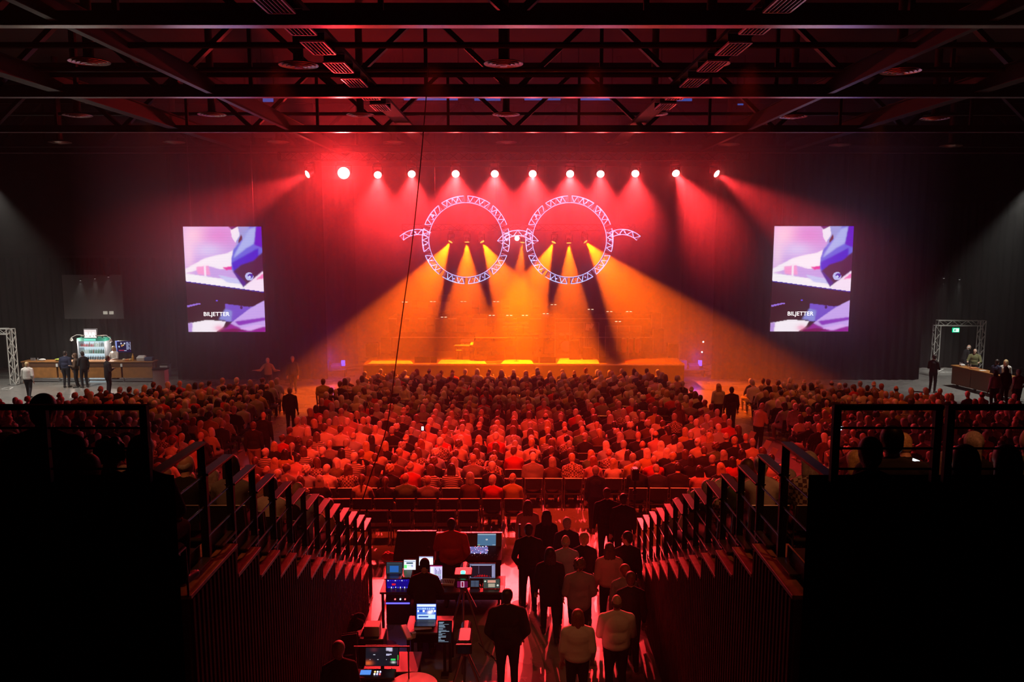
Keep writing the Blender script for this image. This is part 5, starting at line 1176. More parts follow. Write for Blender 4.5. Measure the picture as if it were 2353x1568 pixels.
# wedge monitors and black boxes on the stage lip
for k, (u0, u1, v0, v1) in enumerate(((953, 988, 824, 839), (990, 1003, 825, 839), (1226, 1237, 825, 839), (1241, 1277, 823, 839), (1377, 1392, 824, 839), (1090, 1118, 822, 832))):
    Y = 39.0 if k < 5 else 39.6; a, b = P(u0, v1, Y), P(u1, v0, Y); w_ = b.x - a.x; hh = max(0.28, b.z - SG)
    r = thing('wedge_monitor', 'black wedge monitor speaker on the stage lip, %s from the bar side' % ORD[sorted([953, 990, 1226, 1241, 1377, 1090]).index(u0) + 1], 'speaker', ((a.x + b.x) / 2, Y, SG), 0, 'wedge monitors')
    m = MB(); vs = [(-w_ / 2, 0, 0), (w_ / 2, 0, 0), (w_ / 2, 0.42, 0), (-w_ / 2, 0.42, 0), (-w_ / 2, 0, hh), (w_ / 2, 0, hh), (w_ / 2, 0.12, hh), (-w_ / 2, 0.12, hh)]
    m.add(vs, [(0, 3, 2, 1), (4, 5, 6, 7), (0, 1, 5, 4), (1, 2, 6, 5), (2, 3, 7, 6), (3, 0, 4, 7)]); m.build('cabinet', black_plastic, r)
    MB().add([(-w_ / 2 * .9, 0.40, 0.05), (w_ / 2 * .9, 0.40, 0.05), (w_ / 2 * .9, 0.16, hh - 0.02), (-w_ / 2 * .9, 0.16, hh - 0.02)], [(0, 1, 2, 3)]).build('grille', steel_dark, r)
# drum kit
dx, dy = P(1300, 815, 41.3).x, 41.3
dr = thing('drum_riser', 'low black riser carrying the drum kit', 'riser', (dx + 0.2, 40.4, SG)); MB().rbox((0, 1.1, 0.11), (2.9, 2.2, 0.22), 0.01).build('deck', M_riser, dr)
dk = thing('drum_kit', 'drum kit with brass cymbals behind clear shields', 'drum kit', (dx, dy, SG + 0.22))
def drum(c, r, h, tilt=(0, 0, 0), nm='tom', m_=M_red):
    R = Euler(tilt).to_matrix(); MB().lathe(c, [(r, -h / 2), (r * 1.01, 0), (r, h / 2)], n=20, axis=R).build(nm, m_, dk); MB().lathe(Vector(c) + R @ V((0, 0, h / 2 + 0.002)), [(r * 1.03, 0), (r * 0.96, 0.012)], n=20, axis=R).build(nm + '_head', M_skinw, dk)
drum((0, 0, 0.30), 0.28, 0.42, (PI / 2, 0, 0), 'bass_drum'); drum((-0.22, 0.05, 0.78), 0.15, 0.22, (0.3, 0, 0), 'rack_tom'); drum((0.16, 0.05, 0.80), 0.16, 0.24, (0.3, 0, 0), 'rack_tom'); drum((0.55, 0.35, 0.42), 0.20, 0.38, (0, 0, 0), 'floor_tom'); drum((-0.42, 0.45, 0.58), 0.18, 0.14, (0, 0, 0), 'snare_drum')
for k, (x, y, z, r, t) in enumerate(((-0.75, 0.35, 0.92, 0.18, 0.0), (-0.6, -0.1, 1.25, 0.23, 0.25), (0.35, -0.15, 1.28, 0.24, 0.2), (0.85, 0.2, 1.15, 0.26, -0.2), (1.1, 0.6, 1.05, 0.22, 0.3))):
    MB().lathe((x, y, z), [(r, 0), (r * 0.25, 0.02), (0.03, 0.045)], n=24, axis=Euler((t, t * 0.6, 0)).to_matrix()).build('cymbal', M_brass, dk)
    MB().cyl((x, y, 0), (x, y, z), 0.012, n=6).build('cymbal_stand', grey_metal, dk)
MB().lathe((0, 0.85, 0.5), [(0.17, 0), (0.17, 0.07)], n=16).build('throne', black_plastic, dk); MB().cyl((0, 0.85, 0), (0, 0.85, 0.5), 0.02, n=6).build('throne_post', grey_metal, dk)
# second set: cymbal and timpani cluster
dk2 = thing('percussion_set', 'hand percussion with red congas at the exit end of the stage', 'drums', (P(1447, 800, 41.5).x, 41.5, SG)); dk = dk2
for x in (-0.3, 0.05, 0.4): 
    MB().lathe((x, 0, 0.15), [(0.10, 0), (0.16, 0.35), (0.135, 0.72)], n=18).build('conga', M_red, dk2); MB().lathe((x, 0, 0.87), [(0.138, 0), (0.13, 0.012)], n=18).build('conga_head', M_skinw, dk2); MB().cyl((x, 0, 0), (x, 0, 0.15), 0.11, 0.13, n=10).build('stand', black_metal, dk2)
MB().lathe((0.05, 0.5, 1.3), [(0.2, 0), (0.05, 0.02), (0.03, 0.04)], n=20, axis=Euler((0.25, 0, 0)).to_matrix()).build('cymbal', M_brass, dk2); MB().cyl((0.05, 0.5, 0), (0.05, 0.5, 1.3), 0.012, n=6).build('cymbal_stand', grey_metal, dk2)
for k, (u, v, Y) in enumerate(((1238, 762, 42.2), (1265, 768, 41.6), (1235, 788, 41.2))):
    q = P(u, v, Y); r = thing('cymbal_on_stand', 'single cymbal on tall stand between keyboards and drums, %s from the piano' % ORD[k + 1], 'cymbal', (q.x, Y, SG)); h = q.z - SG
    MB().lathe((0, 0, h), [(0.24, 0), (0.05, 0.02), (0.03, 0.045)], n=22, axis=Euler((0.2, 0.1 * k, 0)).to_matrix()).build('cymbal', M_brass, r); MB().cyl((0, 0, 0.02), (0, 0, h + 0.04), 0.012, n=6).build('pole', grey_metal, r)
    m = MB()
    for j in range(3): a = j * 2.094; m.cyl((0, 0, 0.3), (0.28 * math.cos(a), 0.28 * math.sin(a), 0), 0.010, n=5)
    m.build('tripod', grey_metal, r)
# clear drum shields with metal edges
M_plexi = bpy.data.materials.new('plexiglass'); M_plexi.use_nodes = True; nt = M_plexi.node_tree; nt.nodes.clear()
o_ = nt.nodes.new('ShaderNodeOutputMaterial'); mx = nt.nodes.new('ShaderNodeMixShader'); tr = nt.nodes.new('ShaderNodeBsdfTransparent'); gl = nt.nodes.new('ShaderNodeBsdfGlossy'); gl.inputs['Roughness'].default_value = 0.08; mx.inputs[0].default_value = 0.10
nt.links.new(tr.outputs[0], mx.inputs[1]); nt.links.new(gl.outputs[0], mx.inputs[2]); nt.links.new(mx.outputs[0], o_.inputs[0])
def shield(u0, u1, v0, v1, Y, n, label):
    a, b = P(u0, v1, Y), P(u1, v0, Y); zb = SG; r = thing('drum_shield', label, 'screen', ((a.x + b.x) / 2, Y, zb)); W = b.x - a.x; h = b.z - zb
    for k in range(n):
        x0 = -W / 2 + W * k / n + 0.01; x1 = -W / 2 + W * (k + 1) / n - 0.01
        MB().bbox((x0, -0.004, 0.02), (x1, 0.004, h)).build('pane', M_plexi, r)
    m = MB()
    for k in range(n + 1): m.bbox((-W / 2 + W * k / n - 0.012, -0.012, 0), (-W / 2 + W * k / n + 0.012, 0.012, h))
    m.bbox((-W / 2, -0.012, h - 0.02), (W / 2, 0.012, h)); m.build('edge_frame', alu, r)
shield(1275, 1376, 741, 836, 40.1, 3, 'clear drum shield with bright edges in front of the drum kit')
shield(1390, 1473, 749, 836, 40.6, 3, 'clear shield with thin metal edges in front of the congas')
# amplifiers and flight cases
for k, (u0, u1, v0, Y) in enumerate(((1309, 1331, 783, 39.9), (1250, 1279, 784, 40.6), (1340, 1362, 800, 39.9), (1496, 1520, 719, 43.5), (1501, 1526, 756, 42.0), (1535, 1560, 790, 40.6), (840, 868, 790, 41.0), (875, 897, 775, 42.0))):
    a, b = P(u0, 800, Y), P(u1, v0, Y); zb = riser_z(Y); w_ = b.x - a.x; h = b.z - zb
    r = thing('guitar_amplifier' if k < 3 else 'flight_case', ('black amplifier cabinet among the drums, %s from the piano' % ['second', 'first', 'third'][k]) if k < 3 else ('black flight case with metal edges on the stage, %s from the drum shields' % ORD[k - 2]), 'amplifier' if k < 3 else 'case', ((a.x + b.x) / 2, Y, zb))
    MB().rbox((0, 0.2, h / 2), (w_, 0.4, h), 0.015).build('cabinet', black_plastic, r)
    m = MB()
    for sx in (-1, 1): m.bbox((sx * w_ / 2 - 0.012, -0.008, 0), (sx * w_ / 2 + 0.012, 0.004, h))
    m.bbox((-w_ / 2, -0.008, h - 0.02), (w_ / 2, 0.004, h)); m.build('edge_trim', grey_metal if k > 2 else steel_dark, r)
    MB().bbox((-w_ * 0.4, -0.006, h * 0.08), (w_ * 0.4, 0.0, h * 0.8)).build('grille' if k < 3 else 'side_panel', steel_dark, r)
# lit side panel and white sheet on the rear riser, banner with letter
q = P(971, 701, 46.0); o = MB().rbox((0, 0, 0), (0.62, 0.02, 0.34), 0.005, Euler((0, 0.08, 0))).build('reflector_board', mat('board_tan', (0.45, 0.3, 0.18), 0.6), loc=q); tag(o, 'tan reflecting board leaning on the rear riser beside the bells', 'board'); 
MB().cyl((0, 0.02, -0.15), (0, 0.02, 2.8 - q.z), 0.012, n=5).build('leg', grey_metal, o)
q = P(1353, 752, 41.4); nb = thing('sheet_stand', 'tall stand with bright paper sheets beside the drum kit', 'stand', (q.x, 41.4, SG)); h = q.z - SG
MB().cyl((0, 0, 0), (0, 0, h), 0.012, n=6).build('pole', grey_metal, nb); MB().rbox((-0.06, -0.01, h), (0.2, 0.012, 0.34), 0.003, Euler((0, 0.15, 0))).build('sheet', M_sheet, nb); MB().rbox((0.14, -0.02, h + 0.06), (0.16, 0.012, 0.26), 0.003, Euler((0, 0.5, 0))).build('sheet', M_sheet, nb)
MB().lathe((0, 0, 0), [(0.2, 0), (0.2, 0.015), (0.02, 0.03)], n=14).build('base', black_metal, nb)
# pale sheets laid down so parts of the stage lip look bright
for k, (u0, u1, v0, v1) in enumerate(((1004, 1118, 828, 837.4), (1150, 1226, 828, 837.4), (1279, 1377, 821, 837.4), (845, 950, 830, 837.4))):
    a, b, c, d = [P(u, v, HY(v, SG)) for u, v in ((u0, v1), (u1, v1), (u1 - 6, v0), (u0 + 10, v0))]
    o = MB().add([(p.x - a.x, p.y - a.y, z) for z in (0, 0.02) for p in (a, b, c, d)], [(0, 3, 2, 1), (4, 5, 6, 7), (0, 1, 5, 4), (1, 2, 6, 5), (2, 3, 7, 6), (3, 0, 4, 7)]).build('floor_panel', mat('plywood', (0.62, 0.50, 0.34), 0.5, noise=0.15, nscale=2), loc=(a.x, a.y, SG))
    tag(o, 'pale plywood panel on the stage lip %s' % ['in front of the piano', 'before the singer microphone', 'in front of the drum shields', 'at the bar-side end'][k], 'floor panel', 'plywood panels on the stage lip')
# rugs
for k, (u0, u1, v0, v1) in enumerate(((1090, 1180, 816, 834), (1140, 1225, 832, 837), (1440, 1520, 826, 836))):
    a = P(u0, v1, HY(v1, SG)); b = P(u1, v0, HY(v0, SG)); o = MB().bbox((0, 0, 0), (b.x - a.x, b.y - a.y, 0.012)).build('stage_rug', mat('rug_red', (0.28, 0.05, 0.03), 0.95, noise=0.4, nscale=3), loc=(a.x, a.y, SG)); tag(o, ['dark red rug under the grand piano', 'narrow red rug at the singer microphone', 'red rug at the exit end of the stage'][k], 'rug')
# blue-lit backstage work places in both wings
for side, u, lab in (('bar-side', 768, 'bar side'), ('exit-side', 1590, 'exit side')):
    q = P(u, 852, 42.0); wx = q.x; r = thing('monitor_desk', 'blue-lit work desk with racks in the %s wing of the stage' % side, 'desk', (wx, 42.0, 0))
    zt_ = P(u, 838, 42.0).z
    MB().rbox((0, 0, zt_ - 0.25), (1.3, 0.6, 0.05), 0.01).build('desk_top', grey_metal, r)
    for sx in (-0.6, 0.6): MB().rbox((sx, 0, (zt_ - 0.28) / 2), (0.05, 0.5, zt_ - 0.28), 0.01).build('leg', black_metal, r)
    MB().rbox((-0.45, 0.1, zt_), (0.3, 0.4, 0.45), 0.01).build('rack', mat('blue_tint_case', (0.3, 0.3, 0.4), 0.4), r); MB().rbox((0.1, 0.1, zt_ - 0.1), (0.55, 0.35, 0.22), 0.02, Euler((0.3, 0, 0))).build('mixer', mat('blue_tint_case', (0.3, 0.3, 0.4), 0.4), r)
    MB().rbox((0.45, 0.15, zt_ + 0.05), (0.2, 0.05, 0.3), 0.01).build('screen', emit_mat('blue_screen_' + side, (0.08, 0.08, 1.0), 2.5), r)
    MB().bbox((-0.75, 0.1, 0.6), (-0.70, 0.15, zt_ + 0.2)).build('light_tube', emit_mat('blue_tube_' + side, (0.10, 0.10, 1.0), 3.0), r)
    point('blue_work_light', (wx, 41.2, zt_ + 0.5), 26, (0.05, 0.05, 1.0), 0.1)
tl = thing('light_tube', 'upright blue glowing tube beside the bar-side wing desk', 'lamp', (P(735, 832, 41.6).x, 41.6, 0)); zt_ = P(735, 818, 41.6).z
MB().cyl((0, 0, 0.4), (0, 0, zt_), 0.03, n=8).build('tube', emit_mat('blue_tube2', (0.08, 0.10, 1.0), 3.5), tl); MB().lathe((0, 0, 0), [(0.15, 0), (0.15, 0.03), (0.03, 0.4)], n=12).build('base', black_metal, tl)
for k, (u, v) in enumerate(((1616, 786), (1615, 812))):
    q = P(u, v, 42.5); o = thing('work_lamp', 'small white work lamp on a pole in the exit-side wing, %s' % ['upper one', 'lower one'][k], 'lamp', (q.x + 0.05 * k, 42.5 + 0.4 * k, 0)); MB().ell((0, 0, q.z), (0.045, 0.045, 0.045), 10, 6).build('bulb', emit_mat('white_work', (0.8, 0.8, 1.0), 5.0), o); MB().cyl((0, 0, 0), (0, 0, q.z - 0.04), 0.015, n=6).build('pole', black_metal, o)
# ------------------------------------------------------------------ mixing position between the tribunes
def desk(label, u0, u1, v, z, depth, Y=None):
    Y = HY(v, z) if Y is None else Y; a, b = P(u0, v, Y), P(u1, v, Y)
    r = thing('equipment_desk', label, 'table', ((a.x + b.x) / 2, Y, 0)); W = b.x - a.x
    MB().rbox((0, depth / 2, z - 0.02), (W, depth, 0.04), 0.008).build('table_top', M_desk, r)
    for sx in (-1, 1):
        for y in (0.06, depth - 0.06): MB().rbox((sx * (W / 2 - 0.05), y, (z - 0.04) / 2), (0.05, 0.05, z - 0.04), 0.006).build('leg', black_metal, r)
    MB().bbox((-W / 2 + 0.05, depth - 0.03, 0.25), (W / 2 - 0.05, depth - 0.02, z - 0.04)).build('modesty_panel', black_matte, r)
    return r
M_desk = mat('desk_black', (0.035, 0.03, 0.03), 0.4)
def ui(kind, w=48, h=32):
    rr = random.Random(sum(map(ord, kind)) % 97); 
    if kind == 'daw':
        p = Pic(w, h, (40, 80, 190)); p.rect(0.02, 0.02, 0.98, 0.2, (215, 230, 255)); 
        for k in range(9): p.rect(0.04 + k * 0.1, 0.24, 0.11 + k * 0.1, 0.36, (170, 205, 255)); p.rect(0.04 + k * 0.1, 0.55, 0.11 + k * 0.1, 0.62, (120, 170, 250))
        for k in (0, 2, 5, 6): p.rect(0.04 + k * 0.14, 0.4, 0.13 + k * 0.14, 0.52, (245, 250, 255))
        p.blob(0.68, 0.55, 0.12, 0.12, (255, 255, 255)); p.rect(0.04, 0.7, 0.96, 0.97, (190, 220, 255)); p.rect(0.10, 0.78, 0.6, 0.88, (40, 70, 150))
    elif kind == 'spectrum':
        p = Pic(w, h, (120, 125, 160)); p.rect(0.13, 0.1, 0.87, 0.96, (30, 22, 34)); p.rect(0.14, 0.1, 0.86, 0.13, (190, 190, 220)); p.rect(0.40, 0.15, 0.41, 0.7, (90, 80, 110))
        for k in range(24): x = 0.2 + k * 0.027; p.rect(x, 0.74 + 0.18 * ((k - 12) / 12.0) ** 2 + 0.04 * (k % 3), x + 0.02, 0.92, (190, 20, 30))
        p.rect(0.88, 0.1, 0.98, 0.9, (150, 150, 190)); p.rect(0.02, 0.2, 0.11, 0.3, (200, 200, 230))
    elif kind == 'white':
        p = Pic(w, h, (235, 240, 250)); p.rect(0.05, 0.12, 0.95, 0.2, (120, 150, 190)); p.rect(0.2, 0.26, 0.78, 0.40, (60, 90, 110)); p.rect(0.03, 0.5, 0.25, 0.85, (110, 250, 130)); p.rect(0.3, 0.55, 0.7, 0.62, (150, 230, 180)); p.blob(0.7, 0.6, 0.06, 0.1, (90, 90, 200))
    elif kind == 'plain': p = Pic(w, h, (225, 235, 255)); p.rect(0, 0, 1, 0.15, (150, 160, 200)); p.blob(0.5, 0.6, 0.4, 0.4, (255, 255, 255))
    elif kind == 'window': p = Pic(w, h, (44, 62, 74)); p.rect(0.2, 0.3, 0.78, 0.92, (40, 110, 200)); p.rect(0.02, 0.02, 0.98, 0.06, (90, 120, 130))
    elif kind == 'purple':
        p = Pic(w, h, (215, 205, 250)); p.rect(0, 0, 1, 0.06, (160, 30, 90))
        for k in range(5): p.rect(0.42 + k * 0.11, 0.2 + 0.08 * (k % 3), 0.46 + k * 0.11, 0.9, (50, 50, 120)); p.rect(0.42 + k * 0.11, 0.6, 0.45 + k * 0.11, 0.66, (90, 240, 120))
        p.rect(0.05, 0.1, 0.3, 0.9, (240, 240, 255))
    elif kind == 'console': p = Pic(w, h, (96, 148, 190)); p.rect(0, 0, 1, 0.12, (190, 215, 235)); p.disc(0.5, 0.5, 0.06, (255, 255, 255), 0.8); p.rect(0.02, 0.92, 0.15, 0.98, (190, 250, 160)); p.rect(0.82, 0.92, 0.98, 0.98, (190, 220, 250))
    elif kind == 'text':
        p = Pic(w, h * 2, (10, 12, 16))
        for k in range(18): p.rect(0.05, 0.03 + k * 0.053, 0.12 + 0.75 * rr.random() ** 1.3 + 0.08, 0.055 + k * 0.053, (150, 175, 200))
    elif kind == 'cameras':
        p = Pic(w, h, (24, 26, 36)); p.poly([(0.62, 0.0), (0.82, 0.0), (0.82, 0.30), (0.62, 0.24)], (210, 200, 230), 1); p.rect(0.62, 0.40, 0.80, 0.5, (190, 190, 225)); p.blob(0.25, 0.2, 0.1, 0.1, (90, 40, 50)); p.blob(0.08, 0.88, 0.12, 0.12, (230, 100, 50))
        for x in (0.12, 0.36, 0.62): p.rect(x, 0.68, x + 0.03, 0.72, (220, 220, 230))
        p.rect(0.22, 0.44, 0.30, 0.47, (230, 235, 250)); p.rect(0.72, 0.46, 0.99, 0.98, (90, 230, 90)); p.rect(0.73, 0.48, 0.98, 0.72, (25, 25, 30)); p.rect(0.72, 0.72, 0.99, 0.98, (230, 40, 80)); p.rect(0.73, 0.73, 0.98, 0.96, (20, 20, 26)); p.rect(0.78, 0.66, 0.92, 0.76, (60, 220, 110)); p.blob(0.85, 0.84, 0.06, 0.05, (230, 230, 230))
    elif kind == 'rack':
        p = Pic(w, h, (10, 8, 120))
        for k in range(9): p.rect(0.05 + 0.1 * k, 0.06, 0.11 + 0.1 * k, 0.12, (180, 190, 255) if k % 3 == 0 else (40, 40, 200)); p.rect(0.08 + 0.1 * k, 0.5, 0.12 + 0.1 * k, 0.56 + 0.08 * (k % 3), (220, 225, 255) if k % 2 else (60, 60, 220))
        p.rect(0.22, 0.28, 0.40, 0.40, (200, 20, 40)); p.rect(0.1, 0.66, 0.95, 0.70, (60, 60, 220))
    elif kind == 'tablet':
        p = Pic(w, h, (60, 70, 66)); p.rect(0.25, 0.12, 0.75, 0.42, (225, 160, 140)); p.rect(0.30, 0.5, 0.7, 0.9, (180, 170, 150)); p.disc(0.1, 0.25, 0.06, (220, 240, 220), 0.7); p.disc(0.88, 0.7, 0.07, (220, 230, 220), 0.7)
    elif kind == 'keys':
        p = Pic(w, h, (20, 26, 34))
        for a in range(7):
            for b in range(4): p.rect(0.06 + a * 0.13, 0.1 + b * 0.22, 0.16 + a * 0.13, 0.26 + b * 0.22, (90, 110, 140))
    return p
def monitor(name, label, u0, v0, u1, v1, zb, kind, gain=1.0, laptop=False, tilt=0.22, cat='monitor', stand=None, keys=None, Y=None, rz=0.0):
    "screen face filling the given picture box, bottom edge at height zb"
    Y = HY(v1, zb) if Y is None else Y; a, b = P(u0, v1, Y), P(u1, v1, Y); W = b.x - a.x; dist = math.sqrt(Y * Y + (EYE - zb) ** 2); dep = math.atan((EYE - zb) / Y)
    h = (v1 - v0) * dist / F_PX / max(0.4, math.cos(dep - tilt))
    zz = a.z
    r = thing(name, label, cat, ((a.x + b.x) / 2, Y, zz), rz); R = Matrix.Rotation(-tilt, 3, 'X')
    MB().rbox(R @ V((0, 0.012, h / 2)), (W + 0.025, 0.018, h + 0.025), 0.004, R).build('housing', black_plastic, r)
    pic = ui(kind); me = pic.mesh('picture', R @ V((-W / 2, 0.0015, h)), (W, 0, 0), R @ V((0, 0, -h)), gain); o = bpy.data.objects.new('picture', me); COL.objects.link(o); o.parent = r
    if laptop:
        MB().rbox((0, -0.125, -0.008), (W + 0.02, 0.25, 0.018), 0.004).build('keyboard_base', laptop if not isinstance(laptop, bool) else grey_metal, r)
        m = MB()
        for i in range(10):
            for j in range(4): m.bbox((-W * 0.42 + i * W * 0.085, -0.05 - j * 0.028, 0.001), (-W * 0.42 + i * W * 0.085 + W * 0.07, -0.028 - j * 0.028, 0.004))
        m.build('keys', black_plastic, r)
    if stand is not None:
        MB().rbox((0, 0.05, (stand - zz) / 2 + 0.03), (0.05, 0.04, zz - stand + 0.08), 0.006).build('stand_neck', black_plastic, r); MB().rbox((0, 0.04, stand - zz + 0.008), (min(0.26, W * 0.6), 0.18, 0.016), 0.005).build('stand_foot', black_plastic, r)
    return r
# front desk with the large console
d1 = desk('long front desk carrying the big mixing console', 905, 1152, 1296, 0.86, 0.75)
Yc = HY(1290, 0.95); a, b = P(998, 1290, Yc), P(1152, 1290, Yc); cw = b.x - a.x
mc = thing('mixing_console', 'large black mixing console with two lit screens before the red-shirted engineer', 'mixing console', ((a.x + b.x) / 2, Yc + 0.05, 0.86))
m = MB(); vs = [(-cw / 2, 0, 0), (cw / 2, 0, 0), (cw / 2, 0.66, 0), (-cw / 2, 0.66, 0), (-cw / 2, 0, 0.09), (cw / 2, 0, 0.09), (cw / 2, 0.44, 0.20), (-cw / 2, 0.44, 0.20), (cw / 2, 0.62, 0.42), (-cw / 2, 0.62, 0.42)]
m.add(vs, [(0, 3, 2, 1), (0, 1, 5, 4), (4, 5, 6, 7), (7, 6, 8, 9), (2, 3, 9, 8), (1, 2, 8, 6, 5), (3, 0, 4, 7, 9)]); m.build('body', black_plastic, mc)
MB().bbox((-cw / 2 - 0.01, 0.60, 0.41), (cw / 2 + 0.01, 0.66, 0.43)).build('meter_bridge', M_rail, mc)
def on_slope(x, t, x2=None): return V((x, 0.44 + 0.18 * t, 0.20 + 0.22 * t))
for k, (x0, x1, kind) in enumerate(((-cw / 2 + 0.06, -cw / 2 + 0.45, 'console'), (cw / 2 - 0.50, cw / 2 - 0.12, 'console'))):
    nrm = V((0, -0.22, 0.18)).normalized() * 0.004
    me = ui(kind).mesh('picture', on_slope(x0, 0.95) + nrm, (x1 - x0, 0, 0), on_slope(0, 0.05) - on_slope(0, 0.95), 0.55); o = bpy.data.objects.new('console_screen', me); COL.objects.link(o); o.parent = mc
# fader knobs
rk = random.Random(3); sl = lambda x, t: V((x, 0.44 * t, 0.09 + 0.11 * t + 0.004))
kn = MB(); LED = [emit_mat('led_' + n_, c_, 5.0) for n_, c_ in (('white', (0.8, 0.85, 1.0)), ('violet', (0.5, 0.45, 1.0)), ('red', (1.0, 0.08, 0.08)), ('amber', (1.0, 0.5, 0.1)), ('green', (0.1, 1.0, 0.3)))]
for k in range(24): kn.rbox(sl(-cw / 2 + 0.08 + k * (cw - 0.16) / 23, 0.15 + 0.25 * rk.random()) + V((0, 0, 0.008)), (0.016, 0.03, 0.016), 0.003)
kn.build('faders', grey_metal, mc)['kind'] = 'stuff'
for gi in range(3):
    m = MB()
    for k in range(16): m.bbox(sl(cw * 0.02 + rk.random() * cw * 0.28, 0.5 + 0.5 * rk.random()), sl(0, 0) * 0 + sl(cw * 0.02 + 0.012, 0) * 0) if False else None
    for k in range(14):
        q = sl(rk.uniform(0.0, cw * 0.30), rk.uniform(0.45, 1.0)); m.box(q, (0.014, 0.010, 0.006))
    m.build('lit_buttons', LED[gi], mc)['kind'] = 'stuff'
MB().rbox(sl(cw * 0.14, 0.72) + V((0, 0, -0.001)), (cw * 0.30, 0.22, 0.008), 0.002, Euler((0.245, 0, 0))).build('touch_strip', emit_mat('violet_panel', (0.30, 0.28, 0.75), 0.55), mc)
# closed dark console lid left of it
Yl = HY(1290, 0.9); a, b = P(903, 1290, Yl), P(996, 1290, Yl); lw = b.x - a.x
cl = thing('second_console', 'dark unlit console under its black cover left of the big mixing console'.replace(' left of', ' beside'), 'mixing console', ((a.x + b.x) / 2, Yl + 0.05, 0.86))
MB().add([(-lw / 2, 0, 0), (lw / 2, 0, 0), (lw / 2, 0.62, 0), (-lw / 2, 0.62, 0), (-lw / 2, 0, 0.10), (lw / 2, 0, 0.10), (lw / 2, 0.60, 0.42), (-lw / 2, 0.60, 0.42)], [(0, 3, 2, 1), (4, 5, 6, 7), (0, 1, 5, 4), (1, 2, 6, 5), (2, 3, 7, 6), (3, 0, 4, 7)]).build('cover', M_desk, cl)
MB().bbox((-lw / 2, 0.58, 0.41), (lw / 2, 0.63, 0.43)).build('rim', M_rail, cl)
MB().ell((lw * 0.35, 0.2, 0.22), (0.03, 0.02, 0.03)).build('handle', M_rail, cl)
# gooseneck lamps
for k, u in enumerate((1082, 1128)):
    q = P(u, 1222, Yc + 0.66); g = thing('gooseneck_lamp', 'small gooseneck lamp on the console bridge, %s from the engineer' % ['first', 'second'][k], 'lamp', (q.x, Yc + 0.68, 1.29)); MB().path([V((0, 0, 0)), V((0, 0, 0.08)), V((0.01, -0.03, 0.13)), V((0.015, -0.07, 0.14))], 0.006, 6).build('neck', grey_metal, g); MB().caps((0.015, -0.07, 0.14), (0.015, -0.10, 0.13), 0.010, 0.012).build('head', grey_metal, g)
# middle desk row
d2 = desk('middle desk crowded with laptops and racks behind the engineer', 872, 1160, 1362, 0.74, 0.75)
Z2 = 0.74
monitor('laptop', 'open laptop showing a blue window on a dark screen, on the middle desk', 888, 1295, 924, 1318, 0.98, 'window', 0.75, True, cat='laptop')
rb = thing('equipment_rack', 'blue-lit equipment rack under the open laptop on the middle desk', 'rack', (P(915, 1366, HY(1366, 0.62)).x, HY(1366, 0.62), 0.0)); W = 56 * 15.6 / F_PX
MB().rbox((0, 0.22, 0.48), (W, 0.44, 0.94), 0.01).build('case', black_plastic, rb)
me = ui('rack').mesh('picture', (-W / 2 + 0.02, -0.004, 0.92), (W - 0.04, 0, 0), (0, 0, -0.30), 1.2); o = bpy.data.objects.new('lit_front', me); COL.objects.link(o); o.parent = rb
for k, x in enumerate((-0.06, 0.04, 0.13)): MB().cyl((x, -0.012, 0.52), (x, 0.0, 0.52), 0.014, n=10).build('indicator', LED[2] if k != 1 else LED[0], rb)
MB().bbox((-W / 2, -0.02, 0.43), (W / 2 - 0.02, 0.0, 0.45)).build('light_strip', emit_mat('blue_strip', (0.12, 0.10, 1.0), 2.0), rb)
monitor('monitor', 'bright white and green monitor beside the open laptop', 928, 1289, 955, 1310, 0.95, 'white', 1.1, stand=Z2)
pp = thing('paper_stack', 'loose stack of papers on the case behind the white and green monitor', 'papers', ZP(938, 1284, 0.86)); rp = random.Random(5)
for k in range(6): MB().box((rp.uniform(-0.05, 0.05), 0.15 + rp.uniform(-0.03, 0.05), 0.006 + 0.007 * k), (0.30, 0.22, 0.005), Euler((0, 0, rp.uniform(-0.3, 0.3)))).build('sheet', white_paint, pp)
monitor('monitor', 'overexposed white monitor behind the hooded technician', 963, 1281, 995, 1300, 0.98, 'plain', 1.4, stand=Z2)
monitor('laptop', 'tall laptop with purple-white fader display before the technician', 988, 1303, 1016, 1335, 0.80, 'purple', 1.1, grey_metal, cat='laptop')
monitor('monitor', 'wide monitor showing a red spectrum curve on black', 1074, 1299, 1138, 1329, 0.90, 'spectrum', 0.9, stand=Z2)
monitor('tablet', 'small lit tablet with a colourful page at the aisle end of the desk', 1111, 1333, 1148, 1352, 0.76, 'tablet', 0.9, tilt=0.5, cat='tablet')
monitor('keypad', 'dark blue keypad screen below the spectrum monitor', 1081, 1335, 1101, 1350, 0.76, 'keys', 0.8, tilt=0.6, cat='controller')
kb = thing('fader_controller', 'small pale fader controller with dark strips on the middle desk', 'controller', ZP(1026, 1345, 0.76), -0.12)
MB().rbox((0, 0.06, 0.03), (0.29, 0.17, 0.05), 0.008, Euler((0.3, 0, 0))).build('case', white_paint, kb)
for k in range(7): MB().box((-0.10 + 0.035 * k, 0.045, 0.055), (0.02, 0.09, 0.006), Euler((0.3, 0, 0))).build('fader_strip', mat('maroon_strip', (0.2, 0.02, 0.03), 0.5), kb)
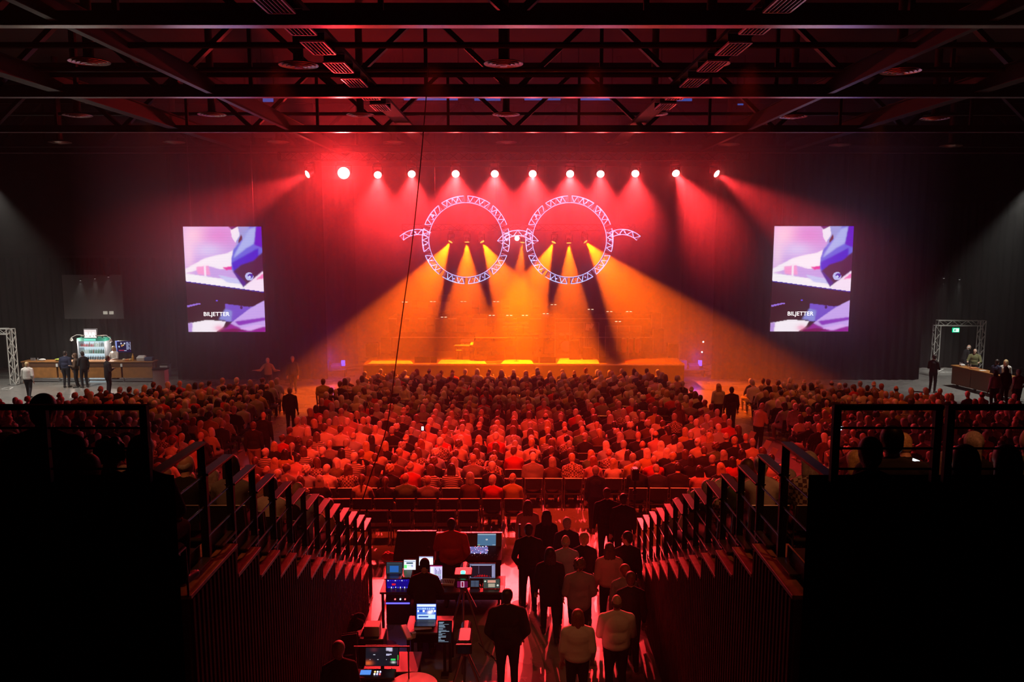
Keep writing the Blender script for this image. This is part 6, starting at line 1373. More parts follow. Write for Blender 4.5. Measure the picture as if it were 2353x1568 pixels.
# third desk row
d3 = desk('rear desk with a laptop and a white notebook', 930, 1040, 1455, 0.74, 0.62)
monitor('laptop', 'laptop with a bright blue-white timeline screen on the rear desk', 957, 1392, 1002, 1424, 0.80, 'daw', 1.25, black_plastic, cat='laptop')
nb_ = thing('notebook', 'white paper folder lying on the rear desk in front of the blue laptop', 'notebook', ZP(972, 1447, 0.765), 0.15); MB().rbox((0, 0.10, 0.008), (0.30, 0.24, 0.014), 0.003).build('cover', white_paint, nb_); MB().rbox((0.08, 0.17, 0.017), (0.10, 0.05, 0.004), 0.001).build('label_patch', mat('grey_patch', (0.2, 0.2, 0.22), 0.6), nb_)
monitor('monitor', 'dark monitor filled with lines of pale text beside the rear desk', 1006, 1434, 1036, 1478, 0.62, 'text', 0.8, tilt=0.45, stand=0.02, Y=HY(1478, 0.62))
cb = thing('document_case', 'pale case standing upright at the edge of the rear desk', 'case', ZP(941, 1470, 0.76), 0.35); MB().rbox((0, 0.22, 0.02), (0.10, 0.50, 0.04), 0.01).build('body', white_paint, cb)
cup = tag(MB().lathe((0, 0, 0), [(0.03, 0), (0.04, 0.09), (0.035, 0.09)], n=12).build('paper_cup', white_paint, loc=ZP(951, 1466, 0.745)), 'paper cup at the front edge of the rear desk', 'cup')
# camera-control place at the bottom
d4 = desk('low desk with the camera-control monitor near the picture edge', 832, 960, 1545, 0.74, 0.62)
monitor('monitor', 'monitor showing small camera views framed green and red', 840, 1491, 915, 1530, 0.86, 'cameras', 0.9, stand=0.74)
tr_ = MB().bbox((-0.42, 0, 0), (0.42, 0.02, 0.02)).build('shelf_edge', M_rail, loc=ZP(877, 1489, 1.24)); tag(tr_, 'glossy bar catching red light above the camera monitor', 'bar'); MB().bbox((-0.41, 0, -0.5), (-0.39, 0.02, 0)).build('bracket', black_metal, tr_); MB().bbox((0.39, 0, -0.5), (0.41, 0.02, 0)).build('bracket', black_metal, tr_)
sw_ = thing('vision_mixer', 'camera-control keyboard with blue display at the picture edge', 'controller', ZP(838, 1562, 0.765)); MB().rbox((0.15, 0.08, 0.03), (0.6, 0.22, 0.05), 0.01, Euler((0.15, 0, 0))).build('case', black_plastic, sw_)
MB().box((0.0, 0.09, 0.062), (0.16, 0.10, 0.005), Euler((0.15, 0, 0))).build('display', emit_mat('blue_display', (0.10, 0.30, 0.9), 1.0), sw_)
for k in range(6): MB().box((0.14 + 0.04 * (k % 3), 0.05 + 0.05 * (k // 3), 0.058 + 0.008 * (k // 3)), (0.02, 0.02, 0.008), Euler((0.15, 0, 0))).build('button', LED[k % 4], sw_)
pt = thing('round_table', 'round white table top with papers at the bottom picture edge', 'table', ZP(950, 1575, 0.74)); pt.location.z = 0; MB().lathe((0, 0, 0.70), [(0.34, 0), (0.36, 0.02), (0.36, 0.04)], n=32).build('table_top', white_paint, pt); MB().cyl((0, 0, 0.02), (0, 0, 0.7), 0.03, n=10).build('pole', grey_metal, pt); MB().lathe((0, 0, 0), [(0.22, 0), (0.22, 0.02), (0.03, 0.03)], n=20).build('foot', grey_metal, pt)
# broadcast camera on tripod, and a second tripod camera
def camera_rig(label, u, vt, vb, lens_dir=1, green=True, z0=1.55):
    Y = HY((vt + vb) / 2, z0); q = P(u, (vt + vb) / 2, Y)
    r = thing('broadcast_camera', label, 'camera', (q.x, Y, 0)); z = q.z
    MB().rbox((0, 0.05, z), (0.20, 0.42, 0.20), 0.02).build('camera_body', black_plastic, r); MB().cyl((0, 0.26, z), (0, 0.52, z), 0.07, 0.085, n=16).build('lens', black_plastic, r)
    MB().rbox((0, -0.24, z + 0.02), (0.24, 0.05, 0.15), 0.01).build('viewfinder', black_plastic, r); me = Pic(12, 8, (110, 20, 70) if green else (10, 6, 8)); me.rect(0.35, 0.0, 0.65, 1.0, (230, 190, 220) if green else (12, 8, 10)); me.rect(0.4, 0.1, 0.6, 0.9, (150, 20, 60) if green else (14, 8, 10)); me = me.mesh('picture', (-0.09, -0.267, z + 0.07), (0.18, 0, 0), (0, 0, -0.11), 0.8); o = bpy.data.objects.new('viewfinder_picture', me); COL.objects.link(o); o.parent = r
    if green: MB().rbox((0, 0.0, z + 0.12), (0.30, 0.30, 0.035), 0.01).build('top_plate', mat('camera_plate', (0.12, 0.03, 0.03), 0.4), r)
    if green: MB().rbox((0.0, -0.10, z + 0.155), (0.075, 0.06, 0.04), 0.008).build('tally_lamp', emit_mat('green_tally', (0.05, 1.0, 0.5), 6.0), r)
    MB().lathe((0, 0.05, z - 0.24), [(0.05, 0), (0.08, 0.05), (0.06, 0.13)], n=14).build('pan_head', grey_metal, r); MB().cyl((0.05, 0.0, z - 0.17), (0.24, -0.42, z - 0.32), 0.010, n=6).build('pan_bar', grey_metal, r)
    for k in range(3): a_ = k * 2.094 + 0.5; MB().cyl((0.04 * math.cos(a_), 0.05 + 0.04 * math.sin(a_), z - 0.22), (0.42 * math.cos(a_), 0.05 + 0.42 * math.sin(a_), 0.01), 0.020, 0.014, n=8).build('tripod_leg', grey_metal, r)
    return r
camera_rig('tripod camera with glowing green lamp in the middle of the mixing area', 1065, 1320, 1340)
camera_rig('dark tripod camera standing in the lower middle of the mixing area', 1068, 1462, 1490, green=False, z0=1.35)
# tall black camera post in the audience
Yp = 18.3; q = P(1459, 1090, Yp); r = thing('camera_post', 'slim black camera on a tall post rising before the last seat rows', 'camera', (q.x, Yp, 0)); MB().rbox((0, 0, q.z), (0.17, 0.26, 0.30), 0.03).build('camera_body', black_plastic, r); MB().cyl((0, 0.13, q.z), (0, 0.24, q.z), 0.05, n=12).build('lens', black_plastic, r)
MB().cyl((0, 0, 0.02), (0, 0, q.z - 0.14), 0.028, n=8).build('pole', black_metal, r); MB().lathe((0, 0, 0), [(0.32, 0), (0.30, 0.03), (0.04, 0.05)], n=20).build('base', black_metal, r); MB().rbox((0, -0.05, q.z - 0.42), (0.10, 0.08, 0.12), 0.02).build('control_box', black_plastic, r)
# jackets, cables and cases on the left side of the mixing area
def cloth_heap(label, loc, sx, sy, sz, m_, seed):
    rr = random.Random(seed); m = MB()
    for k in range(9): m.ell((rr.uniform(-sx, sx) * 0.6, rr.uniform(-sy, sy) * 0.6, sz * rr.uniform(0.3, 0.6)), (sx * rr.uniform(0.3, 0.55), sy * rr.uniform(0.3, 0.5), sz * rr.uniform(0.25, 0.45)), 10, 6, Euler((rr.uniform(-0.5, 0.5), rr.uniform(-0.5, 0.5), rr.uniform(0, 3))))
    me = remesh(m, 0.014, 'jacket', 2); me.materials.append(m_); o = bpy.data.objects.new('crumpled_jacket', me); COL.objects.link(o); o.location = loc; return tag(o, label, 'clothing')
cs = thing('flight_case', 'black flight case carrying crumpled jackets beside the ribbed wall', 'case', (ZP(800, 1465, 0.6).x, HY(1465, 0.6), 0)); MB().rbox((0, 0.25, 0.30), (0.62, 0.5, 0.6), 0.012).build('body', black_plastic, cs); MB().bbox((-0.32, -0.006, 0.40), (0.32, 0.004, 0.43)).build('edge_trim', grey_metal, cs)
cloth_heap('dark padded jacket heaped on the flight case by the ribbed wall', (cs.location.x, cs.location.y + 0.25, 0.60), 0.26, 0.2, 0.35, CLOTH['black'], 4)
cs2 = thing('flight_case', 'flight case with red-lit papers on top near the jackets', 'case', (ZP(852, 1470, 0.6).x, HY(1470, 0.6), 0)); MB().rbox((0, 0.2, 0.30), (0.42, 0.4, 0.6), 0.012).build('body', black_plastic, cs2)
bx = tag(MB().rbox((0, 0, 0.09), (0.26, 0.24, 0.18), 0.01).build('paper_box', white_paint, loc=(cs2.location.x, cs2.location.y + 0.2, 0.60)), 'open pale box on the flight case beside the jackets', 'box')
cloth_heap('dark red jacket lying behind the papers on the front desk end', ZP(893, 1287, 0.86) + V((0, 0.05, 0)), 0.20, 0.15, 0.16, CLOTH['red'], 8)
chA = chair_full((P(787, 1500, HY(1500, 0.45)).x, HY(1500, 0.45), 0), 0.3, 'empty black chair below the jackets by the ribbed wall', None)
bin_ = tag(MB().lathe((0, 0, 0), [(0.12, 0), (0.15, 0.35), (0.14, 0.35)], n=16).build('waste_bin', mat('blue_bin', (0.03, 0.05, 0.35), 0.5), loc=(P(892, 1500, HY(1500, 0.2)).x, HY(1500, 0.2), 0)), 'dark blue waste bin under the rear desk', 'bin')
# cables on the floor
for k, pts in enumerate(([(1120, 1500), (1140, 1520), (1150, 1545), (1148, 1566)], [(1100, 1480), (1135, 1515), (1155, 1500)])):
    q = [FL(u, v) + V((0, 0, 0.012)) for u, v in pts]; tag(MB().path(smooth_pts(q), 0.008, 6).build('floor_cable', black_plastic), 'black cable %s on the red-lit floor by the tripod' % ['curling towards the picture edge', 'running between the desks'][k], 'cable')
# aisle rope post and rail by the mixing area
for k, (u, vt, vb) in enumerate(((1194, 1205, 1390), )):
    g = FL(u, vb); q = P(u, vt, g.y); r = thing('barrier_post', 'thin dark barrier post between the mixing area and the aisle', 'post', (g.x, g.y, 0)); MB().cyl((0, 0, 0), (0, 0, q.z), 0.02, n=8).build('pole', M_rail, r); MB().lathe((0, 0, 0), [(0.16, 0), (0.16, 0.02), (0.03, 0.03)], n=16).build('base', black_metal, r)
# ------------------------------------------------------------------ standing people
def st(u, vtop, tall, label, **k):
    Y = k.pop('Y', None); z0 = k.pop('z0', 0.0)
    Y = HY(vtop, z0 + tall * 1.005) if Y is None else Y
    q = P(u, vtop, Y); GONE_NOW.append((q.x, Y)); rz = k.pop('rz', 0.0)
    return stander(label, (q.x, Y, z0), rz, tall=tall, **k)
GONE_NOW = []
# engineer
st(1037, 1191, 1.84, 'heavy engineer in red sweater standing at the big mixing console', top='red', wide=1.28, arms={'L': 'desk', 'R': 'pocket'}, hair='short', hairc='dark', loose=0.03, hem=0.05)
# queue in the aisle
F_ = dict(voxel=0.009)
st(1215, 1203, 1.80, 'man in dark jacket standing at the head of the aisle beside the barrier post', hair='short', top='black', arms={'L': 'pocket'}, wide=1.12)
st(1213, 1150, 1.70, 'long-haired woman in pale red sweater standing behind the last empty chairs', hair='long', hairc='brown', top='pink', fem=True)
st(1256, 1173, 1.66, 'woman with long dark hair in black at the seat rows', hair='long', hairc='dark', top='black', fem=True, wide=0.95)
st(1303, 1189, 1.78, 'grey-haired man in dark jacket next to the black-dressed woman by the seats', hair='short', hairc='grey', top='navy')
st(1300, 1230, 1.76, 'bald man in pale shirt walking up the aisle', hair='fringe', hairc='grey', top='light-blue', wide=1.05)
st(1342, 1224, 1.76, 'person with fair hair and black jacket right behind the bald man'.replace(' right', ''), hair='short', hairc='blond', top='black', turn=0.7)
st(1264, 1258, 1.76, 'woman with long dark hair and black coat striding in the aisle', hair='long', hairc='dark', top='black', fem=True, pose='walk', hem=0.2, loose=0.03)
st(1332, 1285, 1.70, 'woman with curly hair and grey cardigan looking down in the aisle', hair='curly', hairc='brown', top='grey', fem=True, loose=0.03, hem=0.12, arms={'R': 'front', 'L': 'front'}, nod=-0.3, wide=1.1)
st(1401, 1248, 1.72, 'woman with long brown hair, rosy sweater and black trousers in the aisle', hair='long', hairc='brown', top='pink', fem=True, loose=0.03)
st(1442, 1221, 1.84, 'tall man in black by the ribbed exit-side wall looking towards the bar', hair='short', hairc='dark', top='black', turn=1.1)
st(1436, 1298, 1.66, 'red-haired person in dark grey behind the man in white sweater', hair='short', hairc='red', top='grey', turn=0.6)
st(1450, 1314, 1.78, 'dark-haired person in black jacket next to the exit-side wall', hair='short', hairc='brown', top='black')
st(1418, 1367, 1.80, 'bald man in white sweater and black trousers holding a phone', hair='fringe', hairc='brown', top='white', wide=1.18, arms={'L': 'front', 'R': 'front'}, loose=0.025, hem=0.04)
st(1328, 1402, 1.66, 'woman with reddish bob in white sweater at the end of the aisle', hair='bob', hairc='red', top='white', fem=True, wide=1.08, loose=0.028, hem=0.03)
st(1166, 1353, 1.84, 'large man in black seen from behind next to the mixing area', hair='short', hairc='dark', top='black', wide=1.2, arms={'L': 'pocket', 'R': 'pocket'}, turn=-0.3, loose=0.03, hem=0.06)
st(1395, 1121, 1.84, 'tall man in black standing before the last rows, nearer the mixing desk', hair='short', hairc='brown', top='black', wide=1.15)
st(1433, 1134, 1.80, 'man in black with dark cap standing before the last rows', hair='short', hairc='dark', top='black', wide=1.1)
st(1368, 1150, 1.72, 'person in navy top between the seat rows and the tall men in black', hair='short', hairc='grey', top='navy', Y=19.4)
# technicians in the mixing area
st(975, 1286, 1.74, 'technician in black hooded top standing before the purple laptop', hair='beanie', top='black', arms={'L': 'desk', 'R': 'desk'}, nod=-0.3, loose=0.03)
# in the seating area
st(581, 969, 1.80, 'man in dark jacket and beige trousers standing in the bar-side aisle', hair='short', hairc='brown', top='black', pants='beige', wide=1.15, voxel=0.014)
st(604, 946, 1.82, 'man in black standing close behind the beige-trousered man in the aisle', hair='bald', top='black', wide=1.1, voxel=0.014)
st(742, 870, 1.82, 'man in mustard yellow shirt standing among the front rows', hair='short', hairc='brown', top='yellow', sleeves=False, wide=1.15, voxel=0.014)
st(665, 890, 1.78, 'man in dark suit with white collar standing near the bar-side aisle', hair='short', hairc='grey', top='black', wide=1.1, voxel=0.014)
st(930, 879, 1.74, 'man in white shirt turning round among the front rows', hair='short', hairc='dark', top='white', arms={'L': 'front', 'R': 'front'}, rz=2.6, voxel=0.014, face=True)
st(1372, 866, 1.74, 'person in dark coat leaning over beside a bowed pale-shirted person', hair='short', hairc='dark', top='black', lean=0.5, rz=1.2, voxel=0.014)
st(1352, 872, 1.76, 'person in cream shirt bending forward in the front rows', hair='bald', top='cream', lean=0.8, nod=-0.4, rz=-1.1, voxel=0.014)
st(1652, 881, 1.74, 'blond person in white blouse standing in the exit-side front rows', hair='long', hairc='blond', top='white', fem=True, voxel=0.014)
st(1682, 889, 1.76, 'person in black beside the blond white-bloused one', hair='short', hairc='dark', top='black', wide=1.15, voxel=0.014)
st(1560, 924, 1.68, 'woman in brown coat with pale scarf standing between exit-side rows', hair='bob', hairc='brown', top='brown', fem=True, voxel=0.014, rz=0.4)
st(1745, 926, 1.74, 'grey-haired man in cream shirt looking down in the exit-side aisle', hair='short', hairc='grey', top='cream', lean=0.2, nod=-0.5, rz=-0.9, voxel=0.014, arms={'L': 'front', 'R': 'front'}, wide=1.1)
st(1828, 927, 1.66, 'white-haired woman in black and white striped top by the exit-side aisle', hair='short', hairc='white', top='striped', fem=True, rz=-0.5, voxel=0.014)
# hosts near the screens and guard
st(615, 823, 1.72, 'woman in yellow top and open black jacket with arms spread near the screen', hair='short', hairc='blond', top='yellow', fem=True, rz=PI, arms={'L': 'out', 'R': 'out'}, voxel=0.014, face=True, Y=37.2)
st(672, 818, 1.78, 'dim figure in dark suit and white shirt beside the woman in yellow', hair='short', hairc='grey', top='navy', rz=PI, voxel=0.014, face=True, Y=37.4)
st(2147, 823, 1.84, 'guard in black standing with folded arms beside the exit opening', hair='short', hairc='dark', top='black', rz=-0.9, arms={'L': 'front', 'R': 'front'}, voxel=0.014, pants='dark', Y=37.5)
# bar guests
st(61, 835, 1.68, 'woman with short blond hair, white blouse and black trousers walking past the bar', hair='short', hairc='blond', top='white', fem=True, pose='walk', rz=0.25, voxel=0.014, loose=0.03, Y=36.2)
st(148, 806, 1.82, 'man in dark jacket ordering at the bar, nearest the entrance truss', hair='short', hairc='dark', top='navy', wide=1.2, voxel=0.014, Y=38.8)
st(172, 810, 1.70, 'woman in dark patterned dress waiting at the bar', hair='bob', hairc='brown', top='brown', fem=True, rz=1.9, voxel=0.014, face=True, arms={'L': 'front', 'R': 'front'}, Y=38.9)
st(189, 805, 1.80, 'man in black at the bar in front of the lit fridge', hair='short', hairc='dark', top='black', rz=0.9, voxel=0.014, arms={'L': 'front'}, Y=38.8)
st(244, 804, 1.86, 'tall man in long black coat standing before the fridge, nearest the viewer', hair='short', hairc='brown', top='black', rz=-0.7, voxel=0.014, hem=0.25, loose=0.03, arms={'L': 'front', 'R': 'front'}, Y=37.0)
st(262, 799, 1.74, 'bartender with long blond hair and white shirt behind the counter', hair='long', hairc='blond', top='white', fem=True, rz=PI * 0.9, voxel=0.014, face=True, arms={'L': 'desk', 'R': 'desk'}, Y=BY + 1.0)
# exit counter guests
st(2218, 786, 1.84, 'man in dark jacket with bald head bowed behind the exit-side counter', hair='fringe', hairc='white', top='black', lean=0.25, rz=-1.6, voxel=0.014, Y=41.2)
st(2241, 801, 1.80, 'bald man in olive shirt leaning on the exit-side counter', hair='bald', top='olive', rz=PI * 0.8, arms={'L': 'desk', 'R': 'desk'}, voxel=0.014, face=True, wide=1.15, Y=39.8)
st(2291, 826, 1.74, 'dark-haired man in dark suit beside the pale-shirted woman at the counter', hair='short', hairc='dark', top='navy', rz=-1.2, voxel=0.014, Y=36.6)
st(2312, 830, 1.68, 'woman with fair hair in pale shirt at the exit-side counter', hair='bob', hairc='blond', top='white', fem=True, rz=PI * 0.8, voxel=0.014, face=True, Y=36.9)
st(2288, 862, 1.66, 'woman in pink patterned top in front of the exit-side counter', hair='bob', hairc='dark', top='pink', fem=True, voxel=0.014, Y=34.0)
st(2312, 854, 1.74, 'person in black between the two pink-clothed guests', hair='long', hairc='dark', top='black', voxel=0.014, Y=34.6)
st(2342, 852, 1.78, 'man in pink checked shirt with rolled sleeves near the picture edge', hair='short', hairc='grey', top='pink', sleeves=False, rz=0.2, wide=1.15, voxel=0.014, arms={'L': 'pocket', 'R': 'pocket'}, Y=33.6)
# near silhouettes on the deck just behind the platform railings
DZ = 4.45
st(92, 903, 1.80, 'large dark figure standing behind the bar-side railing, head above it', hair='short', hairc='dark', top='black', wide=1.25, z0=DZ, voxel=0.01)
def sit_near(u, vtop, label, style='short', hairc='dark', top='black', turn=0.0, wide=1.1, arms=None, rz=0.0, tall=1.75, face=False, phone=False, z0=DZ):
    J = figure_joints('sit', random.Random(1), tall, wide, 0.05); ht = J['head'].z + 0.118; Y = HY(vtop, z0 + ht); q = P(u, vtop, Y)
    if arms: arm_pose(J, arms)
    R = head_rot(J, turn, 0.0)
    body = remesh(body_mb(J, R, True, wide, 1, False), 0.009, 'body', 1); b = bpy.data.objects.new('seated_person', body); COL.objects.link(b); b.location = (q.x, Y, z0); b.rotation_euler = (0, 0, rz); body.materials.append(SKIN); tag(b, label, 'person')
    for nm, mb, mt in (('top', top_mb(J, wide, True, 0.024), CLOTH[top]), ('trousers', bottom_mb(J, wide), PANTS['dark']), ('shoes', shoe_mb(J), SHOE), ('hair', hair_mb(J, R, style), HAIRM[hairc])):
        me = remesh(mb, 0.014, nm, 2); me.materials.append(mt); o = bpy.data.objects.new(nm, me); COL.objects.link(o); o.parent = b
    chair_full((q.x, Y, z0), rz, 'black padded chair under the ' + label.split('seated ')[-1], None)
    if face:
        g = MB()
        for sx in (-0.035, 0.035): g.lathe(J['head'] + R @ V((sx, 0.098, 0.012)), [(0.024, 0), (0.026, 0.004)], n=12, axis=R @ Matrix.Rotation(-PI / 2, 3, 'X'))
        g.build('glasses', grey_metal, b)
    return b, J
sit_near(245, 1013, 'seated dark-haired person behind the bar-side railing, green top', 'curly', 'dark', 'green')
sit_near(316, 1007, 'seated dark figure in the corner of the bar-side railing', 'bob', 'dark', 'black')
sit_near(8, 1000, 'seated person in glasses turned sideways at the picture edge', 'short', 'grey', 'brown', turn=-1.3, face=True)
sit_near(190, 1052, 'seated person with fair hair low behind the bar-side railing', 'short', 'brown', 'brown', wide=1.0)
b_, J_ = sit_near(2058, 985, 'broad man in grey shirt seated behind the railing with lit phone', 'short', 'dark', 'grey', wide=1.35, arms={'R': 'phone'})
sit_near(2228, 1030, 'seated dark-haired person behind the exit-side railing corner', 'bob', 'dark', 'olive')
sit_near(2325, 1030, 'seated dark silhouette nearest the picture edge on the exit side', 'bob', 'dark', 'black')
sit_near(2008, 1012, 'seated figure just beside the grey-shirted man behind the railing', 'short', 'dark', 'black', wide=1.0)
hw = V(b_.location) + J_['wrR']; q = hw + V((0.02, 0.10, 0.07))
ph = thing('mobile_phone', 'lit white phone screen held up by the grey-shirted man', 'phone', q, 0); R = Euler((-0.5, 0.35, 0.0))
MB().rbox((0, 0, 0), (0.075, 0.009, 0.15), 0.004, R).build('body', black_plastic, ph); MB().rbox(R.to_matrix() @ V((0, -0.0055, 0)), (0.066, 0.002, 0.138), 0.0008, R).build('display', emit_mat('phone_display', (0.75, 0.95, 1.0), 2.5), ph)
# older man at the bottom picture edge beside the ribbed wall
b_, J_ = stander('older man with grey hair in dark jacket at the bottom picture edge', (ZP(778, 1475, 1.75).x, HY(1475, 1.75), 0.0), 0.3, hair='short', hairc='grey', top='black', tall=1.74, turn=-0.5, arms={'R': 'front', 'L': 'front'}, wide=1.0, nod=-0.15, face=True)
# small lit phones in the audience
for k, (u, v, Yk, lab) in enumerate(((363, 957, 29.0, 'phone glowing blue in the bar-side block'), (971, 985, 25.2, 'tiny bright phone held in the centre block, seventh row'), (1180, 892, 31.5, 'tiny white phone glow among the front rows'), (1932, 985, 25.5, 'white phone glow behind the exit-side railing'))):
    o = thing('mobile_phone', lab, 'phone', P(u, v, Yk)); MB().rbox((0, 0.006, 0), (0.08, 0.01, 0.14), 0.004).build('body', black_plastic, o); MB().bbox((-0.035, -0.002, -0.062), (0.035, 0.0, 0.062)).build('display', emit_mat('phone_glow', (0.65, 0.85, 1.0), 2.5), o)
# paper programmes held up in the exit-side aisle
for k, (u, v, Yk) in enumerate(((1727, 1001, 24.6), (1777, 1040, 22.6), (1762, 1022, 23.4))):
    o = MB().rbox((0, 0, 0), (0.21, 0.004, 0.30), 0.001, Euler((0.3, 0.35, 0.2))).build('paper_programme', white_paint, loc=P(u, v, HY(v, 0.86))); tag(o, 'white paper programme held up by the exit-side aisle, %s from the stage' % ORD[[1, 2, 2][k]] if k in (0, 2) else 'white paper programme near the top of the exit-side railings, %s' % ['', 'upper one', 'lower one'][k], 'paper', 'paper programmes')
GONE.extend([(x, y, 0.42) for x, y in GONE_NOW])
# ------------------------------------------------------------------ seating plan
rs = random.Random(21)
SEATS = []   # (x, y, z, rz, block, row, seat, empty)
ROW_Y = [18.75 + 0.84 * j for j in range(21)]
for j, y in enumerate(ROW_Y):
    n = 27
    for i in range(n):
        x = -7.02 + 0.54 * i
        if j == 0 and x > -0.75: continue
        if j == 1 and x > 0.25: continue
        if j == 2 and -0.2 < x < 2.9: continue
        if j >= 19 and abs(x) > 6.6: continue
        empty = rs.random() < 0.045
        if j == 0: empty = True
        if j == 2 and x < -3.6: empty = False
        SEATS.append((x, y, 0.0, -x * 0.012, 'centre block', j, i, empty))
for side, sg in (('bar-side block', -1), ('exit-side block', 1)):
    for j in range(17):
        for i in range(20):
            a = 0.20; lx = 0.54 * i; ly = 0.86 * j
            # rotate about the block's inner back corner so the rows curve towards the stage
            x0, y0 = 9.3, 19.6
            x = x0 + lx * math.cos(a) + ly * math.sin(a) * 0.25; y = y0 + ly - lx * math.sin(a)
            ymax = 35.2 - (x - 10.5) * 0.62
            if y > ymax or x > 20.0 or y < 17.9: continue
            SEATS.append((sg * x, y, 0.0, -sg * -0.20 if False else sg * 0.20, side, j, i, rs.random() < 0.06))
# tribune rows
for side, (X, sg) in TX.items():
    for k in range(1, 11):
        yc = capY[k - 1] + 0.33; z = capZ[k] - 0.05
        for i in range(15):
            x = X + sg * (0.62 + 0.56 * i)
            if (k < 3 or i > 4) and rs.random() > 0.12: continue
            SEATS.append((x, yc, z, 0.0, ('bar-side' if sg < 0 else 'exit-side') + ' tribune', k, i, rs.random() < 0.10))
def pix(x, y, z):
    dx, dy, dz = x, y, z - EYE; s, c = math.sin(PITCH), math.cos(PITCH)
    f = dy * c - dz * s; u = dy * s + dz * c
    return CXP + F_PX * dx / f, CYP - F_PX * u / f
def hidden(x, y, z):
    u, v = pix(x, y, z)
    if u < -25 or u > 2378 or v > 1600: return True
    if u < 372 and v > 1112: return True
    if u > 1886 and v > 1112: return True
    # tribune walls
    if z < 2 and v > 1090 and y < 24:
        for X, sg in ((-2.85, -1), (2.47, 1)):
            # the sight line crosses the tribune below its deck line
            for k in range(1, 10):
                t = k / 10; yy = y * (1 - t)
                if yy < 15 and sg * (x * (1 - t)) > sg * X:
                    zz = EYE + (z - EYE) * (1 - t)
                    deck = 4.2 - 0.456 * (yy - 7.88) if yy > 7.88 else 4.45
                    if zz < deck and yy > 7.5: return True
    return False
def blocked(x, y):
    for gx, gy, r in GONE:
        if abs(x - gx) < r and abs(y - gy) < r: return True
    return False
PAL_T = ['white'] * 5 + ['cream'] * 3 + ['light-blue'] * 4 + ['grey'] * 4 + ['black'] * 9 + ['navy'] * 5 + ['brown'] * 3 + ['red'] * 3 + ['pink'] * 3 + ['olive'] + ['yellow'] * 2 + ['striped'] * 2 + ['checked'] * 2 + ['green']
PAL_H = ['grey'] * 8 + ['white'] * 6 + ['blond'] * 6 + ['brown'] * 7 + ['dark'] * 5 + ['red']
NAMED_SEATS = {}
def seat_label(s, what):
    x, y, z, rz, block, j, i, e = s
    if 'tribune' in block: where = '%s, %s step, %s from railings' % (block, ORD[j], ORD[i + 1])
    elif block == 'centre block': where = '%s row from mixing desk, %s from bar-side aisle' % (ORD[j + 1], ORD[i + 1])
    else: where = '%s, %s row from back, %s from aisle' % (block, ORD[j + 1], ORD[i + 1])
    return what + ', ' + where
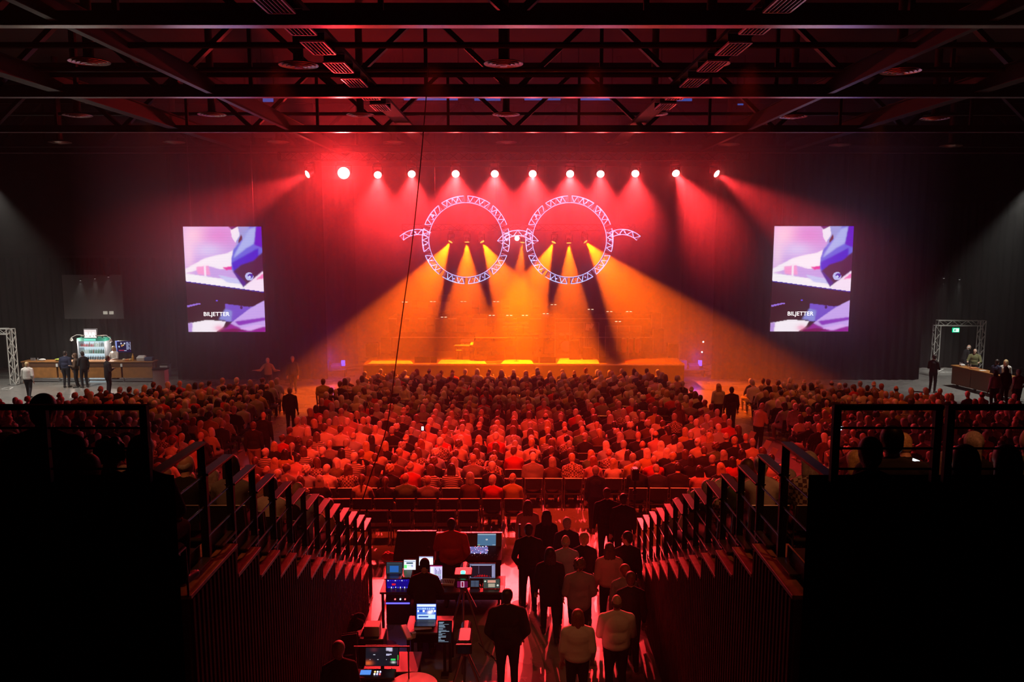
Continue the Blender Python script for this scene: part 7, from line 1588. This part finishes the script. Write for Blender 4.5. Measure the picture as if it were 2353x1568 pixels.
def build_audience():
    pop = []
    for s in SEATS:
        x, y, z, rz, block, j, i, e = s
        if blocked(x, y) and 'tribune' not in block: continue
        h = hidden(x, y, z + 1.2)
        r = random.Random(int((x + 50) * 131 + y * 977))
        pi = r.randrange(len(SEATP)); hc, tc, pc = r.choice(PAL_H), r.choice(PAL_T), r.choice(['dark', 'dark', 'jeans', 'beige'])
        if not SEATP[pi]['fem'] and hc == 'blond' and r.random() < 0.6: hc = 'grey'
        pop.append((y, s, h, pi, hc, tc, pc, r))
    pop.sort(key=lambda q: q[0])
    vis = [q for q in pop if not q[2]]
    who = [q for q in vis if not q[1][7]][:300]
    ind = set(id(q) for q in who)
    chairs = set(id(q) for q in [q for q in vis if 'tribune' not in q[1][4] or True][:300])
    far = MB(); farc = MB(); mats = []
    matidx = {}
    def mi(m):
        if m.name not in matidx: matidx[m.name] = len(mats); mats.append(m)
        return matidx[m.name]
    Vs, Fs, Ms = [], [], []; off = 0
    lod = {}
    def lowpoly(pi):
        if pi in lod: return lod[pi]
        out = []
        for key in ('body', 'top', 'legs', 'hair'):
            me = SEATP[pi][key]
            if me is None: continue
            o = bpy.data.objects.new('t', me); COL.objects.link(o); d = o.modifiers.new('d', 'DECIMATE')
            tgt = {'body': 260, 'top': 170, 'legs': 60, 'hair': 90}[key]; d.ratio = min(1, tgt * 2.0 / max(1, len(me.polygons) * 2))
            dg = bpy.context.evaluated_depsgraph_get(); lm = bpy.data.meshes.new_from_object(o.evaluated_get(dg))
            v = np.empty(len(lm.vertices) * 3); lm.vertices.foreach_get('co', v); v = v.reshape(-1, 3)
            f = [tuple(p.vertices) for p in lm.polygons]
            bpy.data.objects.remove(o); bpy.data.meshes.remove(lm); out.append((key, v, f))
        lod[pi] = out; return out
    nfar = 0; cv = np.array([q for q in chair_me.v]); 
    CV, CF, CM = [], [], []; coff = 0
    for q in pop:
        y, s, h, pi, hc, tc, pc, r = q; x, y, z, rz, block, j, i, e = s
        jx, jr = r.uniform(-0.03, 0.03), r.uniform(-0.12, 0.12); sc_ = r.uniform(0.99, 1.09)
        if h and (x < -21 or abs(pix(x, y, z + 1)[0] - 1180) > 1300 or y < 26 and z < 0.1 and True): continue
        if h and 'tribune' in block: continue
        grp = 'chairs of the %s' % block
        if id(q) in chairs:
            lab = seat_label(s, ('empty' if e else 'occupied') + ' black padded chair')
            if e and y < 24 and 'tribune' not in block or (j == 0 and block == 'centre block'): chair_full((x, y, z), rz, lab, grp)
            else: chair_simple((x, y, z), rz, lab, grp)
        else:
            c, sn = math.cos(rz), math.sin(rz); P3 = cv.copy(); P3[:, 0] = cv[:, 0] * c - cv[:, 1] * sn + x; P3[:, 1] = cv[:, 0] * sn + cv[:, 1] * c + y; P3[:, 2] += z
            CV.append(P3); CF.extend([tuple(k + coff for k in f) for f in chair_me.f]); CM.extend(chair_me.m); coff += len(cv)
        if e: continue
        if id(q) in ind:
            place_seated(pi, (x + jx, y, z), rz + jr, hc, tc, pc, seat_label(s, looks(pi, hc, tc)), 'audience seated in the %s' % block, sc_)
        else:
            nfar += 1; a = rz + jr; c, sn = math.cos(a), math.sin(a)
            for key, v, f in lowpoly(pi):
                m = {'body': SKIN, 'top': CLOTH[tc], 'legs': PANTS[pc], 'hair': HAIRM[hc]}[key]; k = mi(m)
                P3 = v * sc_; Q = P3.copy(); Q[:, 0] = P3[:, 0] * c - P3[:, 1] * sn + x + jx; Q[:, 1] = P3[:, 0] * sn + P3[:, 1] * c + y; Q[:, 2] += z
                Vs.append(Q); Fs.extend([tuple(t + off for t in g) for g in f]); Ms.extend([k] * len(f)); off += len(Q)
    def mass(name, V_, F_, M_, ms, label, cat):
        me = bpy.data.meshes.new(name); me.from_pydata(np.concatenate(V_).tolist(), [], F_); me.polygons.foreach_set('material_index', M_)
        me.polygons.foreach_set('use_smooth', [True] * len(F_)); me.update()
        for m in ms: me.materials.append(m)
        o = bpy.data.objects.new(name, me); COL.objects.link(o); return tag(o, label, cat, kind='stuff')
    mass('distant_audience', Vs, Fs, Ms, mats, 'dense rows of seated audience filling the floor in front of the stage', 'audience')
    o = mass('distant_chair_rows', CV, CF, CM, [M_seatcloth, M_chrome], 'dark chair rows under the distant audience', 'chairs')
    o.data.polygons.foreach_set('use_smooth', [False] * len(o.data.polygons))
    print('AUDIENCE', len(pop), 'individual', len(ind), 'far', nfar, 'faces', len(Fs), 'max y individual', max(q[0] for q in who))
build_audience()
